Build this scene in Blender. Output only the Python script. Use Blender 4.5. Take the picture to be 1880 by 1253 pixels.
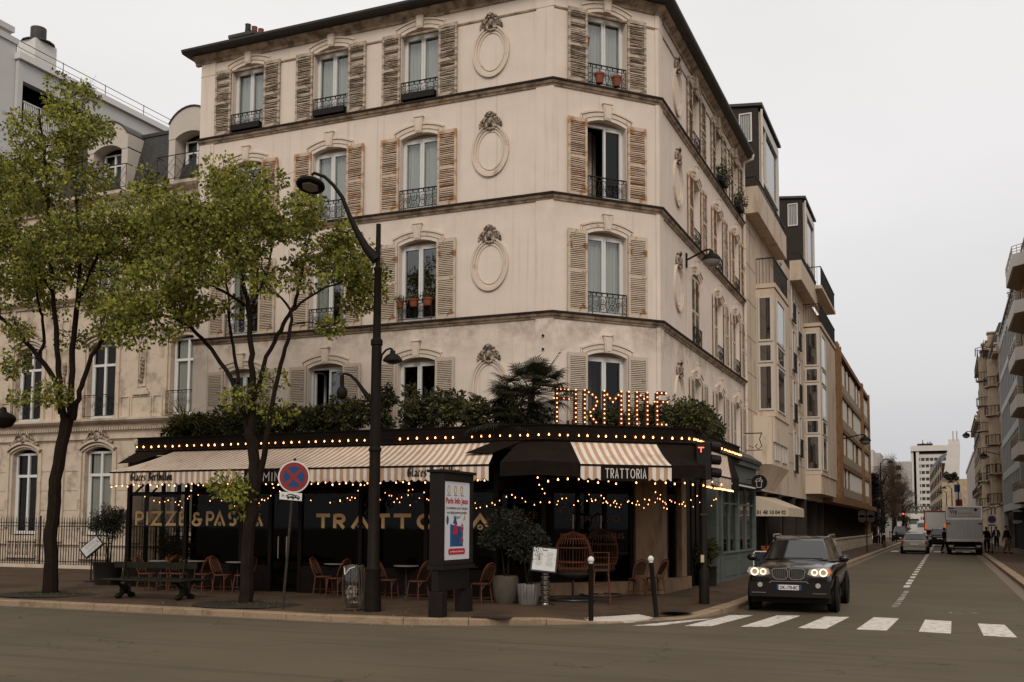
import bpy, bmesh, math, random
import numpy as np
from mathutils import Vector, Matrix
random.seed(7); RNG = np.random.default_rng(7)
S = bpy.context.scene
for o in list(bpy.data.objects): bpy.data.objects.remove(o)
COL = S.collection
R = math.radians
# ---------------------------------------------------------------- camera
TH, PITCH, ROLL, FPX, CY = .4013, .0767, -.0053, 1875.18, 191.745
CAM = np.array([8.921, -23.542, 1.93])
cd = bpy.data.cameras.new('camera'); cam = bpy.data.objects.new('camera', cd); COL.objects.link(cam)
_r = np.array([math.cos(TH), math.sin(TH), 0]); _f = np.array([-math.sin(TH), math.cos(TH), 0]); _u = np.array([0, 0, 1.])
_f2 = _f*math.cos(PITCH)+_u*math.sin(PITCH); _u2 = -_f*math.sin(PITCH)+_u*math.cos(PITCH)
_x = _r*math.cos(ROLL)-_u2*math.sin(ROLL); _y = _r*math.sin(ROLL)+_u2*math.cos(ROLL)
m = Matrix(((_x[0], _y[0], -_f2[0], CAM[0]), (_x[1], _y[1], -_f2[1], CAM[1]), (_x[2], _y[2], -_f2[2], CAM[2]), (0, 0, 0, 1)))
cam.matrix_world = m
cd.sensor_fit = 'HORIZONTAL'; cd.sensor_width = 36; cd.lens = FPX/1880*36; cd.shift_y = CY/1880
cd.clip_start = .1; cd.clip_end = 3000
S.camera = cam
# ---------------------------------------------------------------- world: overcast sky
W = bpy.data.worlds.new('World'); S.world = W; W.use_nodes = True
nt = W.node_tree; nt.nodes.clear()
out = nt.nodes.new('ShaderNodeOutputWorld'); bg = nt.nodes.new('ShaderNodeBackground')
sky = nt.nodes.new('ShaderNodeTexSky'); sky.sky_type = 'NISHITA'; sky.sun_disc = False
SUN_EL, SUN_AZ = R(38), R(158)
sky.sun_elevation = SUN_EL; sky.sun_rotation = SUN_AZ
tc = nt.nodes.new('ShaderNodeTexCoord'); sep = nt.nodes.new('ShaderNodeSeparateXYZ')
nt.links.new(tc.outputs['Generated'], sep.inputs[0])
ramp = nt.nodes.new('ShaderNodeValToRGB')
el = ramp.color_ramp.elements
SKYK = 1.0
el[0].position = 0; el[0].color = (5.3, 5.3, 5.55, 1)
el[1].position = 1; el[1].color = (9.6, 9.3, 9.0, 1)
for p_, c_ in ((.13, (6.8, 6.7, 6.75)), (.32, (8.75, 8.55, 8.5)), (.6, (9.3, 9.05, 8.8))):
    e_ = el.new(p_); e_.color = (*c_, 1)
nt.links.new(sep.outputs['Z'], ramp.inputs['Fac'])
nz = nt.nodes.new('ShaderNodeTexNoise'); nz.inputs['Scale'].default_value = 1.6; nz.inputs['Detail'].default_value = 5
mp = nt.nodes.new('ShaderNodeMapping'); mp.inputs['Scale'].default_value = (1, 1, 3.2)
nt.links.new(tc.outputs['Generated'], mp.inputs[0]); nt.links.new(mp.outputs[0], nz.inputs['Vector'])
mr = nt.nodes.new('ShaderNodeMapRange'); mr.inputs['From Min'].default_value = .3; mr.inputs['From Max'].default_value = .7
mr.inputs['To Min'].default_value = .93; mr.inputs['To Max'].default_value = 1.05
nt.links.new(nz.outputs['Fac'], mr.inputs['Value'])
mul = nt.nodes.new('ShaderNodeMix'); mul.data_type = 'RGBA'; mul.blend_type = 'MULTIPLY'; mul.inputs['Factor'].default_value = 1
nt.links.new(ramp.outputs[0], mul.inputs['A']); nt.links.new(mr.outputs[0], mul.inputs['B'])
mix = nt.nodes.new('ShaderNodeMix'); mix.data_type = 'RGBA'; mix.inputs['Factor'].default_value = .96
nt.links.new(sky.outputs[0], mix.inputs['A']); nt.links.new(mul.outputs['Result'], mix.inputs['B'])
nt.links.new(mix.outputs['Result'], bg.inputs['Color']); bg.inputs['Strength'].default_value = .1
nt.links.new(bg.outputs[0], out.inputs[0])
# ---------------------------------------------------------------- sun behind the clouds
sl = bpy.data.lights.new('sun', 'SUN'); sl.energy = 1.5; sl.angle = R(24); sl.color = (1, .93, .84)
sun = bpy.data.objects.new('sun', sl); COL.objects.link(sun)
_sd = Vector((math.sin(SUN_AZ)*math.cos(SUN_EL), math.cos(SUN_AZ)*math.cos(SUN_EL), math.sin(SUN_EL)))
sun.rotation_euler = (-_sd).to_track_quat('-Z', 'Y').to_euler()
S.view_settings.view_transform = 'Standard'; S.view_settings.look = 'None'
S.view_settings.exposure = 0; S.view_settings.gamma = 1; S.view_settings.use_curve_mapping = False
S.render.engine = 'CYCLES'
# ---------------------------------------------------------------- helpers
def ray(px, py):
    X = (px-940)/FPX; U = -(py-626.5-CY)/FPX
    d = _f2 + _x*X + _y*U
    return d
def PY(px, py, y): r = ray(px, py); return CAM+r*(y-CAM[1])/r[1]
def PX(px, py, x): r = ray(px, py); return CAM+r*(x-CAM[0])/r[0]
def PZ(px, py, z): r = ray(px, py); return CAM+r*(z-CAM[2])/r[2]
def gz(x, y):
    return .12+.02*min(max(min(y+6.3, 4.46-x), 0), 4)
def PG(px, py):
    z = .12
    for _ in range(6):
        p = PZ(px, py, z); z = gz(p[0], p[1])
    return p
def PF(px, py, base, off=0):
    """point on the vertical plane square to the view axis through base"""
    r = ray(px, py); b = np.array([base[0], base[1], 0])+_f*off
    t = ((b-CAM)@_f)/(r@_f); return CAM+r*t
def tag(o, label=None, cat=None, group=None, kind=None):
    if label: o['label'] = label
    if cat: o['category'] = cat
    if group: o['group'] = group
    if kind: o['kind'] = kind
    return o
def thing(name, label, cat, loc=(0, 0, 0), rz=0, group=None):
    o = bpy.data.objects.new(name, None); COL.objects.link(o)
    o.empty_display_size = .2
    o.location = loc; o.rotation_euler = (0, 0, rz)
    return tag(o, label, cat, group)
def copy_tree(o, parent=None):
    c = o.copy(); COL.objects.link(c); c.parent = parent
    for ch in o.children: copy_tree(ch, c)
    return c
def dup(o, loc, rz=0, label=None, group=None):
    c = copy_tree(o); c.location = loc; c.rotation_euler = (0, 0, rz)
    if label: c['label'] = label
    if group: c['group'] = group
    return c
class FR:
    def __init__(s, o=(0, 0, 0), sd=(1, 0, 0), nd=(0, 1, 0), up=(0, 0, 1)):
        s.o = np.array(o, float); s.a = np.array([sd, nd, up], float)
        s.flip = np.linalg.det(s.a) < 0
    def __call__(s, p): return s.o+np.asarray(p, float)@s.a
ID = FR()
class MB:
    """collects geometry in frame coordinates (s, n, z), links it as ONE mesh object"""
    def __init__(s, fr=ID): s.fr = fr; s.V = []; s.F = []; s.M = []; s.m = 0
    def add(s, vs, fs):
        b = len(s.V); s.V += [tuple(s.fr(v)) for v in vs]
        for f in fs:
            f = [b+i for i in f]
            s.F.append(f[::-1] if s.fr.flip else f); s.M.append(s.m)
        return s
    def box(s, a, b):
        (x0, y0, z0), (x1, y1, z1) = a, b
        if x0 > x1: x0, x1 = x1, x0
        if y0 > y1: y0, y1 = y1, y0
        if z0 > z1: z0, z1 = z1, z0
        return s.add([(x0, y0, z0), (x1, y0, z0), (x1, y1, z0), (x0, y1, z0), (x0, y0, z1), (x1, y0, z1), (x1, y1, z1), (x0, y1, z1)],
                     [(0, 3, 2, 1), (4, 5, 6, 7), (0, 1, 5, 4), (1, 2, 6, 5), (2, 3, 7, 6), (3, 0, 4, 7)])
    def bx(s, c, d, rz=0, rx=0, ry=0):
        M = Matrix.Rotation(rz, 3, 'Z')@Matrix.Rotation(ry, 3, 'Y')@Matrix.Rotation(rx, 3, 'X')
        vs = []
        for z in (-.5, .5):
            for x, y in ((-.5, -.5), (.5, -.5), (.5, .5), (-.5, .5)):
                v = M@Vector((x*d[0], y*d[1], z*d[2])); vs.append((v.x+c[0], v.y+c[1], v.z+c[2]))
        return s.add(vs, [(0, 3, 2, 1), (4, 5, 6, 7), (0, 1, 5, 4), (1, 2, 6, 5), (2, 3, 7, 6), (3, 0, 4, 7)])
    def quad(s, a, b, c, d): return s.add([a, b, c, d], [(0, 1, 2, 3)])
    def tube(s, pts, r, n=8, cap=True, closed=False):
        pts = [np.array(p, float) for p in pts]; k = len(pts)
        rr = [r]*k if not hasattr(r, '__len__') else list(r)
        vs = []; prev = None
        for i, p in enumerate(pts):
            if closed: t = pts[(i+1) % k]-pts[i-1]
            else: t = pts[min(i+1, k-1)]-pts[max(i-1, 0)]
            t = t/(np.linalg.norm(t)+1e-9)
            if prev is None:
                a = np.array([0, 0, 1.]) if abs(t[2]) < .9 else np.array([1., 0, 0])
                u = np.cross(t, a)
            else: u = prev-t*(prev@t)
            u /= np.linalg.norm(u)+1e-9; prev = u; w = np.cross(t, u)
            for j in range(n):
                an = 2*math.pi*j/n; vs.append(p+(u*math.cos(an)+w*math.sin(an))*rr[i])
        fs = []
        for i in range(k if closed else k-1):
            i2 = (i+1) % k
            for j in range(n): fs.append((i*n+j, i*n+(j+1) % n, i2*n+(j+1) % n, i2*n+j))
        if cap and not closed: fs += [tuple(range(n))[::-1], tuple((k-1)*n+j for j in range(n))]
        return s.add(vs, fs)
    def lathe(s, prof, c=(0, 0, 0), n=20, axis='z', a0=0, a1=2*math.pi):
        vs = []; full = abs(a1-a0-2*math.pi) < 1e-6; m = n if full else n+1
        for r_, z_ in prof:
            for j in range(m):
                a = a0+(a1-a0)*j/n; x, y = r_*math.cos(a), r_*math.sin(a)
                if axis == 'z': v = (x, y, z_)
                elif axis == 'y': v = (x, z_, y)
                else: v = (z_, x, y)
                vs.append((v[0]+c[0], v[1]+c[1], v[2]+c[2]))
        fs = []
        for i in range(len(prof)-1):
            for j in range(n):
                j2 = (j+1) % m; f = (i*m+j, i*m+j2, (i+1)*m+j2, (i+1)*m+j)
                fs.append(f[::-1] if axis == 'y' else f)
        return s.add(vs, fs)
    def prism(s, poly, n0, n1):
        """poly of (s,z), extruded from n0 to n1 along n"""
        k = len(poly)
        vs = [(a, n0, b) for a, b in poly]+[(a, n1, b) for a, b in poly]
        fs = [tuple(range(k)), tuple(range(2*k-1, k-1, -1))]+[(i, i+k, (i+1) % k+k, (i+1) % k) for i in range(k)]
        return s.add(vs, fs)
    def slab(s, poly, z0, z1):
        k = len(poly)
        vs = [(a, b, z0) for a, b in poly]+[(a, b, z1) for a, b in poly]
        fs = [tuple(range(k))[::-1], tuple(range(k, 2*k))]+[(i, (i+1) % k, (i+1) % k+k, i+k) for i in range(k)]
        return s.add(vs, fs)
    def ell(s, c, r, nu=10, nv=7):
        vs = []; fs = []
        for i in range(nv+1):
            ph = math.pi*i/nv
            for j in range(nu):
                a = 2*math.pi*j/nu; vs.append((c[0]+r[0]*math.sin(ph)*math.cos(a), c[1]+r[1]*math.sin(ph)*math.sin(a), c[2]-r[2]*math.cos(ph)))
        for i in range(nv):
            for j in range(nu): fs.append((i*nu+j, i*nu+(j+1) % nu, (i+1)*nu+(j+1) % nu, (i+1)*nu+j))
        return s.add(vs, fs)
    def strip(s, pts, t, n0, n1, closed=False):
        """mitred ribbon of width t in the (s,z) plane, thick from n0 to n1"""
        P = [np.array(p, float) for p in pts]; k = len(P); L = []; Rr = []
        for i in range(k):
            a = P[i]-P[i-1] if (i > 0 or closed) else None
            b = P[(i+1) % k]-P[i] if (i < k-1 or closed) else None
            if a is None: a = b
            if b is None: b = a
            a = a/np.linalg.norm(a); b = b/np.linalg.norm(b)
            na = np.array([-a[1], a[0]]); nb = np.array([-b[1], b[0]]); mm = na+nb; mm /= np.linalg.norm(mm)+1e-9
            w = t/2/max(mm@na, .35); L.append(P[i]+mm*w); Rr.append(P[i]-mm*w)
        vs = [(p[0], n0, p[1]) for p in L]+[(p[0], n0, p[1]) for p in Rr]+[(p[0], n1, p[1]) for p in L]+[(p[0], n1, p[1]) for p in Rr]
        fs = []
        for i in range(k if closed else k-1):
            j = (i+1) % k
            fs += [(i, j, k+j, k+i), (2*k+i, 3*k+i, 3*k+j, 2*k+j), (i, 2*k+i, 2*k+j, j), (k+i, k+j, 3*k+j, 3*k+i)]
        if not closed: fs += [(0, k, 3*k, 2*k), (k-1, 3*k-1, 4*k-1, 2*k-1)]
        return s.add(vs, fs)
    def build(s, name, mats, parent=None, smooth=False, bevel=0):
        me = bpy.data.meshes.new(name); me.from_pydata(s.V, [], s.F)
        if not isinstance(mats, (list, tuple)): mats = [mats]
        for m_ in mats: me.materials.append(m_)
        if len(mats) > 1: me.polygons.foreach_set('material_index', s.M)
        if smooth:
            me.polygons.foreach_set('use_smooth', [True]*len(me.polygons))
            me.set_sharp_from_angle(angle=R(38))
        me.update()
        o = bpy.data.objects.new(name, me); COL.objects.link(o)
        if parent is not None: o.parent = parent
        if bevel:
            b = o.modifiers.new('bevel', 'BEVEL'); b.width = bevel; b.segments = 2; b.limit_method = 'ANGLE'
        return o
def struct(name, mb, mat, **k):
    o = mb.build(name, mat, **k); o['kind'] = 'structure'; return o
def sweep(path, prof, fr=ID, closed_prof=True):
    """profile of (n,z) swept along plan polyline path (x,y); n points to the right of travel"""
    mb = MB(fr); P = [np.array(p, float) for p in path]; k = len(P); q = len(prof)
    vs = []
    for i in range(k):
        a = P[i]-P[i-1] if i else P[1]-P[0]; b = P[i+1]-P[i] if i < k-1 else a
        a = a/np.linalg.norm(a); b = b/np.linalg.norm(b)
        na = np.array([a[1], -a[0]]); nb = np.array([b[1], -b[0]]); mm = na+nb; mm /= np.linalg.norm(mm)
        w = 1/(mm@na)
        for n_, z_ in prof: p = P[i]+mm*w*n_; vs.append((p[0], p[1], z_))
    fs = []
    for i in range(k-1):
        for j in range(q if closed_prof else q-1):
            j2 = (j+1) % q; fs.append((i*q+j, (i+1)*q+j, (i+1)*q+j2, i*q+j2))
    if closed_prof: fs += [tuple(range(q)), tuple((k-1)*q+j for j in range(q))[::-1]]
    mb.add(vs, fs); return mb
def wmat(o):
    return o.matrix_basis.copy() if o.parent is None else wmat(o.parent)@o.matrix_parent_inverse@o.matrix_basis
def setp(o, parent):
    o.parent = parent; o.matrix_parent_inverse = wmat(parent).inverted(); return o
# ---------------------------------------------------------------- materials
def nn(t, kind, **k):
    n = t.nodes.new(kind)
    for a, b in k.items(): setattr(n, a, b)
    return n
def pm(name, col, rough=.7, metal=0, var=.15, scale=3, bump=0, bscale=40, col2=None, f2=(.5, .65), s2=2, spec=.22, stretch=None, emis=None, es=0, alpha=1, d2=5):
    """principled material: base colour with fine variation, an optional second colour in noise patches, bump"""
    m = bpy.data.materials.new(name); m.use_nodes = True; t = m.node_tree
    b = t.nodes['Principled BSDF']
    b.inputs['Roughness'].default_value = rough; b.inputs['Metallic'].default_value = metal
    b.inputs['Specular IOR Level'].default_value = spec
    L = t.links
    tc = nn(t, 'ShaderNodeTexCoord'); src = tc.outputs['Object']
    if stretch:
        mp = nn(t, 'ShaderNodeMapping'); mp.inputs['Scale'].default_value = stretch; L.new(src, mp.inputs[0]); src = mp.outputs[0]
    cur = None
    if var:
        n1 = nn(t, 'ShaderNodeTexNoise'); n1.inputs['Scale'].default_value = scale; n1.inputs['Detail'].default_value = 6; n1.inputs['Roughness'].default_value = .6
        L.new(src, n1.inputs['Vector'])
        r1 = nn(t, 'ShaderNodeMapRange'); r1.inputs['From Min'].default_value = .25; r1.inputs['From Max'].default_value = .75
        r1.inputs['To Min'].default_value = 1-var; r1.inputs['To Max'].default_value = 1+var
        L.new(n1.outputs['Fac'], r1.inputs['Value'])
        mx = nn(t, 'ShaderNodeVectorMath', operation='SCALE'); mx.inputs[0].default_value = col; L.new(r1.outputs[0], mx.inputs['Scale'])
        cur = mx.outputs[0]
    if col2:
        n2 = nn(t, 'ShaderNodeTexNoise'); n2.inputs['Scale'].default_value = s2; n2.inputs['Detail'].default_value = d2; n2.inputs['Roughness'].default_value = .65
        L.new(src, n2.inputs['Vector'])
        r2 = nn(t, 'ShaderNodeMapRange'); r2.inputs['From Min'].default_value = f2[0]; r2.inputs['From Max'].default_value = f2[1]
        L.new(n2.outputs['Fac'], r2.inputs['Value'])
        mm = nn(t, 'ShaderNodeMix', data_type='RGBA')
        L.new(r2.outputs[0], mm.inputs['Factor'])
        if cur: L.new(cur, mm.inputs['A'])
        else: mm.inputs['A'].default_value = (*col, 1)
        mm.inputs['B'].default_value = (*col2, 1); cur = mm.outputs['Result']
    if cur: L.new(cur, b.inputs['Base Color'])
    else: b.inputs['Base Color'].default_value = (*col, 1)
    if bump:
        n3 = nn(t, 'ShaderNodeTexNoise'); n3.inputs['Scale'].default_value = bscale; n3.inputs['Detail'].default_value = 4
        L.new(src, n3.inputs['Vector'])
        bb = nn(t, 'ShaderNodeBump'); bb.inputs['Strength'].default_value = bump; bb.inputs['Distance'].default_value = .02
        L.new(n3.outputs['Fac'], bb.inputs['Height']); L.new(bb.outputs[0], b.inputs['Normal'])
    if emis: b.inputs['Emission Color'].default_value = (*emis, 1); b.inputs['Emission Strength'].default_value = es
    m['p'] = 1
    return m
def glassmat(name, tint=(.75, .8, .78), base=.12, ior=1.5, bmp=.12):
    """window glass: fresnel reflection over a darkened see-through pane"""
    m = bpy.data.materials.new(name); m.use_nodes = True; t = m.node_tree; t.nodes.clear(); L = t.links
    o = nn(t, 'ShaderNodeOutputMaterial'); g = nn(t, 'ShaderNodeBsdfGlossy'); g.inputs['Roughness'].default_value = .03
    tr = nn(t, 'ShaderNodeBsdfTransparent'); tr.inputs[0].default_value = (*tint, 1)
    F0 = ((ior-1)/(ior+1))**2+base; lw = nn(t, 'ShaderNodeLayerWeight'); lw.inputs['Blend'].default_value = .5; fz = nn(t, 'ShaderNodeMath', operation='POWER'); L.new(lw.outputs['Facing'], fz.inputs[0]); fz.inputs[1].default_value = 4.5
    ad = nn(t, 'ShaderNodeMath', operation='MULTIPLY_ADD'); ad.inputs[1].default_value = 1-F0; ad.inputs[2].default_value = F0; ad.use_clamp = True
    n = nn(t, 'ShaderNodeTexNoise'); n.inputs['Scale'].default_value = 1.1; tc = nn(t, 'ShaderNodeTexCoord'); L.new(tc.outputs['Object'], n.inputs['Vector'])
    bu = nn(t, 'ShaderNodeBump'); bu.inputs['Strength'].default_value = bmp; bu.inputs['Distance'].default_value = .03; L.new(n.outputs['Fac'], bu.inputs['Height'])
    L.new(bu.outputs[0], g.inputs['Normal'])
    mx = nn(t, 'ShaderNodeMixShader'); L.new(fz.outputs[0], ad.inputs[0]); L.new(ad.outputs[0], mx.inputs[0]); L.new(tr.outputs[0], mx.inputs[1]); L.new(g.outputs[0], mx.inputs[2])
    L.new(mx.outputs[0], o.inputs[0]); return m
# ---------------------------------------------------------------- shared materials
M = {}
def cracked(m, sc=.8, w=.012, col=(.014, .009, .005)):
    t = m.node_tree; L = t.links; b = t.nodes['Principled BSDF']; cur = b.inputs['Base Color'].links[0].from_socket; tc = nn(t, 'ShaderNodeTexCoord')
    v = nn(t, 'ShaderNodeTexVoronoi'); v.feature = 'DISTANCE_TO_EDGE'; v.inputs['Scale'].default_value = sc; n = nn(t, 'ShaderNodeTexNoise'); n.inputs['Scale'].default_value = 1.2; n.inputs['Detail'].default_value = 6; L.new(tc.outputs['Object'], n.inputs['Vector'])
    ad = nn(t, 'ShaderNodeVectorMath', operation='MULTIPLY_ADD'); L.new(n.outputs['Color'], ad.inputs[0]); ad.inputs[1].default_value = (.7, .7, 0); L.new(tc.outputs['Object'], ad.inputs[2]); L.new(ad.outputs[0], v.inputs['Vector'])
    r = nn(t, 'ShaderNodeMapRange'); r.inputs['From Max'].default_value = w; r.inputs['To Min'].default_value = .8; r.inputs['To Max'].default_value = 0; L.new(v.outputs['Distance'], r.inputs['Value'])
    n2 = nn(t, 'ShaderNodeTexNoise'); n2.inputs['Scale'].default_value = .45; L.new(tc.outputs['Object'], n2.inputs['Vector']); g = nn(t, 'ShaderNodeMapRange'); g.inputs['From Min'].default_value = .48; g.inputs['From Max'].default_value = .54; L.new(n2.outputs['Fac'], g.inputs['Value'])
    mu = nn(t, 'ShaderNodeMath', operation='MULTIPLY'); L.new(r.outputs[0], mu.inputs[0]); L.new(g.outputs[0], mu.inputs[1]); x = nn(t, 'ShaderNodeMix', data_type='RGBA'); L.new(mu.outputs[0], x.inputs['Factor']); L.new(cur, x.inputs['A']); x.inputs['B'].default_value = (*col, 1)
    L.new(x.outputs['Result'], b.inputs['Base Color']); return m
def asphalt():
    m = pm('asphalt', (.108, .085, .055), .9, var=.22, scale=230, bump=.35, bscale=260, spec=.2)
    t = m.node_tree; L = t.links; b = t.nodes['Principled BSDF']; cur = b.inputs['Base Color'].links[0].from_socket; tc = nn(t, 'ShaderNodeTexCoord')
    def layer(cur, scale, sc, lo, hi, col, fac, detail=8, mode='MIX'):
        mp = nn(t, 'ShaderNodeMapping'); mp.inputs['Scale'].default_value = scale; L.new(tc.outputs['Object'], mp.inputs[0]); n = nn(t, 'ShaderNodeTexNoise'); n.inputs['Scale'].default_value = sc; n.inputs['Detail'].default_value = detail; n.inputs['Roughness'].default_value = .62; L.new(mp.outputs[0], n.inputs['Vector'])
        r = nn(t, 'ShaderNodeMapRange'); r.inputs['From Min'].default_value = lo; r.inputs['From Max'].default_value = hi; r.inputs['To Max'].default_value = fac; L.new(n.outputs['Fac'], r.inputs['Value'])
        x = nn(t, 'ShaderNodeMix', data_type='RGBA'); L.new(r.outputs[0], x.inputs['Factor']); L.new(cur, x.inputs['A']); x.inputs['B'].default_value = (*col, 1); return x.outputs['Result']
    cur = layer(cur, (1, 1, 1), .22, .42, .62, (.084, .065, .041), .8)            # broad patches
    cur = layer(cur, (.10, 2.2, 1), 1.1, .5, .7, (.068, .053, .034), .85)           # tyre wear along the avenue
    cur = layer(cur, (.12, 3.5, 1), 2.6, .56, .72, (.135, .105, .068), .5)          # pale dusty streaks
    cur = layer(cur, (1, 1, 1), 60, .58, .72, (.20, .16, .11), .45, 3)              # light aggregate
    cur = layer(cur, (1, 1, 1), 42, .60, .70, (.04, .03, .02), .5, 3)
    v = nn(t, 'ShaderNodeTexVoronoi'); v.feature = 'DISTANCE_TO_EDGE'; v.inputs['Scale'].default_value = .28; n = nn(t, 'ShaderNodeTexNoise'); n.inputs['Scale'].default_value = 1.5; n.inputs['Detail'].default_value = 7; L.new(tc.outputs['Object'], n.inputs['Vector'])
    ad = nn(t, 'ShaderNodeVectorMath', operation='MULTIPLY_ADD'); L.new(n.outputs['Color'], ad.inputs[0]); ad.inputs[1].default_value = (1.3, 1.3, 0); L.new(tc.outputs['Object'], ad.inputs[2]); L.new(ad.outputs[0], v.inputs['Vector'])
    r = nn(t, 'ShaderNodeMapRange'); r.inputs['From Min'].default_value = .0; r.inputs['From Max'].default_value = .006; r.inputs['To Min'].default_value = .75; r.inputs['To Max'].default_value = 0; L.new(v.outputs['Distance'], r.inputs['Value'])
    n2 = nn(t, 'ShaderNodeTexNoise'); n2.inputs['Scale'].default_value = .3; L.new(tc.outputs['Object'], n2.inputs['Vector']); g = nn(t, 'ShaderNodeMapRange'); g.inputs['From Min'].default_value = .5; g.inputs['From Max'].default_value = .56; L.new(n2.outputs['Fac'], g.inputs['Value'])
    mu = nn(t, 'ShaderNodeMath', operation='MULTIPLY'); L.new(r.outputs[0], mu.inputs[0]); L.new(g.outputs[0], mu.inputs[1]); x = nn(t, 'ShaderNodeMix', data_type='RGBA'); L.new(mu.outputs[0], x.inputs['Factor']); L.new(cur, x.inputs['A']); x.inputs['B'].default_value = (.022, .016, .010, 1)
    L.new(x.outputs['Result'], b.inputs['Base Color']); return m
def wallmat():
    m = pm('stucco', (.665, .555, .465), .85, var=.07, scale=1.2, bump=.25, bscale=60)
    t = m.node_tree; L = t.links; b = t.nodes['Principled BSDF']
    cur = b.inputs['Base Color'].links[0].from_socket
    tc = nn(t, 'ShaderNodeTexCoord'); sep = nn(t, 'ShaderNodeSeparateXYZ'); L.new(tc.outputs['Object'], sep.inputs[0])
    # soot lodged in ragged patches below the string courses, thin vertical runs; the lowest band also puts storey shade into the colour
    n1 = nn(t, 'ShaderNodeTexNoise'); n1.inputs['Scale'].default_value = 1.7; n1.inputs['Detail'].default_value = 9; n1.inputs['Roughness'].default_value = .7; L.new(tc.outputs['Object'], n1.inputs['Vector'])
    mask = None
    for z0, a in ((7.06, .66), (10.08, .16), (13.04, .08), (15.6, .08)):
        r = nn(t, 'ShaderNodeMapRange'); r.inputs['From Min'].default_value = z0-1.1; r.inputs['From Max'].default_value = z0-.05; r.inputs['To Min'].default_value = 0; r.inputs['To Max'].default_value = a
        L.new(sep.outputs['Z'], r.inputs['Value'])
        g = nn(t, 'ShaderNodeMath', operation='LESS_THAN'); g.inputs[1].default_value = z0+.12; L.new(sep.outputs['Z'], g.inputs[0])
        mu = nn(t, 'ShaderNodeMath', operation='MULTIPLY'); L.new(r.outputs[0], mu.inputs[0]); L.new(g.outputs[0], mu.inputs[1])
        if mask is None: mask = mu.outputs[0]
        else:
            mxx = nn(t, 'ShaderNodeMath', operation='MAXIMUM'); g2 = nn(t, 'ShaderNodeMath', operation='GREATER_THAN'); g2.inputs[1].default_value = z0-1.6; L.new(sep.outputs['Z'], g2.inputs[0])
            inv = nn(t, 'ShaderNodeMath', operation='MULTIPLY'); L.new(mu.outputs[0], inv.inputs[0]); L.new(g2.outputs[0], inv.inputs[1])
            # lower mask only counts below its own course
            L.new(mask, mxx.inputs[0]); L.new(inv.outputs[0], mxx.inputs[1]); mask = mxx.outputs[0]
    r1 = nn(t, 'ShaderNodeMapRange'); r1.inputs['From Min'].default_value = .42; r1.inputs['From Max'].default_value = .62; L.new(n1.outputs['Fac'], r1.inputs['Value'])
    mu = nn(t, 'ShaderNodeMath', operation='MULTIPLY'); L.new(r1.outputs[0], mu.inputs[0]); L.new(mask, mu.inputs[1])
    # vertical streaks everywhere, faint
    mp = nn(t, 'ShaderNodeMapping'); mp.inputs['Scale'].default_value = (5, 5, .18); L.new(tc.outputs['Object'], mp.inputs[0])
    n2 = nn(t, 'ShaderNodeTexNoise'); n2.inputs['Scale'].default_value = 1.6; n2.inputs['Detail'].default_value = 7; L.new(mp.outputs[0], n2.inputs['Vector'])
    r2 = nn(t, 'ShaderNodeMapRange'); r2.inputs['From Min'].default_value = .56; r2.inputs['From Max'].default_value = .8; r2.inputs['To Max'].default_value = .35; L.new(n2.outputs['Fac'], r2.inputs['Value'])
    ad = nn(t, 'ShaderNodeMath', operation='MAXIMUM'); L.new(mu.outputs[0], ad.inputs[0]); L.new(r2.outputs[0], ad.inputs[1])
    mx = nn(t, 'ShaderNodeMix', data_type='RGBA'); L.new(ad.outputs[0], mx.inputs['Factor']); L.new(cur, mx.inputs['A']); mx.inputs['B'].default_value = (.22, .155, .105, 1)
    L.new(mx.outputs['Result'], b.inputs['Base Color'])
    return m
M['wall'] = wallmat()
M['trim'] = pm('stucco_trim', (.60, .49, .39), .85, var=.1, scale=2, bump=.2, col2=(.25, .185, .135), f2=(.55, .75), s2=3)
M['course'] = pm('course_stone', (.40, .30, .215), .85, var=.15, scale=2, bump=.2, col2=(.15, .105, .072), f2=(.42, .64), s2=3.5)
M['flash'] = pm('weathered_zinc_flashing', (.032, .023, .017), .8, var=.4, scale=4, col2=(.16, .12, .085), f2=(.68, .74), s2=7, spec=.1)
M['relief'] = pm('sooty_relief', (.40, .315, .235), .85, var=.3, scale=6, bump=.5, col2=(.09, .065, .045), f2=(.42, .58), s2=9)
M['zinc'] = pm('dark_zinc', (.055, .05, .046), .55, metal=.3, var=.2, scale=2)
M['pvc'] = pm('white_frame', (.62, .60, .57), .45, var=.05, scale=5)
M['soffit'] = pm('reveal_panel', (.33, .24, .17), .8, var=.15, scale=4)
M['iron'] = pm('black_iron', (.011, .008, .006), .55, var=.2, scale=10, spec=.25)
M['glass'] = glassmat('window_glass', (.8, .83, .8), .12, 1.5, .03)
M['darkglass'] = glassmat('shop_glass', (.42, .40, .37), .0, 1.28, .03)
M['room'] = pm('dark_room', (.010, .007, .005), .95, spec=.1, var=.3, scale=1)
M['curtain'] = pm('net_curtain', (.40, .40, .375), .9, var=.08, scale=2)
M['cream'] = pm('peeling_cream_paint', (.51, .41, .31), .75, var=.1, scale=6, bump=.4, bscale=30, col2=(.27, .13, .065), f2=(.56, .63), s2=5, d2=9)
M['grey'] = pm('weathered_shutter_wood', (.47, .375, .285), .85, var=.15, scale=7, bump=.5, bscale=30, col2=(.19, .145, .105), f2=(.46, .58), s2=4, stretch=(1, 1, 3), d2=9)
M['rust'] = pm('peeling_orange_cream', (.52, .395, .295), .8, var=.15, scale=5, bump=.4, bscale=30, col2=(.36, .19, .095), f2=(.5, .6), s2=4.5, d2=9)
M['pale'] = pm('pale_shutter_paint', (.48, .395, .31), .75, var=.1, scale=6, bump=.3, col2=(.3, .22, .16), f2=(.62, .7), s2=6)
M['asphalt'] = asphalt()
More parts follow.
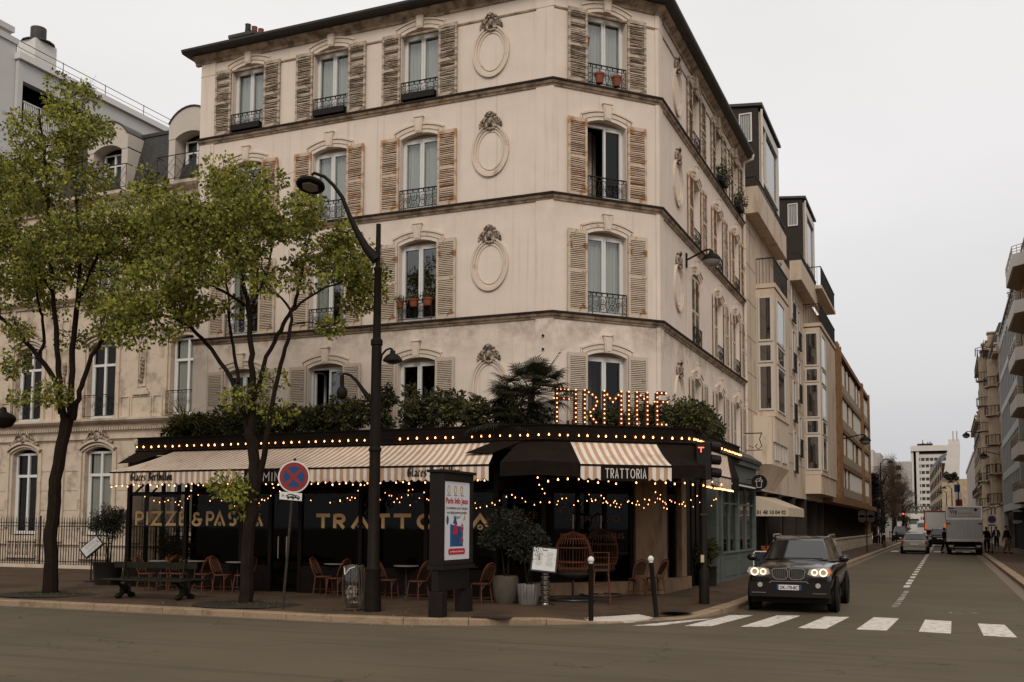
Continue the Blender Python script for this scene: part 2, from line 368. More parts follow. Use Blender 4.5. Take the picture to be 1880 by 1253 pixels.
M['pave'] = cracked(pm('pavement_asphalt', (.078, .047, .026), .95, var=.25, scale=90, bump=.3, bscale=160, col2=(.048, .029, .016), f2=(.42, .62), s2=.8, d2=8))
M['kerb'] = pm('granite_kerb', (.27, .19, .12), .85, var=.22, scale=30, bump=.3, bscale=120, col2=(.11, .075, .045), f2=(.5, .72), s2=1.6, d2=8)
M['gutter'] = pm('gutter_setts', (.16, .12, .088), .85, var=.2, scale=25, bump=.4, bscale=60)
M['paint'] = pm('road_paint', (.60, .545, .485), .7, var=.08, scale=25, bump=.1, col2=(.24, .20, .155), f2=(.50, .64), s2=7, d2=12)
M['wornpaint'] = pm('worn_road_paint', (.30, .265, .23), .8, var=.15, scale=12, col2=(.11, .09, .07), f2=(.42, .55), s2=3, d2=9)
M['black'] = pm('black_timber', (.009, .006, .0045), .5, spec=.2, var=.3, scale=5)
M['terra'] = pm('terracotta', (.21, .068, .034), .8, var=.2, scale=12)
M['bark'] = pm('dark_bark', (.017, .011, .0075), .95, spec=.08, var=.35, scale=12, bump=.8, bscale=25, stretch=(1, 1, .35))
# ---------------------------------------------------------------- the setting: ground
g = MB(); g.quad((-400, -300, 0), (400, -300, 0), (400, 900, 0), (-400, 900, 0)); struct('road', g, M['asphalt'])
# outline of the corner pavement's kerb (outer edge), avenue then street
EDGE = [(-90, -6.31), (-11.2, -6.31), (-6.4, -6.33), (-2.2, -6.35), (-.66, -6.23), (.52, -5.81), (1.8, -5.03), (2.78, -4.34), (3.45, -3.45), (3.95, -2.65), (4.25, -1.8), (4.42, -.9), (4.47, .3), (4.46, 27.7), (4.47, 42), (4.44, 67), (4.4, 105)]
def inset(path, d):
    P = [np.array(p, float) for p in path]; o = []
    for i in range(len(P)):
        a = P[i]-P[i-1] if i else P[1]-P[0]; b = P[i+1]-P[i] if i < len(P)-1 else a
        a = a/np.linalg.norm(a); b = b/np.linalg.norm(b); n_ = np.array([-a[1], a[0]])+np.array([-b[1], b[0]]); n_ /= np.linalg.norm(n_)
        o.append(P[i]+n_*d)
    return o
IN = inset(EDGE, .3)
# kerb top height: dropped at the crossing
def kz(x, y):
    d = math.hypot(x-3.45, y+3.45); return .035+.095*min(1, max(0, (d-1.2)/1.2))
mb = MB(); E2 = []
for i in range(len(EDGE)-1):
    a, b = np.array(EDGE[i]), np.array(EDGE[i+1]); n_ = max(1, min(60, int(np.linalg.norm(b-a)/.95)))
    if i == 0: n_ = 70
    for k in range(n_): E2.append(a+(b-a)*k/n_)
E2.append(np.array(EDGE[-1])); I2 = inset(E2, .3)
top = []
for i in range(len(E2)-1):
    o0, o1, i0, i1 = E2[i], E2[i+1], I2[i], I2[i+1]
    g0 = .006/np.linalg.norm(o1-o0); o0b = o0+(o1-o0)*g0; o1b = o1-(o1-o0)*g0; i0b = i0+(i1-i0)*g0; i1b = i1-(i1-i0)*g0
    h0, h1 = kz(*o0), kz(*o1); j = random.uniform(-.003, .003)
    ch = .02
    n0 = (i0b-o0b)/np.linalg.norm(i0b-o0b)*ch; n1 = (i1b-o1b)/np.linalg.norm(i1b-o1b)*ch
    mb.add([(*o0b, -.02), (*o1b, -.02), (*o1b, h1-ch+j), (*o0b, h0-ch+j), (*(o0b+n0), h0+j), (*(o1b+n1), h1+j), (*i1b, h1+j), (*i0b, h0+j), (*i0b, -.02), (*i1b, -.02)],
           [(0, 1, 2, 3), (3, 2, 5, 4), (4, 5, 6, 7), (7, 6, 9, 8), (0, 3, 4, 7, 8), (1, 9, 6, 5, 2)])
struct('kerb', mb, M['kerb'])
# pavement surface rises gently from the kerb to the facades
mb = MB(); vs = []; fs = []
rows = [0, .8, 1.6, 2.6, 4.2]
lines = [[p+(q-p)/.3*0 for p, q in zip(I2, I2)]]
allv = []
for d in rows:
    allv.append(inset(E2, .3+d) if d else I2)
k = len(E2)
for r_, ln in enumerate(allv):
    for i, p in enumerate(ln):
        z = kz(*E2[i])-.004 if r_ == 0 else (gz(*p) if r_ > 1 or kz(*E2[i]) > .12 else (gz(*p)+kz(*E2[i]))/2)
        # fold protection on the street side, where the facade is 2.3 m in
        vs.append((p[0], p[1], z))
half = len([1 for p in E2 if p[1] < -2])
for r_ in range(len(rows)-1):
    for i in range(k-1): fs.append((r_*k+i, r_*k+i+1, (r_+1)*k+i+1, (r_+1)*k+i))
mb.add(vs, fs)
far = [v for v in vs[(len(rows)-1)*k:]]
mb.slab([(-95, -1.9), (.15, -1.9), (.15, 110), (-95, 110)], .0, .188)
struct('pavement', mb, M['pave'])
# right-hand pavement with kerb and gutter of setts
mb = MB()
for i in range(190):
    y = -3.5+i*1.0
    if y < 3: xk = 11.1+max(0, (3-y))**2*.11; xk2 = 11.1+max(0, (3-y-1))**2*.11
    else: xk = xk2 = 11.1
    xe, xf = xk, (11.1+max(0, 3-(y+1))**2*.11)
    j = random.uniform(-.003, .003)
    mb.add([(xe, y+.006, -.02), (xf, y+.994, -.02), (xf, y+.994, .125+j), (xe, y+.006, .125+j), (xe+.3, y+.006, .14+j), (xf+.3, y+.994, .14+j), (xf+.3, y+.994, -.02), (xe+.3, y+.006, -.02)],
           [(0, 3, 2, 1), (3, 4, 5, 2), (4, 7, 6, 5)])
struct('kerb', mb, M['kerb'])
mb = MB()
for i in range(60):
    y = -3.5+i*3.2; xe = 11.38+max(0, 3-y)**2*.11; xf = 11.38+max(0, 3-(y+3.2))**2*.11
    mb.quad((xe, y, .136), (40, y, .16), (40, y+3.2, .16), (xf, y+3.2, .136))
struct('pavement', mb, M['pave'])
mb = MB(); mb.box((10.72, -1, -.02), (11.09, 190, .005)); struct('gutter', mb, M['gutter'])
mb = MB(); mb.box((4.48, 1, -.02), (4.75, 105, .005)); struct('gutter', mb, M['gutter'])
mb = MB()
for i in range(len(E2)-1):
    if E2[i][0] > 1.5: break
    o0, o1 = E2[i], E2[i+1]; mb.quad((*(o0+(0, -.2)), .004), (*(o1+(0, -.2)), .004), (*(o1+(0, .01)), .004), (*(o0+(0, .01)), .004))
struct('gutter', mb, M['gutter'])
# zebra crossing: bars along the street's direction
ST = [((3.35, -4.42), (3.8, -4.2), (4.45, -2.3), (4.2, -2.6)), ((4.27, -4.07), (4.74, -3.86), (5.05, -1.15), (4.61, -1.3)), ((5.27, -3.72), (5.75, -3.5), (6.0, -.78), (5.53, -.95)),
      ((6.3, -3.5), (6.8, -3.4), (6.98, -.65), (6.5, -.75)), ((7.33, -3.27), (7.86, -3.23), (7.96, -.5), (7.46, -.48)), ((8.41, -3.18), (8.95, -3.31), (8.97, -.72), (8.47, -.58)), ((9.48, -3.41), (10.01, -3.51), (9.93, -1.08), (9.45, -1.02))]
mb = MB()
for q in ST: mb.slab(list(q), -.01, .005)
struct('zebra_crossing', mb, M['paint'])
mb = MB(); y = 11.2
for i in range(40):
    w = .09; L_ = 1.2; mb.slab([(7.62, y), (7.62+2*w, y), (7.62+2*w, y+L_), (7.62, y+L_)], -.01, .0045); y += 2.55 if y > 14 else 1.9
struct('lane_marking', mb, M['paint'])
mb = MB(); mb.slab([(7.67, 2.6), (7.82, 2.6), (7.86, 9.3), (7.72, 9.3)], -.01, .0043); struct('lane_marking', mb, M['wornpaint'])
mb = MB(); mb.slab([(5.0, 58), (10.8, 58), (10.8, 60.6), (5.0, 60.6)][:0] or [(5.0, 59), (5.5, 59), (5.5, 62), (5.0, 62)], -.01, .005)
for x in (6, 7, 8, 9, 10): mb.slab([(x, 59), (x+.5, 59), (x+.5, 62), (x, 62)], -.01, .005)
struct('zebra_crossing', mb, M['paint'])
# tactile paving at the dropped kerb
TP = [tuple(PZ(a, b, .06+c)[:2]) for a, b, c in ((1056, 1133.5, .03), (1172, 1125, .05), (1190, 1127, .05), (1199, 1130, .03), (1192, 1134, .02), (1150, 1137.5, .01), (1085, 1138.5, .01))]
M['tact'] = pm('tactile_slabs', (.52, .46, .40), .8, var=.12, scale=14, bump=.3)
def dedge(x, y):
    best = 9
    for p, q in zip(EDGE, EDGE[1:]):
        p, q = np.array(p), np.array(q); u = np.clip(((x-p[0])*(q-p)[0]+(y-p[1])*(q-p)[1])/((q-p)@(q-p)), 0, 1); best = min(best, np.linalg.norm(p+(q-p)*u-(x, y)))
    return best
def hp(x, y): return .035+max(0, dedge(x, y)-.3)*.062
cx = sum(p[0] for p in TP)/len(TP); cy = sum(p[1] for p in TP)/len(TP)
mb = MB(); k = len(TP); mb.add([(x, y, hp(x, y)+.012) for x, y in TP]+[(cx, cy, hp(cx, cy)+.012)]+[(x, y, 0) for x, y in TP], [(i, (i+1) % k, k) for i in range(k)]+[(i, k+1+i, k+1+(i+1) % k, (i+1) % k) for i in range(k)])
def inside(x, y, P):
    c = False
    for i in range(len(P)):
        (x1, y1), (x2, y2) = P[i], P[i-1]
        if (y1 > y) != (y2 > y) and x < (x2-x1)*(y-y1)/(y2-y1)+x1: c = not c
    return c
for i in range(-22, 23):
    for j in range(-22, 23):
        x = cx+i*.09+(j % 2)*.045; y = cy+j*.08
        if inside(x, y, TP): mb.lathe([(.017, 0), (.012, .008), (0, .0085)], (x, y, hp(x, y)+.011), 6)
struct('tactile_paving', mb, M['tact'])
# repairs, covers and cracks lie as thin sheets on the ground
def cover(name, label, x, y, w, d, mat, rz=0, kind=None, ribs=0, z=None):
    z = (gz(x, y) if z is None else z)
    t = MB(); t.bx((0, 0, .003), (w, d, .008))
    for i in range(ribs): t.bx((-w/2+w*(i+.5)/ribs, 0, .009), (w/ribs*.45, d*.86, .006))
    o = t.build(name, mat); o.location = (x, y, z); o.rotation_euler.z = rz
    return tag(o, label, 'cover')
M['castiron'] = pm('cast_iron_cover', (.045, .033, .024), .7, metal=.3, var=.2, scale=20)
x, y, z = PG(903, 1134); cover('utility_cover', 'dark ribbed rectangular cover in the pavement right of the advertising panel', x, y, .75, .35, M['castiron'], .1, ribs=9)
x, y, z = PG(1305, 1087); cover('utility_cover', 'small dark cover in the side-street pavement beyond the traffic light', x, y, .5, .25, M['castiron'], .5, ribs=5)
x, y, z = PG(1243, 1121); o = MB().lathe([(0, .004), (.33, .004), (.34, 0)], n=28).build('manhole_cover', M['castiron']); o.location = (x, y, z-.002); tag(o, 'round manhole cover in the pavement beside the leaning bollard', 'cover')
o = MB().lathe([(.24, .0046), (.30, .0046), (.3, 0)], n=28).build('manhole_cover', M['wornpaint']); o.location = (*PZ(1768, 1126, 0)[:2], .001); tag(o, 'pale ringed manhole cover in the side street road', 'cover')
# ---------------------------------------------------------------- corner building
CB = thing('corner_building', 'cream stucco corner apartment building with peeling louvred shutters and oval medallions above the restaurant', 'building', (-4, 6, 0))
def ch(mb_, name, mats, parent=CB, **k):
    """build in world coordinates, then parent keeping place"""
    o = mb_.build(name, mats, **k); setp(o, parent); return o
XL, DL = -11.15, 14.39
SQ = 3.109; CD = (2.154/SQ, 2.242/SQ)
FA = FR((0, 0, 0), (1, 0, 0), (0, -1, 0))                      # avenue front, s = x
FC = FR((0, 0, 0), (CD[0], CD[1], 0), (CD[1], -CD[0], 0))     # chamfer, s from A to B
FB = FR((2.154, 2.242, 0), (0, 1, 0), (1, 0, 0))              # street front, s from B
FLZ = [(4.15, 6.30), (7.24, 9.45), (10.25, 12.37), (13.23, 15.27)]   # sill, apex of the openings
WA = [-9.46, -6.62, -3.81]; WCc = [1.55]; WB = [4.35, 7.7, 10.75]
HW = .575; RISE = .13
def arc_pts(c, hw, zs, rise, n=10):
    """segmental arch from (c-hw, zs) over rise"""
    rad = (hw*hw+rise*rise)/(2*rise); a = math.asin(hw/rad)
    return [(c+rad*math.sin(t), zs+rise-rad+rad*math.cos(t)) for t in np.linspace(-a, a, n+1)]
def facade(fr, s0, s1, z0, z1, ops, depth=.26):
    """wall sheet with arched openings (c, hw, zb, zspring, rise) and their reveals"""
    mb = MB(fr)
    xs = sorted({s0, s1, *[o[0]-o[1] for o in ops], *[o[0]+o[1] for o in ops]}); zs = sorted({z0, z1, *[o[2] for o in ops], *[o[3]+o[4] for o in ops]})
    for i in range(len(xs)-1):
        for j in range(len(zs)-1):
            cx_, cz_ = (xs[i]+xs[i+1])/2, (zs[j]+zs[j+1])/2
            if any(abs(cx_-o[0]) < o[1] and o[2] < cz_ < o[3]+o[4] for o in ops): continue
            mb.quad((xs[i], 0, zs[j]), (xs[i+1], 0, zs[j]), (xs[i+1], 0, zs[j+1]), (xs[i], 0, zs[j+1]))
    for c, hw, zb, zp, ri in ops:
        ar = arc_pts(c, hw, zp, ri) if ri else [(c-hw, zp), (c+hw, zp)]
        if ri:
            mid = len(ar)//2; top = zp+ri
            mb.add([(c-hw, 0, top)]+[(a, 0, b) for a, b in ar[:mid+1]], [tuple(range(mid+2))])
            mb.add([(c+hw, 0, top)]+[(a, 0, b) for a, b in ar[mid:]], [tuple(range(len(ar)-mid+1))])
        path = [(c-hw, zb)]+ar+[(c+hw, zb)]
        for a, b in zip(path, path[1:]+path[:1]): mb.quad((a[0], 0, a[1]), (b[0], 0, b[1]), (b[0], -depth, b[1]), (a[0], -depth, a[1]))
    return mb
def ops_for(cs, only=None):
    return [(c, HW, zb, zt-RISE, RISE) for c in cs for k, (zb, zt) in enumerate(FLZ)]
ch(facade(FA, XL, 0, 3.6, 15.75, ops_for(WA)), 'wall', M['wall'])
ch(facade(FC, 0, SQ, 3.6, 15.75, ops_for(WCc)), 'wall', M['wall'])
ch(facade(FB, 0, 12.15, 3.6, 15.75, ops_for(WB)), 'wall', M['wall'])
mb = MB(); mb.box((XL+.001, .3, 0), (XL+.2, 14.3, 15.7)); mb.box((XL+.2, 14.2, 0), (2.1, 14.39, 15.7)); mb.box((XL+.2, 1.9, .1), (.4, 2.0, 15.6))
mb.quad((.4, 1.9, .1), (.4, 14.1, .1), (.4, 14.1, 15.6), (.4, 1.9, 15.6))
ch(mb, 'party_wall', M['trim'])
# pilaster strips at the corners and fillet line near the top
for fr_, s0_, s1_, n1_ in ((FA, -.44, .012, .03), (FA, XL-.012, XL+.5, .03), (FC, -.012, .03, .026), (FC, SQ-.10, SQ+.01, .026), (FB, -.012, .36, .03)):
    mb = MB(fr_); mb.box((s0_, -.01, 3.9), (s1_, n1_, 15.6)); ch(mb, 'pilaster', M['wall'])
PATH = [(XL-.03, 0), (0, 0), (2.154, 2.242), (2.154, 14.39)]
for z in (7.06, 10.08, 13.04):
    o = ch(sweep(PATH, [(-.05, z), (.035, z), (.05, z+.04), (.085, z+.06), (.11, z+.10), (.115, z+.12), (-.05, z+.12)]), 'string_course', M['course'])
    f = sweep(PATH, [(-.05, z+.12), (.135, z+.12), (.145, z+.135), (.145, z+.175), (-.05, z+.21)]).build('flashing', M['flash']); setp(f, o)
for mbx in (sweep([(XL-.02, 0), (0, 0), (2.154, 2.242), (2.154, 14.39)], [(-.05, 15.10), (.02, 15.10), (.035, 15.13), (.02, 15.16), (-.05, 15.16)]),): ch(mbx, 'fillet_moulding', M['course'])
PATH2 = [(XL-.22, 0), (0, 0), (2.154, 2.242), (2.154, 14.5)]
ch(sweep(PATH2, [(-.05, 15.5), (.04, 15.5), (.06, 15.57), (.13, 15.62), (.2, 15.68), (.22, 15.72), (-.05, 15.74)]), 'cornice', M['course'])
ch(sweep([(XL-.42, 0), (0, 0), (2.154, 2.242), (2.154, 14.55)], [(-.3, 15.745), (.18, 15.735), (.42, 15.745), (.47, 15.80), (.48, 15.86), (.42, 15.87), (-.3, 15.98)]), 'gutter', M['zinc'])
mb = MB(); mb.add([(XL-.4, -.4, 15.9), (-.1, -.4, 15.9), (2.4, 2.2, 15.9), (2.4, 14.5, 15.9), (XL-.4, 14.5, 15.9), (XL-.4, 4.5, 17.1), (-2.2, 4.5, 17.1), (-2.2, 14.5, 17.1)],
       [(0, 1, 6, 5), (1, 2, 6), (2, 3, 7, 6), (0, 5, 4), (5, 6, 7, 4)])
ch(mb, 'roof', M['zinc'])
def chimney(x0, x1, y0, z0, z1, pots):
    m_ = MB(); m_.box((x0, y0, z0), (x1, y0+.6, z1)); o = ch(m_, 'chimney', M['course'])
    m_ = MB(); m_.box((x0-.1, y0-.1, z1), (x1+.1, y0+.7, z1+.1)); setp(m_.build('chimney_cap', M['zinc']), o)
    for i, (px_, hh, mt) in enumerate(pots):
        m_ = MB(); m_.lathe([(.0, z1+.1), (.1, z1+.1), (.11, z1+.12), (.085, z1+hh-.03), (.1, z1+hh), (.07, z1+hh)], (px_, y0+.3, 0), 12); setp(m_.build('chimney_pot', mt, smooth=True), o)
chimney(-11.45, -10.65, 1.7, 15.8, 17.15, [(-11.1, .55, M['zinc']), (-10.85, .42, M['terra']), (-10.6, .3, M['terra'])])
chimney(-5.7, -4.6, 1.8, 15.8, 17.0, [(-5.2, .4, M['terra'])])
# ---- window furniture, one mesh of each kind per storey, shared by copies
def link(me_src, name, fr, c, parent):
    """new object sharing mesh, placed so that mesh coords (s, n, z) land in the facade frame"""
    o = bpy.data.objects.new(name, me_src); COL.objects.link(o)
    p = fr((c, 0, 0)); a = fr.a
    o.matrix_world = Matrix(((a[0][0], a[1][0], 0, p[0]), (a[0][1], a[1][1], 0, p[1]), (0, 0, 1, p[2]), (0, 0, 0, 1)))
    mw = o.matrix_world.copy(); o.parent = parent; o.matrix_parent_inverse = Matrix.Identity(4); o.matrix_basis = wmat(parent).inverted()@mw
    return o
def mesh_of(mb_, mats, smooth=False):
    o = mb_.build('tmp', mats, smooth=smooth); me = o.data; bpy.data.objects.remove(o); return me
def frame_mesh(zb, zt, hw=HW, single=False, openleaf=False):
    m_ = MB(); n0, n1 = -.25, -.19; top = zt-.16
    m_.box((-hw, n0, zb), (hw, n1, zb+.05)); m_.box((-hw, n0, zb+.05), (-hw+.05, n1, top)); m_.box((hw-.05, n0, zb+.05), (hw, n1, top)); m_.box((-hw, n0, top), (hw, n1+.01, top+.055))
    for a, b in ((-hw+.05, -.004), (.004, hw-.05)):
        w = .055
        if openleaf and a < 0: continue
        m_.box((a, n0+.005, zb+.05), (a+w, n1+.02, top)); m_.box((b-w, n0+.005, zb+.05), (b, n1+.02, top))
        m_.box((a+w, n0+.005, zb+.05), (b-w, n1+.015, zb+.15)); m_.box((a+w, n0+.005, top-.06), (b-w, n1+.015, top))
        
    return m_
def pane_mesh(zb, zt, hw=HW, openleaf=False):
    m_ = MB(); top = zt-.16
    if not openleaf: m_.quad((-hw+.1, -.215, zb+.14), (-.05, -.215, zb+.14), (-.05, -.215, top-.05), (-hw+.1, -.215, top-.05))
    m_.quad((.05, -.215, zb+.14), (hw-.1, -.215, zb+.14), (hw-.1, -.215, top-.05), (.05, -.215, top-.05)); return m_
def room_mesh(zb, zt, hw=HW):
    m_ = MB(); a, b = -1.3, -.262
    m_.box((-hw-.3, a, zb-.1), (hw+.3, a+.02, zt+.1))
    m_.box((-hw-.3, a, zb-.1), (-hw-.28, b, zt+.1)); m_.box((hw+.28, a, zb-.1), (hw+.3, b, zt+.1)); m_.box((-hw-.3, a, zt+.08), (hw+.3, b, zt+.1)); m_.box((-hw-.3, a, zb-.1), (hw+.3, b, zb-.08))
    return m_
def curtain_mesh(zb, zt, gap, seed, x0=-HW+.02, x1=HW-.02):
    rg = random.Random(seed); m_ = MB(); n_ = 60
    for a, b in ((x0, -gap), (gap, x1)):
        if b-a < .03: continue
        vs = []; ph = rg.random()*6
        for i in range(n_+1):
            x = a+(b-a)*i/n_; y = -.34+.022*math.sin(x*55+ph)+.012*math.sin(x*23+ph*2)
            vs += [(x, y, zb+.06), (x, y*.98, zt-.1)]
        m_.add(vs, [(2*i, 2*i+2, 2*i+3, 2*i+1) for i in range(n_)])
    return m_
def shutter_mesh(h, seed, w=.555, nsl=None, broken=0):
    rg = random.Random(seed); m_ = MB(); st = .06; t0, t1 = .04, .085
    m_.box((0, t0, 0), (st, t1, h)); m_.box((w-st, t0, 0), (w, t1, h))
    mid = h*.50
    for z, hh in ((0, .10), (mid-.04, .075), (h-.10, .10)): m_.box((st, t0+.003, z), (w-st, t1-.003, z+hh))
    pitch = .047
    for za, zb in ((.10, mid-.04), (mid+.035, h-.10)):
        n_ = int((zb-za)/pitch)
        for i in range(n_):
            z = za+(i+.5)*(zb-za)/n_; tilt = R(-46)+rg.gauss(0, .05+.10*broken); dz = rg.gauss(0, .004*broken*2); ry = rg.gauss(0, .006+.02*broken)
            if rg.random() < .05*broken: continue
            m_.bx((w/2, (t0+t1)/2, z+dz), (w-2*st+.004, .053, .010), rx=tilt, ry=ry)
    return m_
def spiral(cx_, cz_, r, a0, turns, sgn=1, n=14):
    return [(cx_+r*(1-.8*i/n)*math.cos(a0+sgn*turns*2*math.pi*i/n), 0, cz_+r*(1-.8*i/n)*math.sin(a0+sgn*turns*2*math.pi*i/n)) for i in range(n+1)]
def railing_mesh(w, h, n_=.03):
    m_ = MB(FR((0, n_, 0))); m_.tube([(-w/2, 0, h), (w/2, 0, h)], .018, 6); m_.tube([(-w/2, 0, h-.09), (w/2, 0, h-.09)], .009, 5); m_.tube([(-w/2, 0, .06), (w/2, 0, .06)], .011, 5)
    for x in (-w/2, w/2, -w/2+.13, w/2-.13): m_.tube([(x, 0, 0), (x, 0, h)], .011, 5)
    ih = h-.15; zc = .06+ih/2
    for sx in (-1, 1):
        m_.tube([(sx*p[0], 0, p[2]) for p in spiral(.14, zc+ih*.17, .10, math.pi*.9, 1.35)], .0075, 4)
        m_.tube([(sx*p[0], 0, p[2]) for p in spiral(.14, zc-ih*.2, .10, -math.pi*.9, 1.35, -1)], .0075, 4)
        m_.tube([(sx*p[0], 0, p[2]) for p in spiral(.32, zc, .09, 0, 1.4)], .0075, 4)
        m_.tube([(0, 0, .06), (sx*.06, 0, zc-.05), (sx*.02, 0, zc+.08), (sx*.07, 0, h-.09)], .0075, 4)
        m_.tube([(sx*.23, 0, .06), (sx*.25, 0, zc), (sx*.22, 0, h-.09)], .0075, 4)
        for k in range(3):
            m_.tube([(sx*(w/2-.065+.045*math.cos(a)), 0, .13+k*(h-.2)/3+.05*math.sin(a)) for a in np.linspace(0, 5.2, 9)], .006, 4)
    for i in range(7): m_.ell((-w/2+w*(i+.5)/7, 0, h-.045), (.022, .01, .035), 6, 4)
    return m_
def arch_moulding(zt):
    """hood moulding over a window plus reveal band, centred on s = 0, arch apex at zt"""
    m_ = MB(); hw = HW+.10
    for d, t, n1 in ((.13, .05, .05), (.05, .11, .022)):
        ar = arc_pts(0, hw+d*.6, zt-RISE+.06+d, RISE+.04, 14)
        m_.strip(ar, t, -.01, n1)
    e = arc_pts(0, hw+.078, zt-RISE+.19, RISE+.04, 14)
    for sx in (-1, 1):
        x = sx*(hw+.075); m_.box((x-.02, -.01, zt-RISE-.12), (x+.02, .035, zt-RISE+.17))
    return m_
def keystone(zt):
    m_ = MB(); a, b = zt-.02, zt+.40
    m_.prism([(-.085, a), (.085, a), (.13, b), (-.13, b)], -.02, .085); m_.prism([(-.055, a+.04), (.055, a+.04), (.09, b-.05), (-.09, b-.05)], .085, .1)
    m_.box((-.145, -.02, b), (.145, .105, b+.03)); return m_
def panel_mesh(zt):
    m_ = MB(); m_.box((-HW, -.25, zt-.105), (HW, -.20, zt+.02)); return m_
MS = {}; M['dimglass'] = glassmat('dim_glass', (.5, .5, .48), .01, 1.4, .02)
for k, (zb, zt) in enumerate(FLZ):
    MS['frame', k] = mesh_of(frame_mesh(zb, zt), M['pvc']); MS['pane', k] = mesh_of(pane_mesh(zb, zt), M['glass'] if k else M['dimglass'])
    MS['frameo', k] = mesh_of(frame_mesh(zb, zt, openleaf=True), M['pvc']); MS['paneo', k] = mesh_of(pane_mesh(zb, zt, openleaf=True), M['glass'])
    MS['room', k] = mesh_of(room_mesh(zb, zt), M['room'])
    for g_ in (0, 1, 2): MS['curt', k, g_] = mesh_of(curtain_mesh(zb, zt, (.012, .2, .38)[g_], k*3+g_), M['curtain'], smooth=True)
    sm = [M['pale'], M['cream'], M['rust'], M['grey']][k]
    for v in (0, 1): MS['shut', k, v] = mesh_of(shutter_mesh(zt-zb-.07, k*7+v, broken=(0, .15, .7, 1)[k]), sm)
    MS['arch', k] = mesh_of(arch_moulding(zt), M['trim']); MS['key', k] = mesh_of(keystone(zt), M['trim']); MS['panel', k] = mesh_of(panel_mesh(zt), M['soffit'])
MS['dark', 2] = mesh_of(pane_mesh(*FLZ[2], openleaf=True), M['dimglass'])
MS['rail'] = mesh_of(railing_mesh(1.12, .55), M['iron'])
CURT = {('A', 0, 3): 0, ('A', 1, 3): 0, ('A', 2, 3): 0, ('C', 0, 3): 0, ('A', 0, 2): None, ('A', 1, 2): 0, ('A', 2, 2): 0, ('A', 2, 1): None, ('C', 0, 1): 0, ('A', 1, 1): 1}
FLN = ['first', 'second', 'third', 'top']
for key, fr, cs in (('A', FA, WA), ('C', FC, WCc), ('B', FB, WB)):
    for i, c in enumerate(cs):
        for k, (zb, zt) in enumerate(FLZ):
            op = (key, k) in (('C', 2),) or (key, i, k) == ('A', 1, 0)
            w = link(MS['frameo' if op else 'frame', k], 'window', fr, c, CB)
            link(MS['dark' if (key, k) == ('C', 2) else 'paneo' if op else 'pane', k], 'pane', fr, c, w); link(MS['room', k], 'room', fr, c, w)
            if op:
                w['label'] = 'window with its left casement swung open'
                lf = MB(); top = zt-.16; hw = HW; cs_, sn_ = math.cos(R(100)), math.sin(R(100))
                def T(u): return (-hw+.06+u*cs_*1, -.24-u*sn_*.9)
                wl = hw-.06
                for u0, u1 in ((0, .055), (wl-.055, wl)): lf.box((-hw+.05, -.26-u1, zb+.05), (-hw+.10, -.26-u0, top))
                lf.box((-hw+.05, -.26-wl, zb+.05), (-hw+.10, -.26, zb+.15)); lf.box((-hw+.05, -.26-wl, top-.06), (-hw+.10, -.26, top))
                link(mesh_of(lf, M['pvc']), 'casement', fr, c, w)
            g_ = CURT.get((key, i, k), 2 if (i+k) % 2 else None)
            if g_ is not None and not op: link(MS['curt', k, g_], 'curtain', fr, c, w)
            link(MS['panel', k], 'arch_panel', fr, c, CB)
            link(MS['arch', k], 'hood_moulding', fr, c, CB); link(MS['key', k], 'keystone', fr, c, CB)
            if k or key == 'A' and i == 1:
                r_ = link(MS['rail'], 'window_railing', fr, c, CB); r_.matrix_basis = r_.matrix_basis@Matrix.Translation((0, 0, zb+.02))
            for sd in (-1, 1):
                s0 = c+sd*(HW+.015)-(.555 if sd < 0 else 0)
                closed = (key, i, k) == ('B', 0, 1)
                if closed: s0 = c-.56 if sd < 0 else c+.005
                o = link(MS['shut', k, (i+k+(sd > 0)) % 2], 'shutter', fr, s0, CB)
                ang = random.gauss(0, .02)+.03
                o.matrix_basis = o.matrix_basis@Matrix.Translation((0, -.12 if closed else 0, zb+.0))@Matrix.Rotation(0 if closed else (ang if sd > 0 else -ang*.5), 4, 'Z')
# ---- oval medallions with a cartouche on top
def medallion(zc, hz, hw=.53):
    m_ = MB(); n_ = 40
    def ring(a, b, t, n1):
        pts = [(a*math.cos(u), zc+b*math.sin(u)) for u in np.linspace(0, 2*math.pi, n_+1)[:-1]]; m_.strip(pts, t, -.01, n1, closed=True)
    ring(hw-.03, hz-.03, .055, .06); ring(hw-.085, hz-.085, .06, .035); ring(hw-.17, hz-.19, .025, .022)
    return m_
def cartouche(zb_):
    rg = random.Random(5); m_ = MB(); m_.ell((0, .06, zb_+.16), (.12, .09, .15), 12, 8)
    for sx in (-1, 1):
        m_.tube([(sx*.1, .05, zb_+.33), (sx*.2, .08, zb_+.27), (sx*.22, .06, zb_+.14), (sx*.13, .05, zb_+.04)], [.03, .045, .04, .025], 7)
        for k_, (a, b) in enumerate(((.22, .28), (.29, .22), (.33, .13), (.27, .1), (.2, .02), (.1, .36), (.16, .40), (.34, .05))):
            m_.ell((sx*a, .05, zb_+b), (.045+rg.random()*.02, .05, .035+rg.random()*.025), 7, 5)
        m_.tube([(sx*.02, .04, zb_), (sx*.07, .06, zb_-.05), (sx*.13, .04, zb_-.02)], .022, 6)
    m_.tube([(-.17, .06, zb_+.39), (-.08, .1, zb_+.45), (0, .11, zb_+.41), (.08, .1, zb_+.45), (.17, .06, zb_+.39)], [.03, .04, .05, .04, .03], 7)
    m_.ell((0, .09, zb_+.47), (.05, .05, .05), 8, 5); m_.ell((0, .06, zb_-.04), (.05, .05, .06), 7, 5); return m_
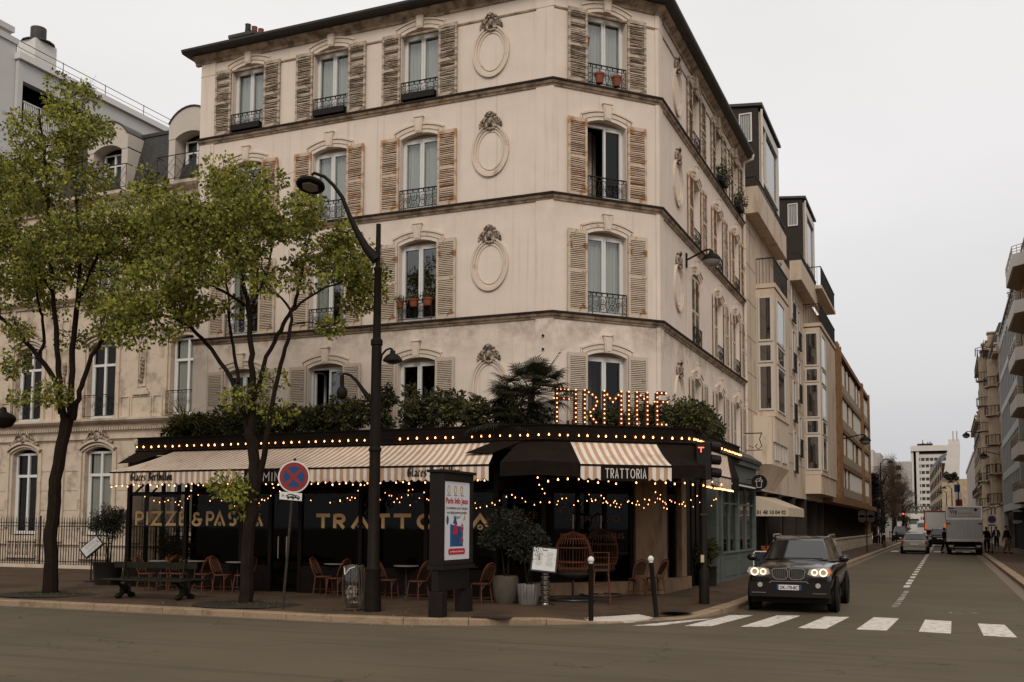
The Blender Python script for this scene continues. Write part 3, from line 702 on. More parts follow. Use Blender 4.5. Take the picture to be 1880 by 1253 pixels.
for z0, z1 in ((4.35, 6.2), (7.94, 9.3), (10.92, 12.3), (13.5, 14.95)):
    zc_, hz = (z0+z1)/2, (z1-z0)/2
    hz = .70 if z1-z0 < 1.5 else .78; zc_ = z1-.02-hz
    mm_, cm_ = mesh_of(medallion(zc_, hz), M['trim']), mesh_of(cartouche(0), M['relief'], smooth=True)
    for fr, c in ((FA, -1.71), (FB, 2.05)):
        o = link(mm_, 'medallion', fr, c, CB); q_ = link(cm_, 'cartouche', fr, c, o); q_.matrix_basis = q_.matrix_basis@Matrix.Translation((0, 0, z1-.12))@Matrix.Scale(.84, 4)
# two iron stubs, downpipe, cable
for z in (6.62, 6.28): mb = MB(FA); mb.tube([(-.22, 0, z), (-.22, .09, z)], .03, 8); ch(mb, 'iron_stub', M['iron'])
mb = MB(); X = 2.154
mb.tube([(X+.45, 14.35, 15.78), (X+.42, 14.35, 15.62), (X+.12, 14.3, 15.5), (X+.09, 14.3, 15.3), (X+.09, 14.3, 4.2)], .055, 10)
for z in (14.2, 12.2, 10.2, 8.2, 6.3): mb.lathe([(.055, z), (.075, z+.01), (.075, z+.05), (.055, z+.06)], (X+.09, 14.3, 0), 10)
ch(mb, 'downpipe', M['trim'], smooth=True)
mb = MB(); mb.tube([(X+.015, 5.3, 9.3), (X+.015, 5.3, 7.25)], .012, 5); mb.tube([(X+.015, 5.3, 7.05), (X+.015, 5.3, 4.3)], .02, 5); ch(mb, 'cable', M['trim'])
# ---------------------------------------------------------------- letters drawn as strokes
def arcp(cx_, cz_, rx, rz_, a0, a1, n=10): return [(cx_+rx*math.cos(R(a)), cz_+rz_*math.sin(R(a))) for a in np.linspace(a0, a1, n)]
GL = {
 'T': (.8, [[(0, .94), (.8, .94)], [(.4, .9), (.4, 0)]]), 'I': (.12, [[(.06, 0), (.06, 1)]]),
 'R': (.62, [[(.06, 0), (.06, 1)], [(.06, .94)]+arcp(.34, .70, .24, .24, 90, -90)+[(.06, .46)], [(.3, .44), (.58, 0)]]),
 'P': (.62, [[(.06, 0), (.06, 1)], [(.06, .94)]+arcp(.34, .68, .26, .26, 90, -90)+[(.06, .42)]]),
 'F': (.55, [[(.06, 0), (.06, 1)], [(.1, .94), (.55, .94)], [(.1, .6), (.5, .6)]]),
 'E': (.55, [[(.06, 0), (.06, 1)], [(.1, .94), (.55, .94)], [(.1, .52), (.5, .52)], [(.1, .06), (.55, .06)]]),
 'M': (.9, [[(.06, 0), (.06, 1), (.45, .42), (.84, 1), (.84, 0)]]), 'N': (.7, [[(.06, 0), (.06, 1), (.64, 0), (.64, 1)]]),
 'Z': (.7, [[(0, .94), (.62, .94), (.08, .06), (.7, .06)]]), 'O': (.95, [arcp(.475, .5, .42, .44, 0, 360, 22)[:-1]]),
 'A': (.95, [[(.03, 0), (.475, .93), (.92, 0)], arcp(.475, .13, .045, .045, 0, 360, 9)[:-1]]),
 'a': (.7, [[(.04, 0), (.35, .95), (.66, 0)], [(.17, .3), (.53, .3)]]),
 'S': (.6, [arcp(.3, .72, .22, .22, 40, 270, 10)+arcp(.3, .28, .24, .22, 90, -140, 10)]),
 '&': (.75, [[(.72, .42), (.45, .42)]+arcp(.34, .2, .26, .17, 40, -260, 14)[:12]+arcp(.34, .68, .17, .2, 240, 20, 8)]),
 'V': (.7, [[(.04, 1), (.35, 0), (.66, 1)]]),
}
def write(fr, text, s, z, h, t, n0, n1, mat, name, parent, gap=.22, xs=None, fit=None):
    """stroke letters; xs: list of (start, end) for each letter, or fit = total width"""
    w = [GL[c][0] for c in text]; tot = sum(w)+gap*(len(text)-1); k = (fit/tot if fit else h)
    x = s; outs = []
    mb_ = MB(fr)
    for i, c in enumerate(text):
        kx = k
        if xs: x = xs[i][0]; kx = (xs[i][1]-xs[i][0])/w[i]
        for j, st in enumerate(GL[c][1]):
            cl = c in 'OA' and len(st) > 7
            mb_.strip([(x+a*kx, z+b*h) for a, b in st], t, n0, n1+j*.0008, closed=cl)
        x += (w[i]+gap)*k
    return setp(mb_.build(name, mat), parent) if parent else mb_.build(name, mat)
def text_obj(body, size, mat, name, fr, s, z, n, parent, width=None, ext=.001, bold=0, shear=0, align='LEFT'):
    cu = bpy.data.curves.new('txt', 'FONT'); cu.body = body; cu.size = size; cu.extrude = ext; cu.offset = bold; cu.shear = shear; cu.align_x = align; cu.resolution_u = 3
    o = bpy.data.objects.new('txt', cu); COL.objects.link(o); bpy.context.view_layer.update()
    me = bpy.data.meshes.new_from_object(o.evaluated_get(bpy.context.evaluated_depsgraph_get())); bpy.data.objects.remove(o)
    me.materials.clear(); me.materials.append(mat)
    x = [v.co.x for v in me.vertices]; k = 1
    if width and x: k = width/(max(x)-min(x)+1e-6)
    q = MB(fr)
    vs = [(s+v.co.x*k, n+v.co.z, z+v.co.y) for v in me.vertices]
    fl = np.linalg.det(fr.a) > 0
    q.add(vs, [tuple(p.vertices) for p in me.polygons])
    ob = q.build(name, mat)
    if parent is not None: setp(ob, parent)
    return ob
# broken-script letters drawn with a slanted broad nib
BL = {'l': (.3, [[(.12, 1), (.12, .08), (.22, 0)]]), 'a': (.5, [[(.08, .55), (.25, .62), (.36, .5), (.36, .1), (.46, 0)], [(.36, .33), (.12, .25), (.10, .08), (.22, 0), (.36, .1)]]), 'c': (.44, [[(.38, .55), (.24, .62), (.10, .5), (.10, .12), (.22, 0), (.38, .08)]]),
 'e': (.46, [[(.36, .54), (.24, .62), (.10, .5), (.10, .12), (.22, 0), (.38, .08)], [(.10, .32), (.36, .42), (.36, .54)]]), 's': (.44, [[(.36, .55), (.22, .62), (.10, .5), (.14, .36), (.34, .26), (.36, .12), (.22, 0), (.08, .08)]]), 'r': (.42, [[(.02, .6), (.1, .55), (.1, .06), (.2, 0)], [(.1, .5), (.24, .62), (.36, .54)]]),
 't': (.38, [[(.14, .85), (.14, .1), (.26, 0), (.34, .06)], [(.02, .6), (.32, .6)]]), 'h': (.46, [[(.1, 1), (.1, 0)], [(.1, .5), (.26, .62), (.36, .5), (.36, .1), (.28, -.08)]]), 'i': (.3, [[(.06, .6), (.12, .55), (.12, .08), (.22, 0)], [(.1, .8), (.14, .84)]]), 'o': (.48, [[(.24, .62), (.1, .5), (.1, .12), (.24, 0), (.38, .12), (.38, .5), (.24, .62)]]),
 'n': (.5, [[(.04, .6), (.1, .55), (.1, 0)], [(.1, .5), (.26, .62), (.36, .52), (.36, .08), (.46, 0)]]), 'G': (.72, [[(.6, .85), (.4, 1), (.16, .85), (.1, .5), (.16, .12), (.4, 0), (.6, .1), (.6, .45), (.42, .5)], [(.34, .9), (.34, .15)]]), 'B': (.74, [[(.1, .9), (.3, 1), (.3, .1), (.12, 0)], [(.3, .98), (.55, .92), (.58, .65), (.34, .52)], [(.34, .52), (.62, .42), (.62, .12), (.4, 0), (.12, .06)]]), ' ': (.3, [])}
def nib_write(text, fr, s, z, h, width, n, parent):
    k = width/sum(BL[c][0]+.06 for c in text); x = s
    for word in (text,):
        mb_ = MB(fr); j = 0
        for c in text:
            for st in BL[c][1]:
                for (a, b), (c_, d) in zip(st, st[1:]):
                    w = .034*(1.25 if x > s+width*.42 else 1); nx, nz = w*.5, w*.42; p, q = (x+a*k, z+b*h), (x+c_*k, z+d*h); y = n+.0006*(j % 5); j += 1
                    mb_.add([(p[0]-nx, y, p[1]-nz), (p[0]+nx, y, p[1]+nz), (q[0]+nx, y, q[1]+nz), (q[0]-nx, y, q[1]-nz)], [(0, 1, 2, 3)])
            x += (BL[c][0]+.06)*k
        setp(mb_.build('lettering', M['ink']), parent)
# ---------------------------------------------------------------- terrace, canopy and ground floor
M['blackmetal'] = pm('black_lacquer', (.0075, .0045, .003), .6, spec=.08, var=.2, scale=4)
M['stone'] = pm('ochre_stone_cladding', (.235, .145, .085), .8, var=.15, scale=3, bump=.3, col2=(.10, .058, .034), f2=(.46, .7), s2=3, stretch=(1.4, 1.4, .4), d2=8)
M['gold'] = pm('gold_letters', (.46, .27, .12), .6, var=.06, scale=4)
M['green'] = pm('green_edge', (.03, .09, .03), .6, var=.1, scale=4)
M['cloth_b'] = pm('black_canvas', (.013, .009, .0065), .95, spec=.05, var=.25, scale=3, bump=.2)
M['cloth_w'] = pm('white_canvas', (.66, .57, .49), .9, var=.08, scale=3, col2=(.40, .32, .24), f2=(.52, .78), s2=2.2, d2=9)
M['cloth_t'] = pm('tan_canvas', (.42, .265, .165), .9, var=.08, scale=3, col2=(.28, .18, .11), f2=(.52, .78), s2=2.2, d2=9)
M['ink'] = pm('black_lettering', (.02, .015, .012), .8, var=0)
M['lettw'] = pm('cream_lettering', (.55, .50, .44), .8, var=0)
def bulbmat(name, col, st):
    m = bpy.data.materials.new(name); m.use_nodes = True; b = m.node_tree.nodes['Principled BSDF']
    b.inputs['Base Color'].default_value = (.6, .35, .15, 1); b.inputs['Emission Color'].default_value = (*col, 1); b.inputs['Emission Strength'].default_value = st; return m
M['bulb'] = bulbmat('glowing_bulb', (1, .36, .12), 7.5)
M['bulbsign'] = bulbmat('sign_bulb', (1, .38, .15), 4)
FXY = [(-11.2, -2.1), (.62, -2.1), (3.45, .1), (3.45, 6.25)]
CL = math.hypot(2.83, 2.2); CDF = (2.83/CL, 2.2/CL)
F1 = FR((0, -2.1, 0), (1, 0, 0), (0, -1, 0)); F2 = FR((.62, -2.1, 0), (*CDF, 0), (CDF[1], -CDF[0], 0)); F3 = FR((3.45, .1, 0), (0, 1, 0), (1, 0, 0))
def onF(fr, px, py, n=0):
    r_ = ray(px, py); nd = fr.a[1]; p0 = fr.o+nd*n; t = ((p0-CAM)@nd)/(r_@nd); p = CAM+r_*t-fr.o
    return float(p@fr.a[0]), float(p[2])
TR = thing('restaurant_terrace', 'black glazed restaurant terrace with bulb-lit canopy and gold PIZZE&PASTA and TRATTORIA lettering', 'terrace', (-5, -1, .19))
def tp(mb_, name, mats, **k): return setp(mb_.build(name, mats, **k), TR)
tp(MB().slab([(-11.15, -2.0), (.6, -2.0), (3.38, .12), (3.38, 6.2), (2.17, 6.2), (2.17, 2.24), (.0, -.02), (-11.15, -.02)], 3.98, 4.12), 'roof_slab', M['zinc'])
tp(sweep(FXY, [(-.09, 3.72), (0, 3.72), (0, 4.16), (.03, 4.17), (.03, 4.2), (-.09, 4.2)]), 'fascia', M['blackmetal'])
tp(sweep(FXY, [(-.02, 3.80), (.07, 3.80), (.09, 3.84), (.04, 3.88), (-.02, 3.88)]), 'awning_cassette', M['blackmetal'])
# glazed front
GX = [-11.5, -9.55, -7.75, -6.85, -5.95, -4.2, -2.4, -.6]
mb = MB(FR((0, -2.0, 0), (1, 0, 0), (0, -1, 0)))
for i, x in enumerate(GX): mb.box((x-.05, -.05, .15), (x+.05, .05, 3.72))
for a, b in zip(GX, GX[1:]): mb.box((a+.05, -.04, 2.66), (b-.05, .04, 2.74))
mb.box((-11.45, -.03, 2.98), (-.65, .03, 3.7))
tp(mb, 'front_frame', M['blackmetal'])
mb = MB(FR((0, -2.0, 0), (1, 0, 0), (0, -1, 0)))
for i, (a, b) in enumerate(zip(GX, GX[1:])):
    if i == 3: continue
    mb = MB(FR((0, -2.0, 0), (1, 0, 0), (0, -1, 0))); mb.box((a+.05, -.035, .16), (b-.05, .035, .80)); mb.box((a+.05, -.045, .80), (b-.05, .045, .86))
    mb.box((a+.2, .035, .28), (b-.2, .045, .68)); tp(mb, 'stall_riser', M['blackmetal'])
mb = MB()
mb.box((-11.55, -1.95, .15), (-11.46, -1.9, .9)); mb.box((-11.54, -1.9, .16), (-11.48, -.1, .62))
for y in (-1.35, -.7, -.06): mb.box((-11.55, y-.04, .15), (-11.46, y+.04, 3.72))
mb.box((-11.54, -1.95, 2.64), (-11.47, -.05, 2.72))
mb.tube([(-11.5, -1.95, 2.62), (-11.5, -1.5, 2.95)], .03, 6); mb.tube([(-11.5, -1.3, 2.62), (-11.5, -.9, 2.95)], .03, 6)
tp(mb, 'side_frame', M['blackmetal'])
for a, b in zip(GX, GX[1:]):
    o = tp(MB().quad((a+.05, -2.0, .86 if a != -6.85 else .3), (b-.05, -2.0, .86 if a != -6.85 else .3), (b-.05, -2.0, 2.66), (a+.05, -2.0, 2.66)), 'window_pane' if a != -6.85 else 'glass_door', M['darkglass'])
    if a == -6.85:
        h = MB()
        for x in (-6.55, -6.3): h.tube([(x, -2.03, 1.02), (x, -2.09, 1.04), (x, -2.09, 1.58), (x, -2.03, 1.6)], .014, 6)
        M['steel'] = pm('brushed_steel', (.4, .37, .33), .35, metal=1, var=.1, scale=10)
        setp(h.build('door_handle', M['steel']), o)
tp(MB().quad((-11.5, -1.9, .62), (-11.5, -.1, .62), (-11.5, -.1, 2.64), (-11.5, -1.9, 2.64)), 'side_pane', M['darkglass'])
# right return of the glazed part
mb = MB(); mb.box((-.64, -1.95, .16), (-.56, -.02, .9)); mb.box((-.64, -1.05, .9), (-.56, -.95, 3.7)); mb.box((-.64, -1.95, 2.7), (-.56, -.02, 3.7)); tp(mb, 'side_frame', M['blackmetal'])
tp(MB().quad((-.6, -1.95, .9), (-.6, -.05, .9), (-.6, -.05, 2.7), (-.6, -1.95, 2.7)), 'side_pane', M['darkglass'])
# corner posts carrying the open canopy
mb = MB(); mb.box((.5, -1.98, .15), (.58, -1.9, 3.98)); tp(mb, 'post', M['blackmetal'])
mb = MB(); mb.slab([(-11.45, -1.9), (-.65, -1.9), (-.65, -.01), (-11.45, -.01)], .19, .2); tp(mb, 'floor', M['room'])
# lettering on the glass
def xs_on(pairs, y=-2.03): return [(float(PY(a, 955, y)[0]), float(PY(b, 955, y)[0])) for a, b in pairs]
FG = FR((0, -2.0, 0), (1, 0, 0), (0, -1, 0))
PZ1 = xs_on([(248, 262), (267.5, 271.5), (277, 296), (304, 322), (328, 343), (351, 371), (378, 391), (393, 412), (418, 433), (437, 455), (461, 481)])
PZ2 = xs_on([(580, 605), (612, 632), (645, 677), (690, 715), (722, 754), (766, 794), (806, 826), (840, 845), (862, 900)])
for nm, tx, xx, z, h, t in (('lettering', 'PIZZE&PASTA', PZ1, 1.85, .36, .066), ('lettering', 'TRATTORIA', PZ2, 1.81, .33, .088)):
    lo = write(FG, tx, 0, z, h, t, .012, .016, M['gold'], nm, TR, xs=xx)
    write(FR((.014, -2.0, -.016), (1, 0, 0), (0, -1, 0)), tx, 0, z, h, t, .006, .0085, M['green'], 'letter_shadow', lo, xs=xx)
# ground floor behind the terrace: dark fronts, stone pillars and plinth at the corner
GF = FR((0, 0, 0), (1, 0, 0), (0, -1, 0))
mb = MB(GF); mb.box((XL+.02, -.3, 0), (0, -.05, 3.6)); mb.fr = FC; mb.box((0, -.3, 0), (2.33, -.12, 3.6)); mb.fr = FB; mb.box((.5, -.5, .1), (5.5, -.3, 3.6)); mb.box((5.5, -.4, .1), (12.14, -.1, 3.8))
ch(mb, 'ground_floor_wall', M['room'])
mb = MB(FC)
for s_ in (.03, .75, 1.5, 2.26): mb.box((s_-.03, -.12, .5), (s_+.06, -.04, 3.5))
mb.box((.0, -.12, 2.7), (2.33, -.05, 2.8)); mb.box((0, -.12, 3.4), (2.33, .0, 3.62))
ch(mb, 'shopfront_frame', M['blackmetal'])
ch(MB(FC).quad((.09, -.09, .55), (2.25, -.09, .55), (2.25, -.09, 2.7), (.09, -.09, 2.7)), 'shop_window', M['darkglass'])
mb = MB(FC); mb.box((2.35, -.4, .5), (SQ+.02, .03, 3.62)); mb.box((2.31, -.4, .5), (SQ+.04, .06, .86)); ch(mb, 'stone_pillar', M['stone'])
mb = MB(FB); mb.box((.025, -.4, .5), (.55, .03, 3.62)); ch(mb, 'stone_pillar', M['stone'])
mb = MB(FB); mb.box((2.15, -.4, .5), (2.72, .03, 3.62)); ch(mb, 'stone_pillar', M['stone'])
mb = MB(FB); mb.box((.55, -.28, .3), (1.0, -.22, 3.3)); mb.box((1.0, -.3, .3), (1.08, -.16, 3.3)); mb.box((1.95, -.3, .3), (2.15, -.12, 3.3)); mb.box((.55, -.3, 2.6), (2.15, -.1, 2.75)); ch(mb, 'door_frame', M['blackmetal'])
ch(MB(FB).quad((1.08, -.2, .5), (1.95, -.2, .5), (1.95, -.2, 2.6), (1.08, -.2, 2.6)), 'glass_door', M['darkglass'])
mb = MB(FC); mb.box((-.6, -.3, .1), (SQ+.04, .10, .5)); mb.fr = FB; mb.box((.05, -.3, .1), (3.0, .10, .49)); ch(mb, 'plinth', M['stone'])
mb = MB(FB); mb.box((2.72, -.3, .1), (5.5, -.02, 3.5))
for s_ in (2.8, 3.4, 4.0, 4.6, 5.2): mb.box((s_, -.02, .5), (s_+.08, .02, 3.2))
ch(mb, 'timber_shopfront', M['black'])
for c_, a, b, z_ in (('APERITIVO', (1040, 952), (1140, 952), .15), ('FIRMINE PARIS', (1030, 984), (1148, 984), .15)):
    s0, z0 = onF(FC, a[0], a[1]+4, 0); s1, _ = onF(FC, b[0], b[1]+4, 0)
    M['dimgold'] = M.get('dimgold') or pm('dim_gold', (.13, .075, .035), .7, var=.1, scale=5)
    text_obj(c_, .2, M['dimgold'], 'window_lettering', FC, s0, z0-.02, -.08, CB, width=(s1-s0))
s0, z0 = onF(FC, 936, 948); s1, _ = onF(FC, 985, 948)
# PIZZE painted on the glazed return
text_obj('PIZZE', .24, pm('dim_orange_letters', (.2, .075, .025), .7, var=.1), 'window_lettering', FR((0, -.03, 0), (1, 0, 0), (0, -1, 0)), float(PY(936, 948, -.06)[0]), float(PY(936, 952, -.06)[2]), .03, CB, width=float(PY(985, 948, -.06)[0]-PY(936, 948, -.06)[0]))
# ---------------------------------------------------------------- awnings
def awning(name, label, fr, s0, s1, ztop, nfront, zfront, val=.34, pair=.18, ntop=.05, black=(), text=None, s0f=None, s1f=None, cat='awning', mats=None, sag=.045, allblack=False):
    s0f = s0 if s0f is None else s0f; s1f = s1 if s1f is None else s1f
    p0 = fr((s0f, nfront, zfront)); T_ = thing(name, label, cat, tuple(fr(((s0f+s1f)/2, ntop, ztop))))
    mats = mats or [M['cloth_w'], M['cloth_t'], M['cloth_b']]
    n_ = max(2, int(round((s1f-s0f)/(pair/2))))
    c = MB(fr); v = MB(fr)
    for i in range(n_):
        a, b = i/n_, (i+1)/n_; ft, fb_ = s0+(s1-s0)*a, s0+(s1-s0)*b; gt, gb = s0f+(s1f-s0f)*a, s0f+(s1f-s0f)*b
        mid = (gt+gb)/2; blk = allblack or any(q0 <= mid <= q1 for q0, q1 in black)
        c.m = 2 if allblack else i % 2; rows = 5; pts = []
        for k_ in range(rows+1):
            u = k_/rows; nz_ = ntop+(nfront-ntop)*u; zz = ztop+(zfront-ztop)*u-sag*math.sin(math.pi*u)
            pts.append(((ft+(gt-ft)*u, nz_, zz), (fb_+(gb-fb_)*u, nz_, zz)))
        for k_ in range(rows): c.quad(pts[k_][0], pts[k_+1][0], pts[k_+1][1], pts[k_][1])
        v.m = 2 if blk else i % 2
        ph = lambda q: 0 if blk else -.045*abs(math.sin(math.pi*(q)/2))
        w0 = .008*math.sin(i*1.1); w1 = .008*math.sin((i+1)*1.1)
        if blk: v.quad((gt, nfront+.012, zfront-.03), (gb, nfront+.012, zfront-.03), (gb, nfront+.012, zfront-val-.02), (gt, nfront+.012, zfront-val-.02))
        else:
            cols = 4; q = []
            for k_ in range(cols+1):
                f_ = (i+k_/cols); s_ = gt+(gb-gt)*k_/cols; q.append((s_, zfront-val+.05-.055*abs(math.sin(math.pi*f_/2))))
            for k_ in range(cols):
                v.quad((q[k_][0], nfront, zfront-.03), (q[k_+1][0], nfront, zfront-.03), (q[k_+1][0], nfront+w0*.5, q[k_+1][1]), (q[k_][0], nfront+w0*.5, q[k_][1]))
    setp(c.build('canopy_cloth', mats), T_); vo = setp(v.build('valance', mats), T_)
    b_ = MB(fr); b_.box((s0f-.02, nfront-.05, zfront-.045), (s1f+.02, nfront+.008, zfront-.01))
    for s_ in (s0f+.4, (s0f+s1f)/2, s1f-.4): b_.tube([(s_, ntop, ztop-.1), (s_, (ntop+nfront)/2, (ztop+zfront)/2-.12), (s_, nfront-.03, zfront-.04)], .018, 6)
    setp(b_.build('front_bar', M['blackmetal']), T_)
    return T_, vo
AZ, AF, AT = 3.23, 1.2, 3.79
AW, vo = awning('awning', 'long tan-striped awning over the avenue terrace, lettered Glaces Berthillon', F1, -9.9, -.55, AT, AF, AZ, black=[(-6.72, -5.35)], s0f=-10.95, s1f=-.22, val=.36)
for a, b in ((240, 317), (748, 845)):
    s0, _ = onF(F1, a, 868, AF); s1, _ = onF(F1, b, 868, AF); k = 2
    # blackletter-like heavy lettering
    nib_write('Glaces Berthillon', F1, s0, AZ-.25, .21, s1-s0, AF+.012, vo)
write(F1, 'FIRMINE', -6.6, AZ-.31, .21, .022, AF+.014, AF+.017, M['lettw'], 'lettering', vo, fit=1.1, gap=.3)
# black flaps at both ends of the long awning and the black cloth round the corner
def sheet(name, label, quads, mat, cat='awning'):
    m_ = MB()
    for q in quads: m_.quad(*q)
    o = m_.build(name, mat); so = o.modifiers.new('thick', 'SOLIDIFY'); so.thickness = .006
    return tag(o, label, cat)
def pA(fr, s, u, up=.03): return tuple(fr((s, .05+(AF-.05)*u, AT+(AZ-AT)*u+up)))
setp(sheet('end_flap', None, [(pA(F1, -11.15, 0), pA(F1, -9.9, 0), pA(F1, -10.62, .62), pA(F1, -11.1, .66))], M['cloth_b'], None), AW)
setp(sheet('end_flap', None, [(pA(F1, -1.05, .55), pA(F1, -.60, 0), pA(F1, .15, 0), pA(F1, -.35, .55))], M['cloth_b'], None), AW)
cs0, _ = onF(F2, 1047, 812, .05); cs1, _ = onF(F2, 1205, 812, .05); cf0, _ = onF(F2, 1066, 852, AF); cf1, _ = onF(F2, 1233, 860, AF)
awning('awning', 'small striped awning lettered TRATTORIA over the cut-off corner', F2, cs0, cs1, AT, AF, AZ, black=[onF(F2, 1106, 870, AF)[:1]+onF(F2, 1191, 870, AF)[:1]], s0f=cf0, s1f=cf1, val=.34)
TA = bpy.data.objects[-1] if False else [o for o in COL.objects if o.get('label', '').startswith('small striped awning')][0]
tv = [c for c in TA.children if c.name.startswith('valance')][0]
a = onF(F2, 1111, 870, AF)[0]; b = onF(F2, 1186, 870, AF)[0]
write(F2, 'TRaTTORIa', a, AZ-.30, .215, .020, AF+.014, AF+.017, M['lettw'], 'lettering', tv, fit=b-a, gap=.3)
# black cloth pieces
q = []
c0 = F1((-.1, AF*.8, AZ+.04)); c1 = F2((cf0-.15, AF*.95, AZ+.03))
m_ = MB(); P0 = [tuple(F1((.0, .05, AT))), tuple(F2((0, .05, AT))), tuple(F2((cs0, .05, AT)))]; P1 = [tuple(F1((-.0, AF*.9, AZ+.03))), tuple(F2((-.55, AF*.97, AZ+.05))), tuple(F2((cf0, AF*.97, AZ+.02)))]
for i in range(2): m_.quad(P0[i], P0[i+1], P1[i+1], P1[i])
for i in range(2):
    a_, b_ = P1[i], P1[i+1]; m_.quad(a_, b_, (b_[0], b_[1], b_[2]-.3), (a_[0], a_[1], a_[2]-.3))
o = m_.build('awning', M['cloth_b']); o.modifiers.new('thick', 'SOLIDIFY').thickness = .006
tag(o, 'plain black awning cloth between the long striped awning and the TRATTORIA awning', 'awning')
m_ = MB(); P0 = [tuple(F2((cs1, .05, AT))), tuple(F2((CL, .05, AT))), tuple(F3((.35, .05, AT)))]; P1 = [tuple(F2((cf1, AF*.97, AZ))), tuple(F2((CL+.12, .5, AZ+.05))), tuple(F3((.25, .3, AZ-.03)))]
for i in range(2): m_.quad(P0[i], P0[i+1], P1[i+1], P1[i])
for i in range(2):
    a_, b_ = P1[i], P1[i+1]; m_.quad(a_, b_, (b_[0], b_[1], b_[2]-.28), (a_[0], a_[1], a_[2]-.28))
o = m_.build('awning', M['cloth_b']); o.modifiers.new('thick', 'SOLIDIFY').thickness = .006
tag(o, 'plain black awning cloth right of the TRATTORIA awning', 'awning')
A3, v3 = awning('awning', 'striped awning over the side street, beside the traffic light', F3, .25, 4.1, AT, .26, 3.18, black=[(1.0, 1.9)], s0f=.25, s1f=3.5, val=.33)
write(F3, 'FIRMINE', 1.08, 3.18-.28, .19, .018, .274, .277, M['lettw'], 'lettering', v3, fit=.75, gap=.3)
m_ = MB(F3); m_.quad((4.12, .05, AT), (4.7, .05, AT), (4.5, .28, 3.2), (3.55, .28, 3.18)); m_.quad((3.55, .28, 3.18), (4.5, .28, 3.2), (4.5, .28, 2.85), (3.55, .28, 2.85)); setp(m_.build('end_flap', M['cloth_b']), A3)
# ---------------------------------------------------------------- light strings
BM = mesh_of(MB().lathe([(0, -.028), (.018, -.022), (.025, 0), (.02, .014), (.009, .026), (.009, .04), (0, .04)], n=8), M['bulb'], True)
BD = mesh_of(MB().lathe([(0, -.022), (.014, -.016), (.019, 0), (.008, .02), (.008, .035), (0, .035)], n=7), M['bulb'], True)
def bulb(parent, p, me=BM, rx=0, sc=1):
    o = bpy.data.objects.new('bulb', me); COL.objects.link(o); o.parent = parent
    o.location = Vector(p)-parent.location; o.rotation_euler = (rx, 0, random.random()*6); o.scale = (sc,)*3; return o
def string(label, pts, cord=True, me=BM, group=None, sc=1, name='string_lights'):
    t = thing(name, label, 'string lights', tuple(pts[0]), group=group)
    m_ = MB(); m_.tube([tuple(np.array(p)+(0, 0, .035)) for p in pts], .005, 4); setp(m_.build('cord', M['black']), t)
    for p in pts:
        if random.random() > .04: bulb(t, p, me, sc=sc*random.uniform(.62, .92))
    return t
def along(fr, s0, s1, step, n, z): k = int(abs(s1-s0)/step); return [tuple(fr((s0+(s1-s0)*(i+random.uniform(-.12, .12))/k, n, z+random.uniform(-.006, .006)))) for i in range(k+1)]
string('row of glowing bulbs along the black fascia above the avenue terrace', along(F1, -11.15, .5, .235, .06, 3.94))
string('row of glowing bulbs along the black fascia above the TRATTORIA awning', along(F2, .1, CL-.05, .215, .06, 3.94))
string('row of glowing bulbs receding along the side street fascia', along(F3, .1, 6.1, .2, .06, 3.94))
string('bulbs hanging along the scalloped hem of the long striped awning', [tuple(np.array(p)+(0, 0, random.uniform(-.05, .02))) for p in along(F1, -10.9, -.3, .185, AF+.0, AZ-.37)], sc=.8)
string('bulbs hanging along the hem of the side street awning', along(F3, .1, 3.7, .15, .27, 2.83), sc=.85)
cor = [tuple(np.array(p)+(0, 0, random.uniform(-.08, .04))) for p in along(F2, -.5, CL+.2, .22, 1.15, 2.88)]
string('bulbs hanging below the black corner awning', cor, sc=.85)
def swag(label, posts, sagk, step):
    pts = []
    for a, b in zip(posts, posts[1:]):
        a, b = np.array(a, float), np.array(b, float); L_ = np.linalg.norm(b-a); k = max(2, int(L_/step))
        for i in range(k):
            u = i/k; p = a+(b-a)*u; u2 = min(1, max(0, u+random.uniform(-.35, .35)/k)); p = a+(b-a)*u2; p[2] -= sagk*L_*4*u*(1-u)*.25*random.uniform(.7, 1.3); pts.append(tuple(p+np.array([random.uniform(-.04, .04), random.uniform(-.06, .06), random.uniform(-.09, .07)])))
    string(label, pts, me=BD, sc=random.uniform(.6, .8))
swag('zigzag fairy lights slung under the long striped awning', [(-11, -2.2, 2.72)]+[(-11+1.25*i, (-3.1, -2.2)[i % 2], (2.78, 2.5)[(i//1) % 2]) for i in range(1, 9)], .5, .2)
swag('fairy lights drooping between the glass front and the advertising panel', [(-3.4, -2.2, 2.7), (-2.2, -3.1, 2.72), (-1.2, -2.2, 2.45), (.2, -3.1, 2.65), (.6, -2.1, 2.4)], .5, .17)
swag('fairy lights zigzagging below the corner canopy', [tuple(F2((s_, n_, z_))) for s_, n_, z_ in ((-.4, .9, 2.75), (.4, .1, 2.5), (1.0, 1.0, 2.6), (1.7, .1, 2.42), (2.3, 1.0, 2.62), (3.0, .1, 2.45), (3.5, .9, 2.65))], .45, .15)
swag('second strand of fairy lights drooping around the stone pillar', [tuple(F2((s_, n_, z_))) for s_, n_, z_ in ((1.2, -.5, 2.7), (2.0, .4, 2.45), (2.9, -.4, 2.6), (3.6, .5, 2.5), (4.3, .0, 2.6))], .5, .17)
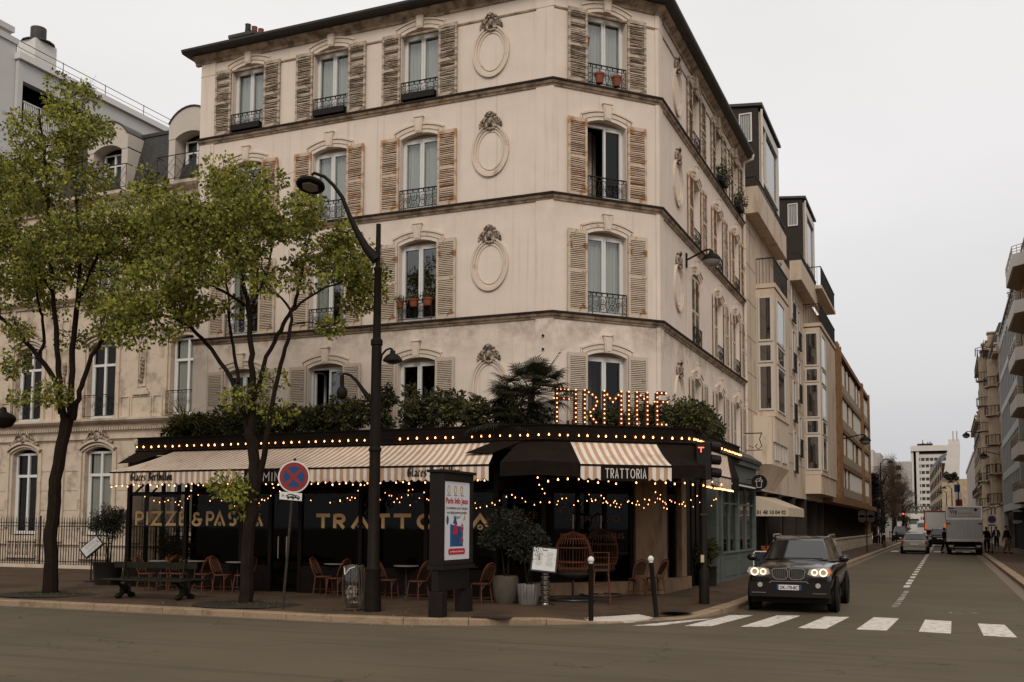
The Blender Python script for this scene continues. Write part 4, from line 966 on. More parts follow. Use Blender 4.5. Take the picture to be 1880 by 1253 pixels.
# ---------------------------------------------------------------- FIRMINE letters with bulbs
SG = thing('letter_sign', 'upright marquee letters spelling FIRMINE, dotted with glowing bulbs, on the canopy corner', 'sign', tuple(F2((2, -.1, 4.2))))
M['rustmetal'] = pm('rusty_letter_box', (.06, .018, .01), .7, var=.3, scale=8)
FS = FR(F2((0, -.12, 0)), F2.a[0], F2.a[1])
LB = [('F', 1022, 1045, [[(0, 0), (0, 1)], [(0, 1), (.9, 1)], [(-.25, .71), (.95, .71)]]), ('I', 1053, 1060, [[(.5, 0), (.5, 1)]]), ('R', 1073, 1096, [[(0, 0), (0, 1)], [(0, 1), (.5, .9), (.95, .76), (1, .62), (.8, .45), (.45, .32), (.1, .3)], [(.3, .3), (.6, .14), (.9, 0)]]),
      ('M', 1109, 1140, [[(0, 0), (0, 1)], [(0, 1), (.5, .66), (1, 1)], [(1, 1), (1, 0)]]), ('I', 1151, 1157, [[(.5, 0), (.5, 1)]]), ('N', 1169, 1188, [[(0, 0), (0, 1)], [(0, 1), (1, .7)], [(1, 0), (1, 1)]]),
      ('E', 1206, 1223, [[(0, 0), (0, 1)], [(0, 1), (.95, 1)], [(-.3, .72), (1.1, .72)], [(0, 0), (.95, 0)]])]
BS = mesh_of(MB().lathe([(0, -.018), (.014, -.012), (.018, 0), (.010, .014), (0, .016)], n=7, axis='y'), M['bulbsign'], True)
for nm, a, b, sts in LB:
    s0 = onF(FS, a, 750)[0]; s1 = onF(FS, b, 750)[0]; z0, h = 4.27, .74
    L_ = MB(FS)
    for j, st in enumerate(sts): L_.strip([(s0+(s1-s0)*u, z0+h*v) for u, v in st], .085, -.04-.001*j, .01+.001*j)
    lo = setp(L_.build('letter', M['rustmetal']), SG); seen = []
    for st in sts:
        P_ = [np.array((s0+(s1-s0)*u, z0+h*v)) for u, v in st]; Ls = [np.linalg.norm(q-p) for p, q in zip(P_, P_[1:])]; T_ = sum(Ls); k = max(2, round(T_/.105))
        for i in range(k+1):
            d = T_*i/k; j = 0
            while j < len(Ls)-1 and d > Ls[j]: d -= Ls[j]; j += 1
            p = P_[j]+(P_[j+1]-P_[j])*min(1, d/Ls[j])
            if any(np.linalg.norm(p-q) < .06 for q in seen): continue
            seen.append(p); o = bpy.data.objects.new('bulb', BS); COL.objects.link(o); w = FS((p[0], .03, p[1]))
            o.parent = lo
            o.matrix_basis = wmat(lo).inverted()@Matrix.Translation(Vector(w))@Matrix.Rotation(math.pi+math.atan2(CDF[1], CDF[0]), 4, 'Z')
    # feet standing on the canopy roof
    f_ = MB(FS); f_.box((s0-.03, -.05, 4.12), (s0+.03, .0, z0+.05)); f_.box((s1-.05, -.05, 4.12), (s1+.01, 0, z0+.03)); setp(f_.build('foot', M['rustmetal']), lo)
# ---------------------------------------------------------------- foliage
def leafmat(name, col, tr=.35, var=.45):
    m = bpy.data.materials.new(name); m.use_nodes = True; t = m.node_tree; L = t.links; b = t.nodes['Principled BSDF']; o = t.nodes['Material Output']
    tc = nn(t, 'ShaderNodeTexCoord'); n = nn(t, 'ShaderNodeTexNoise'); n.inputs['Scale'].default_value = 1.7; n.inputs['Detail'].default_value = 6; L.new(tc.outputs['Object'], n.inputs['Vector'])
    r = nn(t, 'ShaderNodeMapRange'); r.inputs['From Min'].default_value = .3; r.inputs['From Max'].default_value = .7; r.inputs['To Min'].default_value = 1-var; r.inputs['To Max'].default_value = 1+var; L.new(n.outputs['Fac'], r.inputs['Value'])
    v = nn(t, 'ShaderNodeVectorMath', operation='SCALE'); v.inputs[0].default_value = col; L.new(r.outputs[0], v.inputs['Scale']); L.new(v.outputs[0], b.inputs['Base Color'])
    b.inputs['Roughness'].default_value = .55; b.inputs['Specular IOR Level'].default_value = .3
    tl = nn(t, 'ShaderNodeBsdfTranslucent'); L.new(v.outputs[0], tl.inputs[0]); mx = nn(t, 'ShaderNodeMixShader'); mx.inputs[0].default_value = tr
    L.new(b.outputs[0], mx.inputs[1]); L.new(tl.outputs[0], mx.inputs[2]); L.new(mx.outputs[0], o.inputs[0]); return m
LT = [leafmat('spring_leaf', (.34, .325, .055), .45), leafmat('mid_leaf', (.20, .20, .032), .45), leafmat('shaded_leaf', (.075, .08, .016), .4)]  # darkest of the three puts the crown's inner shade into the leaf colour
LS = [leafmat('shrub_leaf', (.050, .050, .014), .2), leafmat('dark_shrub_leaf', (.020, .021, .008), .15), leafmat('lime_leaf', (.14, .13, .025), .3)]
LO = [leafmat('olive_leaf', (.022, .022, .010), .2), leafmat('olive_dark', (.010, .010, .006), .1), leafmat('olive_light', (.06, .06, .025), .2)]
LD = [leafmat('conifer', (.010, .012, .008), .1), leafmat('conifer_dark', (.006, .007, .005), .1), leafmat('conifer_tip', (.018, .02, .011), .1)]
def leaf_mesh(name, P, D, size, mats, parent=None, w=.55, droop=.2, probs=(.4, .4, .2), seed=1, bend=.25, kind=None):
    """many small folded leaves: P positions (N,3), D preferred directions (N,3), size (N,)"""
    rg = np.random.default_rng(seed); N = len(P); P = np.asarray(P, float); D = np.asarray(D, float)
    D = D+rg.normal(0, .55, (N, 3)); D[:, 2] -= droop; D /= np.linalg.norm(D, axis=1)[:, None]+1e-9
    A = rg.normal(0, 1, (N, 3)); A[:, 2] *= .5; Wv = np.cross(D, A); Wv /= np.linalg.norm(Wv, axis=1)[:, None]+1e-9; Nv = np.cross(D, Wv)
    s = np.asarray(size)[:, None]*rg.uniform(.65, 1.25, (N, 1))
    V = np.empty((N, 5, 3)); V[:, 0] = P; V[:, 1] = P+D*s*.45+Wv*s*w*.5+Nv*s*bend*.3; V[:, 2] = P+D*s+Nv*s*bend*-.3; V[:, 3] = P+D*s*.45-Wv*s*w*.5+Nv*s*bend*.3; V[:, 4] = P+D*s*.5
    F = np.array([[0, 1, 4], [1, 2, 4], [0, 4, 3], [4, 2, 3]]); F = (F[None]+np.arange(N)[:, None, None]*5).reshape(-1, 3)
    me = bpy.data.meshes.new(name); me.vertices.add(N*5); me.vertices.foreach_set('co', V.reshape(-1)); me.loops.add(len(F)*3); me.polygons.add(len(F))
    me.loops.foreach_set('vertex_index', F.reshape(-1).astype(np.int32)); me.polygons.foreach_set('loop_start', np.arange(0, len(F)*3, 3, dtype=np.int32))
    for m_ in mats: me.materials.append(m_)
    cl = rg.choice(len(mats), N, p=probs); me.polygons.foreach_set('material_index', np.repeat(cl, 4).astype(np.int32)); me.update(calc_edges=True); me.validate()
    o = bpy.data.objects.new(name, me); COL.objects.link(o)
    if parent is not None: setp(o, parent)
    return o
def clusters(C, rad, per, rg, flat=.7):
    """leaf roots in small sprays round each cluster centre"""
    P = []; D = []
    for c, r_ in zip(C, rad):
        n_ = int(per*(r_/.35)**2*rg.uniform(.7, 1.3)); v = rg.normal(0, 1, (n_, 3)); v /= np.linalg.norm(v, axis=1)[:, None]; k = rg.uniform(.25, 1, (n_, 1))**.6
        q = v*k*r_; q[:, 2] *= flat; P.append(q+c); D.append(v)
    return np.concatenate(P), np.concatenate(D)
def tree(name, label, base, limbs, blobs, seed, per=70, leaf=.1, twig=.012, cat='tree', group=None, mats=LT, probs=(.36, .36, .28), extra=()):
    rg = np.random.default_rng(seed); T_ = thing(name, label, cat, tuple(base), group=group); b0 = np.array([base[0], base[1], 0])
    tr = MB(); nodes = []
    for lm in limbs:
        pts = []; rr = []
        for q in lm: px_, py_, off, wpx = q; p = PF(px_, py_, base, off); pts.append(p); rr.append(wpx*.43*((p-CAM)@_f2)/FPX)
        pts[0] = pts[0] if lm is not limbs[0] else np.array([base[0], base[1], base[2]-.03])
        # smooth by subdividing (Catmull-Rom)
        Q = []; Rr = []
        for i in range(len(pts)-1):
            a, b, c, d = pts[max(i-1, 0)], pts[i], pts[i+1], pts[min(i+2, len(pts)-1)]
            for u in np.linspace(0, 1, 4, endpoint=False): Q.append(.5*(2*b+(c-a)*u+(2*a-5*b+4*c-d)*u*u+(3*b-a-3*c+d)*u**3)+rg.normal(0, .012, 3)); Rr.append(rr[i]*(1-u)+rr[i+1]*u)
        Q.append(pts[-1]); Rr.append(rr[-1]); tr.tube(Q, Rr, 9)
        if lm is limbs[0]: start = len(Q)//2
        for q_, r_ in list(zip(Q, Rr))[(len(Q)*2//3 if lm is limbs[0] else 2):]: nodes.append((q_, r_))
    N = np.array([n_[0] for n_ in nodes]); C = []; Rd = []
    for bx_, by_, rx, ry, cnt, dep in blobs:
        for _ in range(cnt):
            a, k = rg.uniform(0, 2*math.pi), math.sqrt(rg.uniform(0, 1)); C.append(PF(bx_+rx*k*math.cos(a), by_+ry*k*math.sin(a), base, rg.uniform(-dep, dep))); Rd.append(rg.uniform(.2, .5))
    C = np.array(C); order = np.argsort([min(np.linalg.norm(N-c, axis=1)) for c in C])
    for i in order:
        c = C[i]; d = np.linalg.norm(N-c, axis=1)+np.maximum(0, N[:, 2]-c[2])*.8; j = int(np.argmin(d)); a = N[j]; L_ = np.linalg.norm(c-a)
        mid = (a+c)/2+np.array([rg.normal(0, .08), rg.normal(0, .08), L_*.10]); r0 = min(nodes[j][1]*.6, twig+.008*L_)
        pts = [a, a*.55+mid*.45+rg.normal(0, .02, 3), mid, mid*.5+c*.5+rg.normal(0, .03, 3), c]; tr.tube(pts, [r0, r0*.85, r0*.7, r0*.5, .004], 5, cap=False)
        nw = np.array([mid, (mid+c)/2, c]); N = np.vstack([N, nw]); nodes += [(p, r0*.6) for p in nw]
        for _ in range(4):
            e = c+rg.normal(0, .22, 3); tr.tube([mid*.4+c*.6, (c+e)/2, e], [.007, .005, .003], 4, cap=False)
    setp(tr.build('trunk', M['bark'], smooth=True), T_)
    P, D = clusters(C, Rd, per, rg)
    leaf_mesh('crown', P, D, np.full(len(P), leaf), mats, T_, probs=probs, seed=seed, w=.8)
    return T_
bl = PG(92, 1090); b2 = PG(452, 1108)
tree('pavement_tree', 'large leafy tree on the pavement left of the bench, taller crown running out of frame', bl,
 [[(92, 1092, 0, 34), (93, 1040, 0, 29), (94, 990, 0, 27), (99, 920, 0, 27), (104, 870, 0, 25), (117, 800, 0, 25), (124, 765, 0, 28)],
  [(120, 780, 0, 18), (110, 735, 0, 13), (96, 690, .1, 11), (66, 650, .3, 10), (30, 610, .5, 9), (-10, 570, .6, 8), (-50, 520, .8, 6)],
  [(113, 760, 0, 14), (108, 700, -.1, 12), (104, 620, -.2, 11), (97, 540, -.3, 9), (92, 440, -.3, 8), (88, 350, -.4, 6), (80, 270, -.4, 5), (72, 200, -.4, 3)],
  [(128, 765, 0, 15), (131, 720, .2, 13), (132, 640, .3, 12), (140, 570, .4, 11), (146, 500, .4, 9), (143, 400, .5, 6), (135, 310, .6, 4), (130, 230, .6, 3)],
  [(133, 770, 0, 14), (143, 730, -.2, 11), (155, 690, -.3, 10), (175, 645, -.4, 9), (196, 616, -.5, 8), (240, 592, -.6, 6), (290, 570, -.6, 4)],
  [(70, 655, .25, 8), (80, 630, .3, 7), (78, 590, .4, 6), (70, 550, .5, 5), (66, 480, .6, 4)],
  [(141, 560, .4, 6), (165, 500, .2, 5), (195, 440, 0, 4), (230, 390, -.2, 3)],
  [(97, 540, -.3, 6), (60, 480, -.6, 5), (20, 430, -.8, 4), (-30, 380, -1, 3)]],
 [(130, 175, 38, 38, 9, .8), (100, 240, 85, 50, 26, 1.4), (60, 320, 100, 70, 34, 1.8), (165, 315, 45, 40, 8, 1.2), (60, 420, 120, 70, 34, 1.9), (190, 425, 70, 55, 18, 1.5), (262, 390, 45, 35, 8, 1.2), (20, 520, 70, 45, 13, 1.6),
  (130, 530, 90, 45, 15, 1.7), (250, 470, 60, 45, 12, 1.4), (245, 585, 60, 30, 10, 1.2), (20, 660, 25, 40, 4, .8), (60, 725, 50, 14, 5, .6), (215, 590, 30, 40, 4, .8), (-40, 400, 60, 160, 18, 2), (100, 400, 110, 90, 22, 1.8), (40, 470, 70, 60, 10, 1.6), (150, 470, 60, 60, 10, 1.4), (100, 610, 90, 25, 5, 1), (270, 440, 50, 50, 9, 1.3)], 11, per=128, leaf=.088)
tree('pavement_tree', 'smaller leafy tree between the bench and the no-stopping sign, in front of the striped awning', b2,
 [[(452, 1110, 0, 32), (453, 1060, 0, 28), (456, 1000, 0, 27), (463, 930, 0, 27), (468, 885, 0, 27), (466, 840, 0, 24), (460, 790, 0, 22)],
  [(466, 850, 0, 14), (452, 780, .1, 11), (434, 715, .2, 10), (405, 665, .3, 9), (370, 622, .4, 8), (335, 592, .5, 7), (290, 580, .6, 6), (240, 600, .7, 4), (195, 620, .8, 3)],
  [(462, 800, 0, 17), (464, 720, -.1, 14), (462, 650, -.2, 12), (458, 580, -.2, 11), (448, 520, -.3, 9), (438, 470, -.3, 8), (418, 430, -.4, 6), (385, 395, -.5, 4), (350, 370, -.5, 3)],
  [(468, 730, -.1, 11), (490, 655, 0, 9), (515, 605, .1, 9), (535, 570, .2, 8), (548, 530, .3, 7), (556, 490, .3, 6), (563, 455, .4, 4), (575, 400, .5, 3)],
  [(474, 890, 0, 15), (488, 820, -.2, 12), (500, 740, -.4, 10), (516, 670, -.5, 9), (532, 610, -.6, 8), (534, 570, -.6, 6), (500, 530, -.7, 4), (480, 490, -.7, 3)],
  [(437, 705, .2, 8), (430, 650, .4, 7), (422, 600, .5, 6), (418, 540, .6, 5), (412, 470, .7, 3)],
  [(458, 575, -.2, 7), (470, 545, 0, 6), (490, 500, .2, 5), (500, 440, .3, 4), (490, 370, .4, 3)],
  [(448, 560, -.2, 7), (410, 535, -.1, 6), (375, 520, 0, 5), (320, 500, .2, 3)],
  [(536, 572, -.5, 6), (575, 540, -.6, 5), (620, 520, -.6, 4), (660, 505, -.6, 2)]],
 [(440, 335, 62, 35, 12, 1.1), (350, 410, 80, 50, 20, 1.5), (285, 330, 35, 28, 5, .8), (470, 400, 80, 50, 21, 1.5), (570, 410, 55, 45, 13, 1.2), (400, 480, 100, 45, 21, 1.6), (615, 480, 55, 40, 12, 1.1), (665, 545, 35, 22, 6, .8),
  (300, 500, 90, 50, 16, 1.4), (540, 510, 70, 40, 10, 1.2), (600, 605, 22, 10, 2, .4), (350, 560, 60, 22, 6, .9), (270, 610, 60, 18, 5, .8), (690, 515, 14, 24, 3, .4), (230, 560, 40, 30, 6, .9), (500, 705, 10, 10, 1, .2),
  (428, 890, 20, 18, 3, .35), (445, 930, 22, 18, 2, .3), (452, 735, 22, 14, 2, .3), (500, 760, 16, 12, 1, .2), (320, 440, 70, 60, 14, 1.5), (300, 560, 80, 35, 8, 1.2), (430, 420, 90, 60, 12, 1.3), (640, 440, 40, 40, 5, .9), (670, 500, 30, 45, 5, .7), (380, 570, 80, 25, 4, 1)], 23, per=128, leaf=.09)
# tree pits
M['pit'] = pm('tree_pit_grate', (.035, .026, .018), .95, var=.3, scale=20, bump=.5)
M['soil'] = pm('mossy_soil', (.03, .03, .012), 1, var=.4, scale=20, bump=.6)
for (b, lb) in ((bl, 'round grate and mossy soil round the foot of the left-hand tree'), (b2, 'round iron grate round the foot of the tree beside the no-stopping sign')):
    t = thing('tree_grate', lb, 'tree grate', (b[0]+.15, b[1], gz(b[0], b[1])-.0))
    q = MB(); q.lathe([(.42, .006), (1.25, .006), (1.27, .0)], (0, 0, 0), 40)
    for k_ in range(36):
        a = k_*math.pi/18; q.add([(.5*math.cos(a-.02), .5*math.sin(a-.02), .009), (1.18*math.cos(a-.015), 1.18*math.sin(a-.015), .009), (1.18*math.cos(a+.015), 1.18*math.sin(a+.015), .009), (.5*math.cos(a+.02), .5*math.sin(a+.02), .009)], [(0, 1, 2, 3)])
    o = q.build('grate', M['pit']); o.parent = t
    o = MB().lathe([(0, .02), (.3, .018), (.44, .004)], (0, 0, 0), 24).build('soil', M['soil']); o.parent = t
    rg = np.random.default_rng(3); n_ = 900; a = rg.uniform(0, 6.28, n_); r_ = rg.uniform(.1, .9, n_)
    o = leaf_mesh('moss', np.stack([r_*np.cos(a)*1.1, r_*np.sin(a)*.8, np.full(n_, .01)], 1), np.tile([0, 0, .8], (n_, 1)), np.full(n_, .03), LS, droop=0, probs=(.5, .45, .05)); o.parent = t; o['kind'] = 'stuff'
# ---------------------------------------------------------------- planting on the canopy roof
PRG = np.random.default_rng(4)
def shrub(label, c, r, n, leaf, mats, probs=(.4, .45, .15), seed=1, group=None, w=.55, name='shrub', stems=5, z0=None, trough=False):
    z0 = c[2]-r[2] if z0 is None else z0
    T_ = thing(name, label, 'shrub', (c[0], c[1], z0), group=group); rg = np.random.default_rng(seed)
    # lumpy volume: sub-clumps on an ellipsoid
    k = max(5, int(n/140)); v = rg.normal(0, 1, (k, 3)); v /= np.linalg.norm(v, axis=1)[:, None]; C = np.array(c)+v*np.array(r)*rg.uniform(.3, .95, (k, 1)); C[:, 2] = np.maximum(C[:, 2], z0+.08)
    P, D = clusters(C, np.full(k, min(r)*.5*1.0), 140*(.35/(min(r)*.5))**2, rg, flat=.9)
    P[:, 2] = np.maximum(P[:, 2], z0+.02)
    st = MB()
    for i in range(min(k, 14)): st.tube([(c[0]+rg.normal(0, .05), c[1]+rg.normal(0, .05), z0), ((c[0]+C[i][0])/2, (c[1]+C[i][1])/2, (z0+C[i][2])/2+.05), tuple(C[i])], [.012, .009, .005], 5)
    setp(st.build('stems', M['bark']), T_); leaf_mesh('foliage', P, D, np.full(len(P), leaf), mats, T_, probs=probs, seed=seed, w=w)
    return T_
ZR = 4.12
fat = [(-10.3, -1.3, .35, .6), (-9.4, -1.5, .3, .7), (-8.5, -1.5, .36, .75), (-7.6, -1.5, .38, .7), (-6.7, -1.5, .34, .7), (-5.8, -1.5, .40, .65), (-4.9, -1.55, .42, .7), (-4.0, -1.5, .5, .65), (-3.1, -1.5, .45, .7), (-2.2, -1.5, .42, .65), (-1.4, -1.55, .36, .6), (-.5, -1.4, .34, .6)]
desc = ['leftmost leafy shrub on the canopy roof, beside the long-bladed plant', 'low dark shrub on the canopy roof left of the tree trunk', 'bushy shrub on the canopy roof behind the tree trunk', 'shrub on the canopy roof right of the tree trunk', 'shrub on the canopy roof below the open first-floor window', 'leafy shrub on the canopy roof left of the lamp post', 'dense shrub on the canopy roof right of the lamp post', 'tallest light-leaved shrub on the canopy roof below the third first-floor window', 'dark shrub on the canopy roof below the right-hand shutter of the third window', 'shrub on the canopy roof left of the lowest oval medallion', 'lime-tipped shrub on the canopy roof under the lowest oval medallion', 'low shrub on the canopy roof at the foot of the fan palm']
for i, ((x, y, h, w_), lb) in enumerate(zip(fat, desc)):
    shrub(lb, (x, y, ZR+h*.95+.1), (w_*.78, .42, h+.12), 2100, .12, LS, (.42, .38, .2), 40+i, 'shrubs on the canopy roof', w=.45, z0=ZR)
for i, (s_, n_, h, lb) in enumerate(((2.9, -.75, .32, 'small shrub behind the marquee letters N and E'), (3.9, -.55, .36, 'rounded shrub on the canopy roof just right of the marquee letters'), (1.9, -.75, .25, 'low creeper behind the marquee letter M'))):
    p = F2((s_, n_, ZR+h)); shrub(lb, tuple(p), (.6, .5, h+.1), 1900, .11, LS, (.45, .35, .2), 70+i, 'shrubs on the canopy roof', w=.45, z0=ZR)
for i, (y, h) in enumerate(((1.6, .42), (2.6, .4), (3.8, .38), (5.0, .34))):
    shrub(('shrub overhanging the side street end of the canopy, nearest the letter E', 'second shrub along the side street edge of the canopy', 'third shrub along the side street edge of the canopy', 'last shrub along the side street edge of the canopy')[i], (2.9, y, ZR+h), (.5, .6, h+.05), 1900, .10, LS, (.5, .38, .12), 80+i, 'shrubs on the canopy roof', w=.45, z0=ZR)
def blades(label, c, n, L_, mats, seed, spread=1.0, name='grass_plant', w=.03, fans=None):
    rg = np.random.default_rng(seed); T_ = thing(name, label, 'plant', c); m_ = MB()
    for i in range(n):
        a = rg.uniform(0, 6.28); l = L_*rg.uniform(.6, 1.1); el_ = rg.uniform(.5, 1.3); pts = []
        for k in range(6):
            u = k/5; pts.append(np.array([math.cos(a)*spread*l*u*math.cos(el_), math.sin(a)*spread*l*u*math.cos(el_), l*(u*math.sin(el_)-.55*u*u)])+c)
        sd = np.array([-math.sin(a), math.cos(a), 0])*w/2; vs = []
        for k, p in enumerate(pts): t = 1-(k/5)**2*.95; vs += [tuple(p-sd*t), tuple(p+sd*t)]
        m_.m = int(rg.integers(0, 2)); m_.add(vs, [(2*k, 2*k+1, 2*k+3, 2*k+2) for k in range(5)])
    setp(m_.build('blades', mats), T_); return T_
blades('long-bladed plant arching over the left end of the canopy roof', (-9.9, -1.75, ZR+.25), 190, 1.75, [LS[0], LS[2]], 3, 1.0, w=.035)
blades('small strappy plant between the shrubs left of the fan palm', (-.9, -1.3, ZR), 40, .9, [LS[0], LS[1]], 5, .7)
shrub('dense dark bush at the foot of the marquee letter F', tuple(F2((-.1, -.5, ZR+.2))), (.5, .3, .26), 1700, .08, LO, (.3, .6, .1), 95, 'shrubs on the canopy roof', z0=ZR)
# fan palm
def fan_palm(label, base, h, seed):
    rg = np.random.default_rng(seed); T_ = thing('fan_palm', label, 'palm', base); st = MB(); fr_ = MB(); b = np.array(base)
    st.tube([b, b+(0, .02, h*.35), b+(.02, 0, h*.6)], [.09, .08, .09], 9)
    for i in range(34):
        a = rg.uniform(0, 6.28); el_ = rg.uniform(-.35, 1.25); L_ = rg.uniform(.45, .85)*(.8 if el_ > 1 else 1.15); dr = np.array([math.cos(a)*math.cos(el_), math.sin(a)*math.cos(el_), math.sin(el_)])
        o_ = b+(.02, 0, h*.6); e = o_+dr*L_; st.tube([o_, (o_+e)/2+(0, 0, .03), e], [.012, .009, .007], 5, cap=False)
        side = np.cross(dr, [0, 0, 1]); side /= np.linalg.norm(side)+1e-9; upv = np.cross(side, dr)
        for k in range(24):
            t = -1.75+3.5*k/23; d = dr*math.cos(t)+side*math.sin(t); l = .50*rg.uniform(.85, 1.1)*(1-.12*abs(t)); w_ = np.cross(d, upv)*.014; tip = e+d*l-np.array([0, 0, .09*l/.4]); md = e+d*l*.6
            fr_.m = int(rg.integers(0, 2)); fr_.add([tuple(e-w_*.4), tuple(md-w_), tuple(tip), tuple(md+w_), tuple(e+w_*.4)], [(0, 1, 2, 3, 4)])
    setp(st.build('trunk', M['bark'], smooth=True), T_); setp(fr_.build('fronds', [LS[1], leafmat('palm_leaf', (.028, .032, .014), .15)]), T_); return T_
fan_palm('dark fan palm on the canopy roof left of the marquee letters', tuple(F2((-.15, -.65, ZR))), 1.36, 9)
fan_palm('smaller fan palm low on the canopy roof left of the big one', (-.55, -1.2, ZR-.1), .85, 19)

# spring litter swept along the kerb
rg = np.random.default_rng(77); n_ = 520; xx = rg.uniform(-22, 3, n_); yy = -6.25+np.abs(rg.normal(0, .55, n_)); yy[::3] = -6.42-np.abs(rg.normal(0, .12, len(yy[::3]))); zz = np.array([.008 if y < -6.33 else gz(x, y)+.012 for x, y in zip(xx, yy)])
keep = (yy < -1.9) & (xx < 0); o = leaf_mesh('leaf_litter', np.stack([xx, yy, zz], 1)[keep], np.tile([1., 0, 0], (keep.sum(), 1))*rg.choice([-1, 1], (keep.sum(), 1)), np.full(keep.sum(), .035), [M['wornpaint'], leafmat('dry_leaf', (.16, .11, .04), .2), LT[1]], droop=0, probs=(.25, .5, .25), seed=6); tag(o, 'scattered fallen leaves and litter along the avenue kerb', 'litter', kind='stuff')
# ---------------------------------------------------------------- street furniture
M['lamp'] = pm('dark_bronze_paint', (.011, .0075, .005), .6, var=.25, scale=6, spec=.1)
M['lens'] = pm('lamp_lens', (.22, .20, .17), .3, var=.1)
M['white'] = pm('white_enamel', (.60, .57, .53), .5, var=.06, scale=5, col2=(.4, .35, .3), f2=(.62, .75), s2=5)
M['red'] = pm('sign_red', (.22, .022, .018), .5, var=.05)
M['blue'] = pm('sign_blue', (.012, .05, .13), .5, var=.05)
M['galv'] = pm('galvanised_post', (.040, .030, .022), .7, metal=.2, var=.4, scale=14, col2=(.14, .11, .085), f2=(.6, .66), s2=30, spec=.1)
def part(mb_, name, mats, parent, **k): return setp(mb_.build(name, mats, **k), parent)
B = PG(684, 1123); LP = thing('street_lamp', 'tall dark street lamp with a disc lantern on a curved arm before the long awning', 'street lamp', tuple(B))
def L_(px, py, off=0): return PF(px, py, B, off)
zt = L_(698, 412)[2]; bx_, by_ = B[0], B[1]
m_ = MB(); m_.lathe([(.175, B[2]-.02), (.17, .5), (.155, .95), (.165, 1.0), (.125, 1.05), (.115, 3.0), (.105, 5.6), (.125, 5.62), (.125, 5.72), (.085, 5.76), (.075, zt-1.0), (.09, zt-.98), (.09, zt-.93), (.055, zt-.9), (.05, zt), (0, zt)], (bx_, by_, 0), 18)
part(m_, 'post', M['lamp'], LP, smooth=True)
m_ = MB(); P = [L_(*p) for p in ((691, 478), (672, 455), (655, 425), (641, 395), (628, 362), (612, 340), (596, 325), (577, 318), (572, 322))]; m_.tube(P, [.12, .09, .065, .05, .043, .038, .035, .033, .03], 10); part(m_, 'arm', M['lamp'], LP, smooth=True)
h = L_(571, 336); m_ = MB(); m_.lathe([(0, .12), (.05, .12), (.06, .05), (.22, .03), (.31, -.02), (.325, -.07), (.31, -.10), (.27, -.11), (0, -.11)], n=28); o = m_.build('lantern', M['lamp'], smooth=True); o.matrix_world = Matrix.Translation(Vector(h))@Matrix.Rotation(R(-15), 4, Vector(_x))@Matrix.Rotation(R(5), 4, Vector(_f))@Matrix.Scale(.94, 4); setp(o, LP)
m_ = MB(); m_.lathe([(.2, -.11), (.19, -.13), (0, -.135)], (0, 0, 0), 6); o2 = m_.build('lens', M['lens']); o2.matrix_world = o.matrix_world.copy(); setp(o2, o)
m_ = MB(); P = [L_(*p) for p in ((697, 668), (701, 652), (709, 643), (716, 640), (721, 643))]; m_.tube(P, [.035, .025, .022, .022, .03], 8); part(m_, 'arm', M['lamp'], LP, smooth=True)
h = L_(721, 652); m_ = MB(); m_.lathe([(0, .10), (.05, .09), (.06, .03), (.14, -.02), (.2, -.10), (.205, -.13), (.17, -.14), (.1, -.18), (0, -.19)], tuple(h), 20); part(m_, 'lantern', M['lamp'], LP, smooth=True)
m_ = MB(); P = [L_(*p) for p in ((688, 742), (678, 732), (666, 716), (655, 700), (643, 689), (631, 686), (628, 692))]; m_.tube(P, [.075, .06, .045, .035, .03, .028, .03], 9); part(m_, 'arm', M['lamp'], LP, smooth=True)
h = L_(628, 722); m_ = MB(); m_.tube([L_(628, 690), L_(628, 712)], .045, 8); m_.ell(tuple(h), (.115, .115, .14), 14, 10); part(m_, 'lantern', M['lamp'], LP, smooth=True)
m_ = MB(); m_.lathe([(.125, 3.4), (.135, 3.42), (.135, 3.46), (.125, 3.48)], (bx_, by_, 0), 16); part(m_, 'collar', M['lamp'], LP)
# no-stopping sign
B = PG(519, 1119); NS = thing('no_stopping_sign', 'leaning post with round blue and red no-stopping sign over a tow-away plate', 'sign', tuple(B))
def face_frame(c, yaw=0):
    a = -TH*0+yaw; sd = (math.cos(a), math.sin(a), 0); nd = (math.sin(a), -math.cos(a), 0); return FR(c, sd, nd)
p0, p1 = L_(519, 1119), None
B_ = B; P = [PF(519, 1119, B_), PF(526, 1040, B_), PF(533, 955, B_), PF(541.5, 842, B_)]
part(MB().tube(P, .03, 10), 'post', M['galv'], NS, smooth=True)
c = PF(540, 876, B_, -.05); fr = face_frame(c, .38)
def disc(fr_, r_, n0, n1, mat, name, parent, n=36, r0=0, c=(0, 0)):
    m = MB(fr_); m.prism([(c[0]+r_*math.cos(a), c[1]+r_*math.sin(a)) for a in np.linspace(0, 2*math.pi, n+1)[:-1]], n0, n1); return part(m, name, mat, parent)
d0 = disc(fr, .335, 0, .02, M['white'], 'disc', NS); disc(fr, .305, .02, .024, M['red'], 'red_ring', d0); disc(fr, .225, .024, .027, M['blue'], 'blue_field', d0)
m = MB(fr); q = .165
m.strip([(-q, -q), (q, q)], .065, .02, .0295); m.strip([(-q, q), (q, -q)], .065, .02, .031); part(m, 'red_cross', M['red'], d0)
c = PF(534, 912, B_, -.05); fr = face_frame(c, .38)
m = MB(FR(fr.o, fr.a[0]+np.array([0, 0, -.08]), fr.a[1], (0.03, 0, 1))); m.box((-.235, 0, -.075), (.235, .015, .085)); pl = part(m, 'plate', M['white'], NS)
m = MB(m.fr); m.box((-.08, .015, -.03), (.16, .018, 0)); m.strip([(-.1, .0), (-.04, .04), (.05, .045), (.12, 0)], .022, .015, .019); m.strip([(.0, .0), (.12, .035), (.19, .0), (.19, -.03)], .014, .015, .0195)
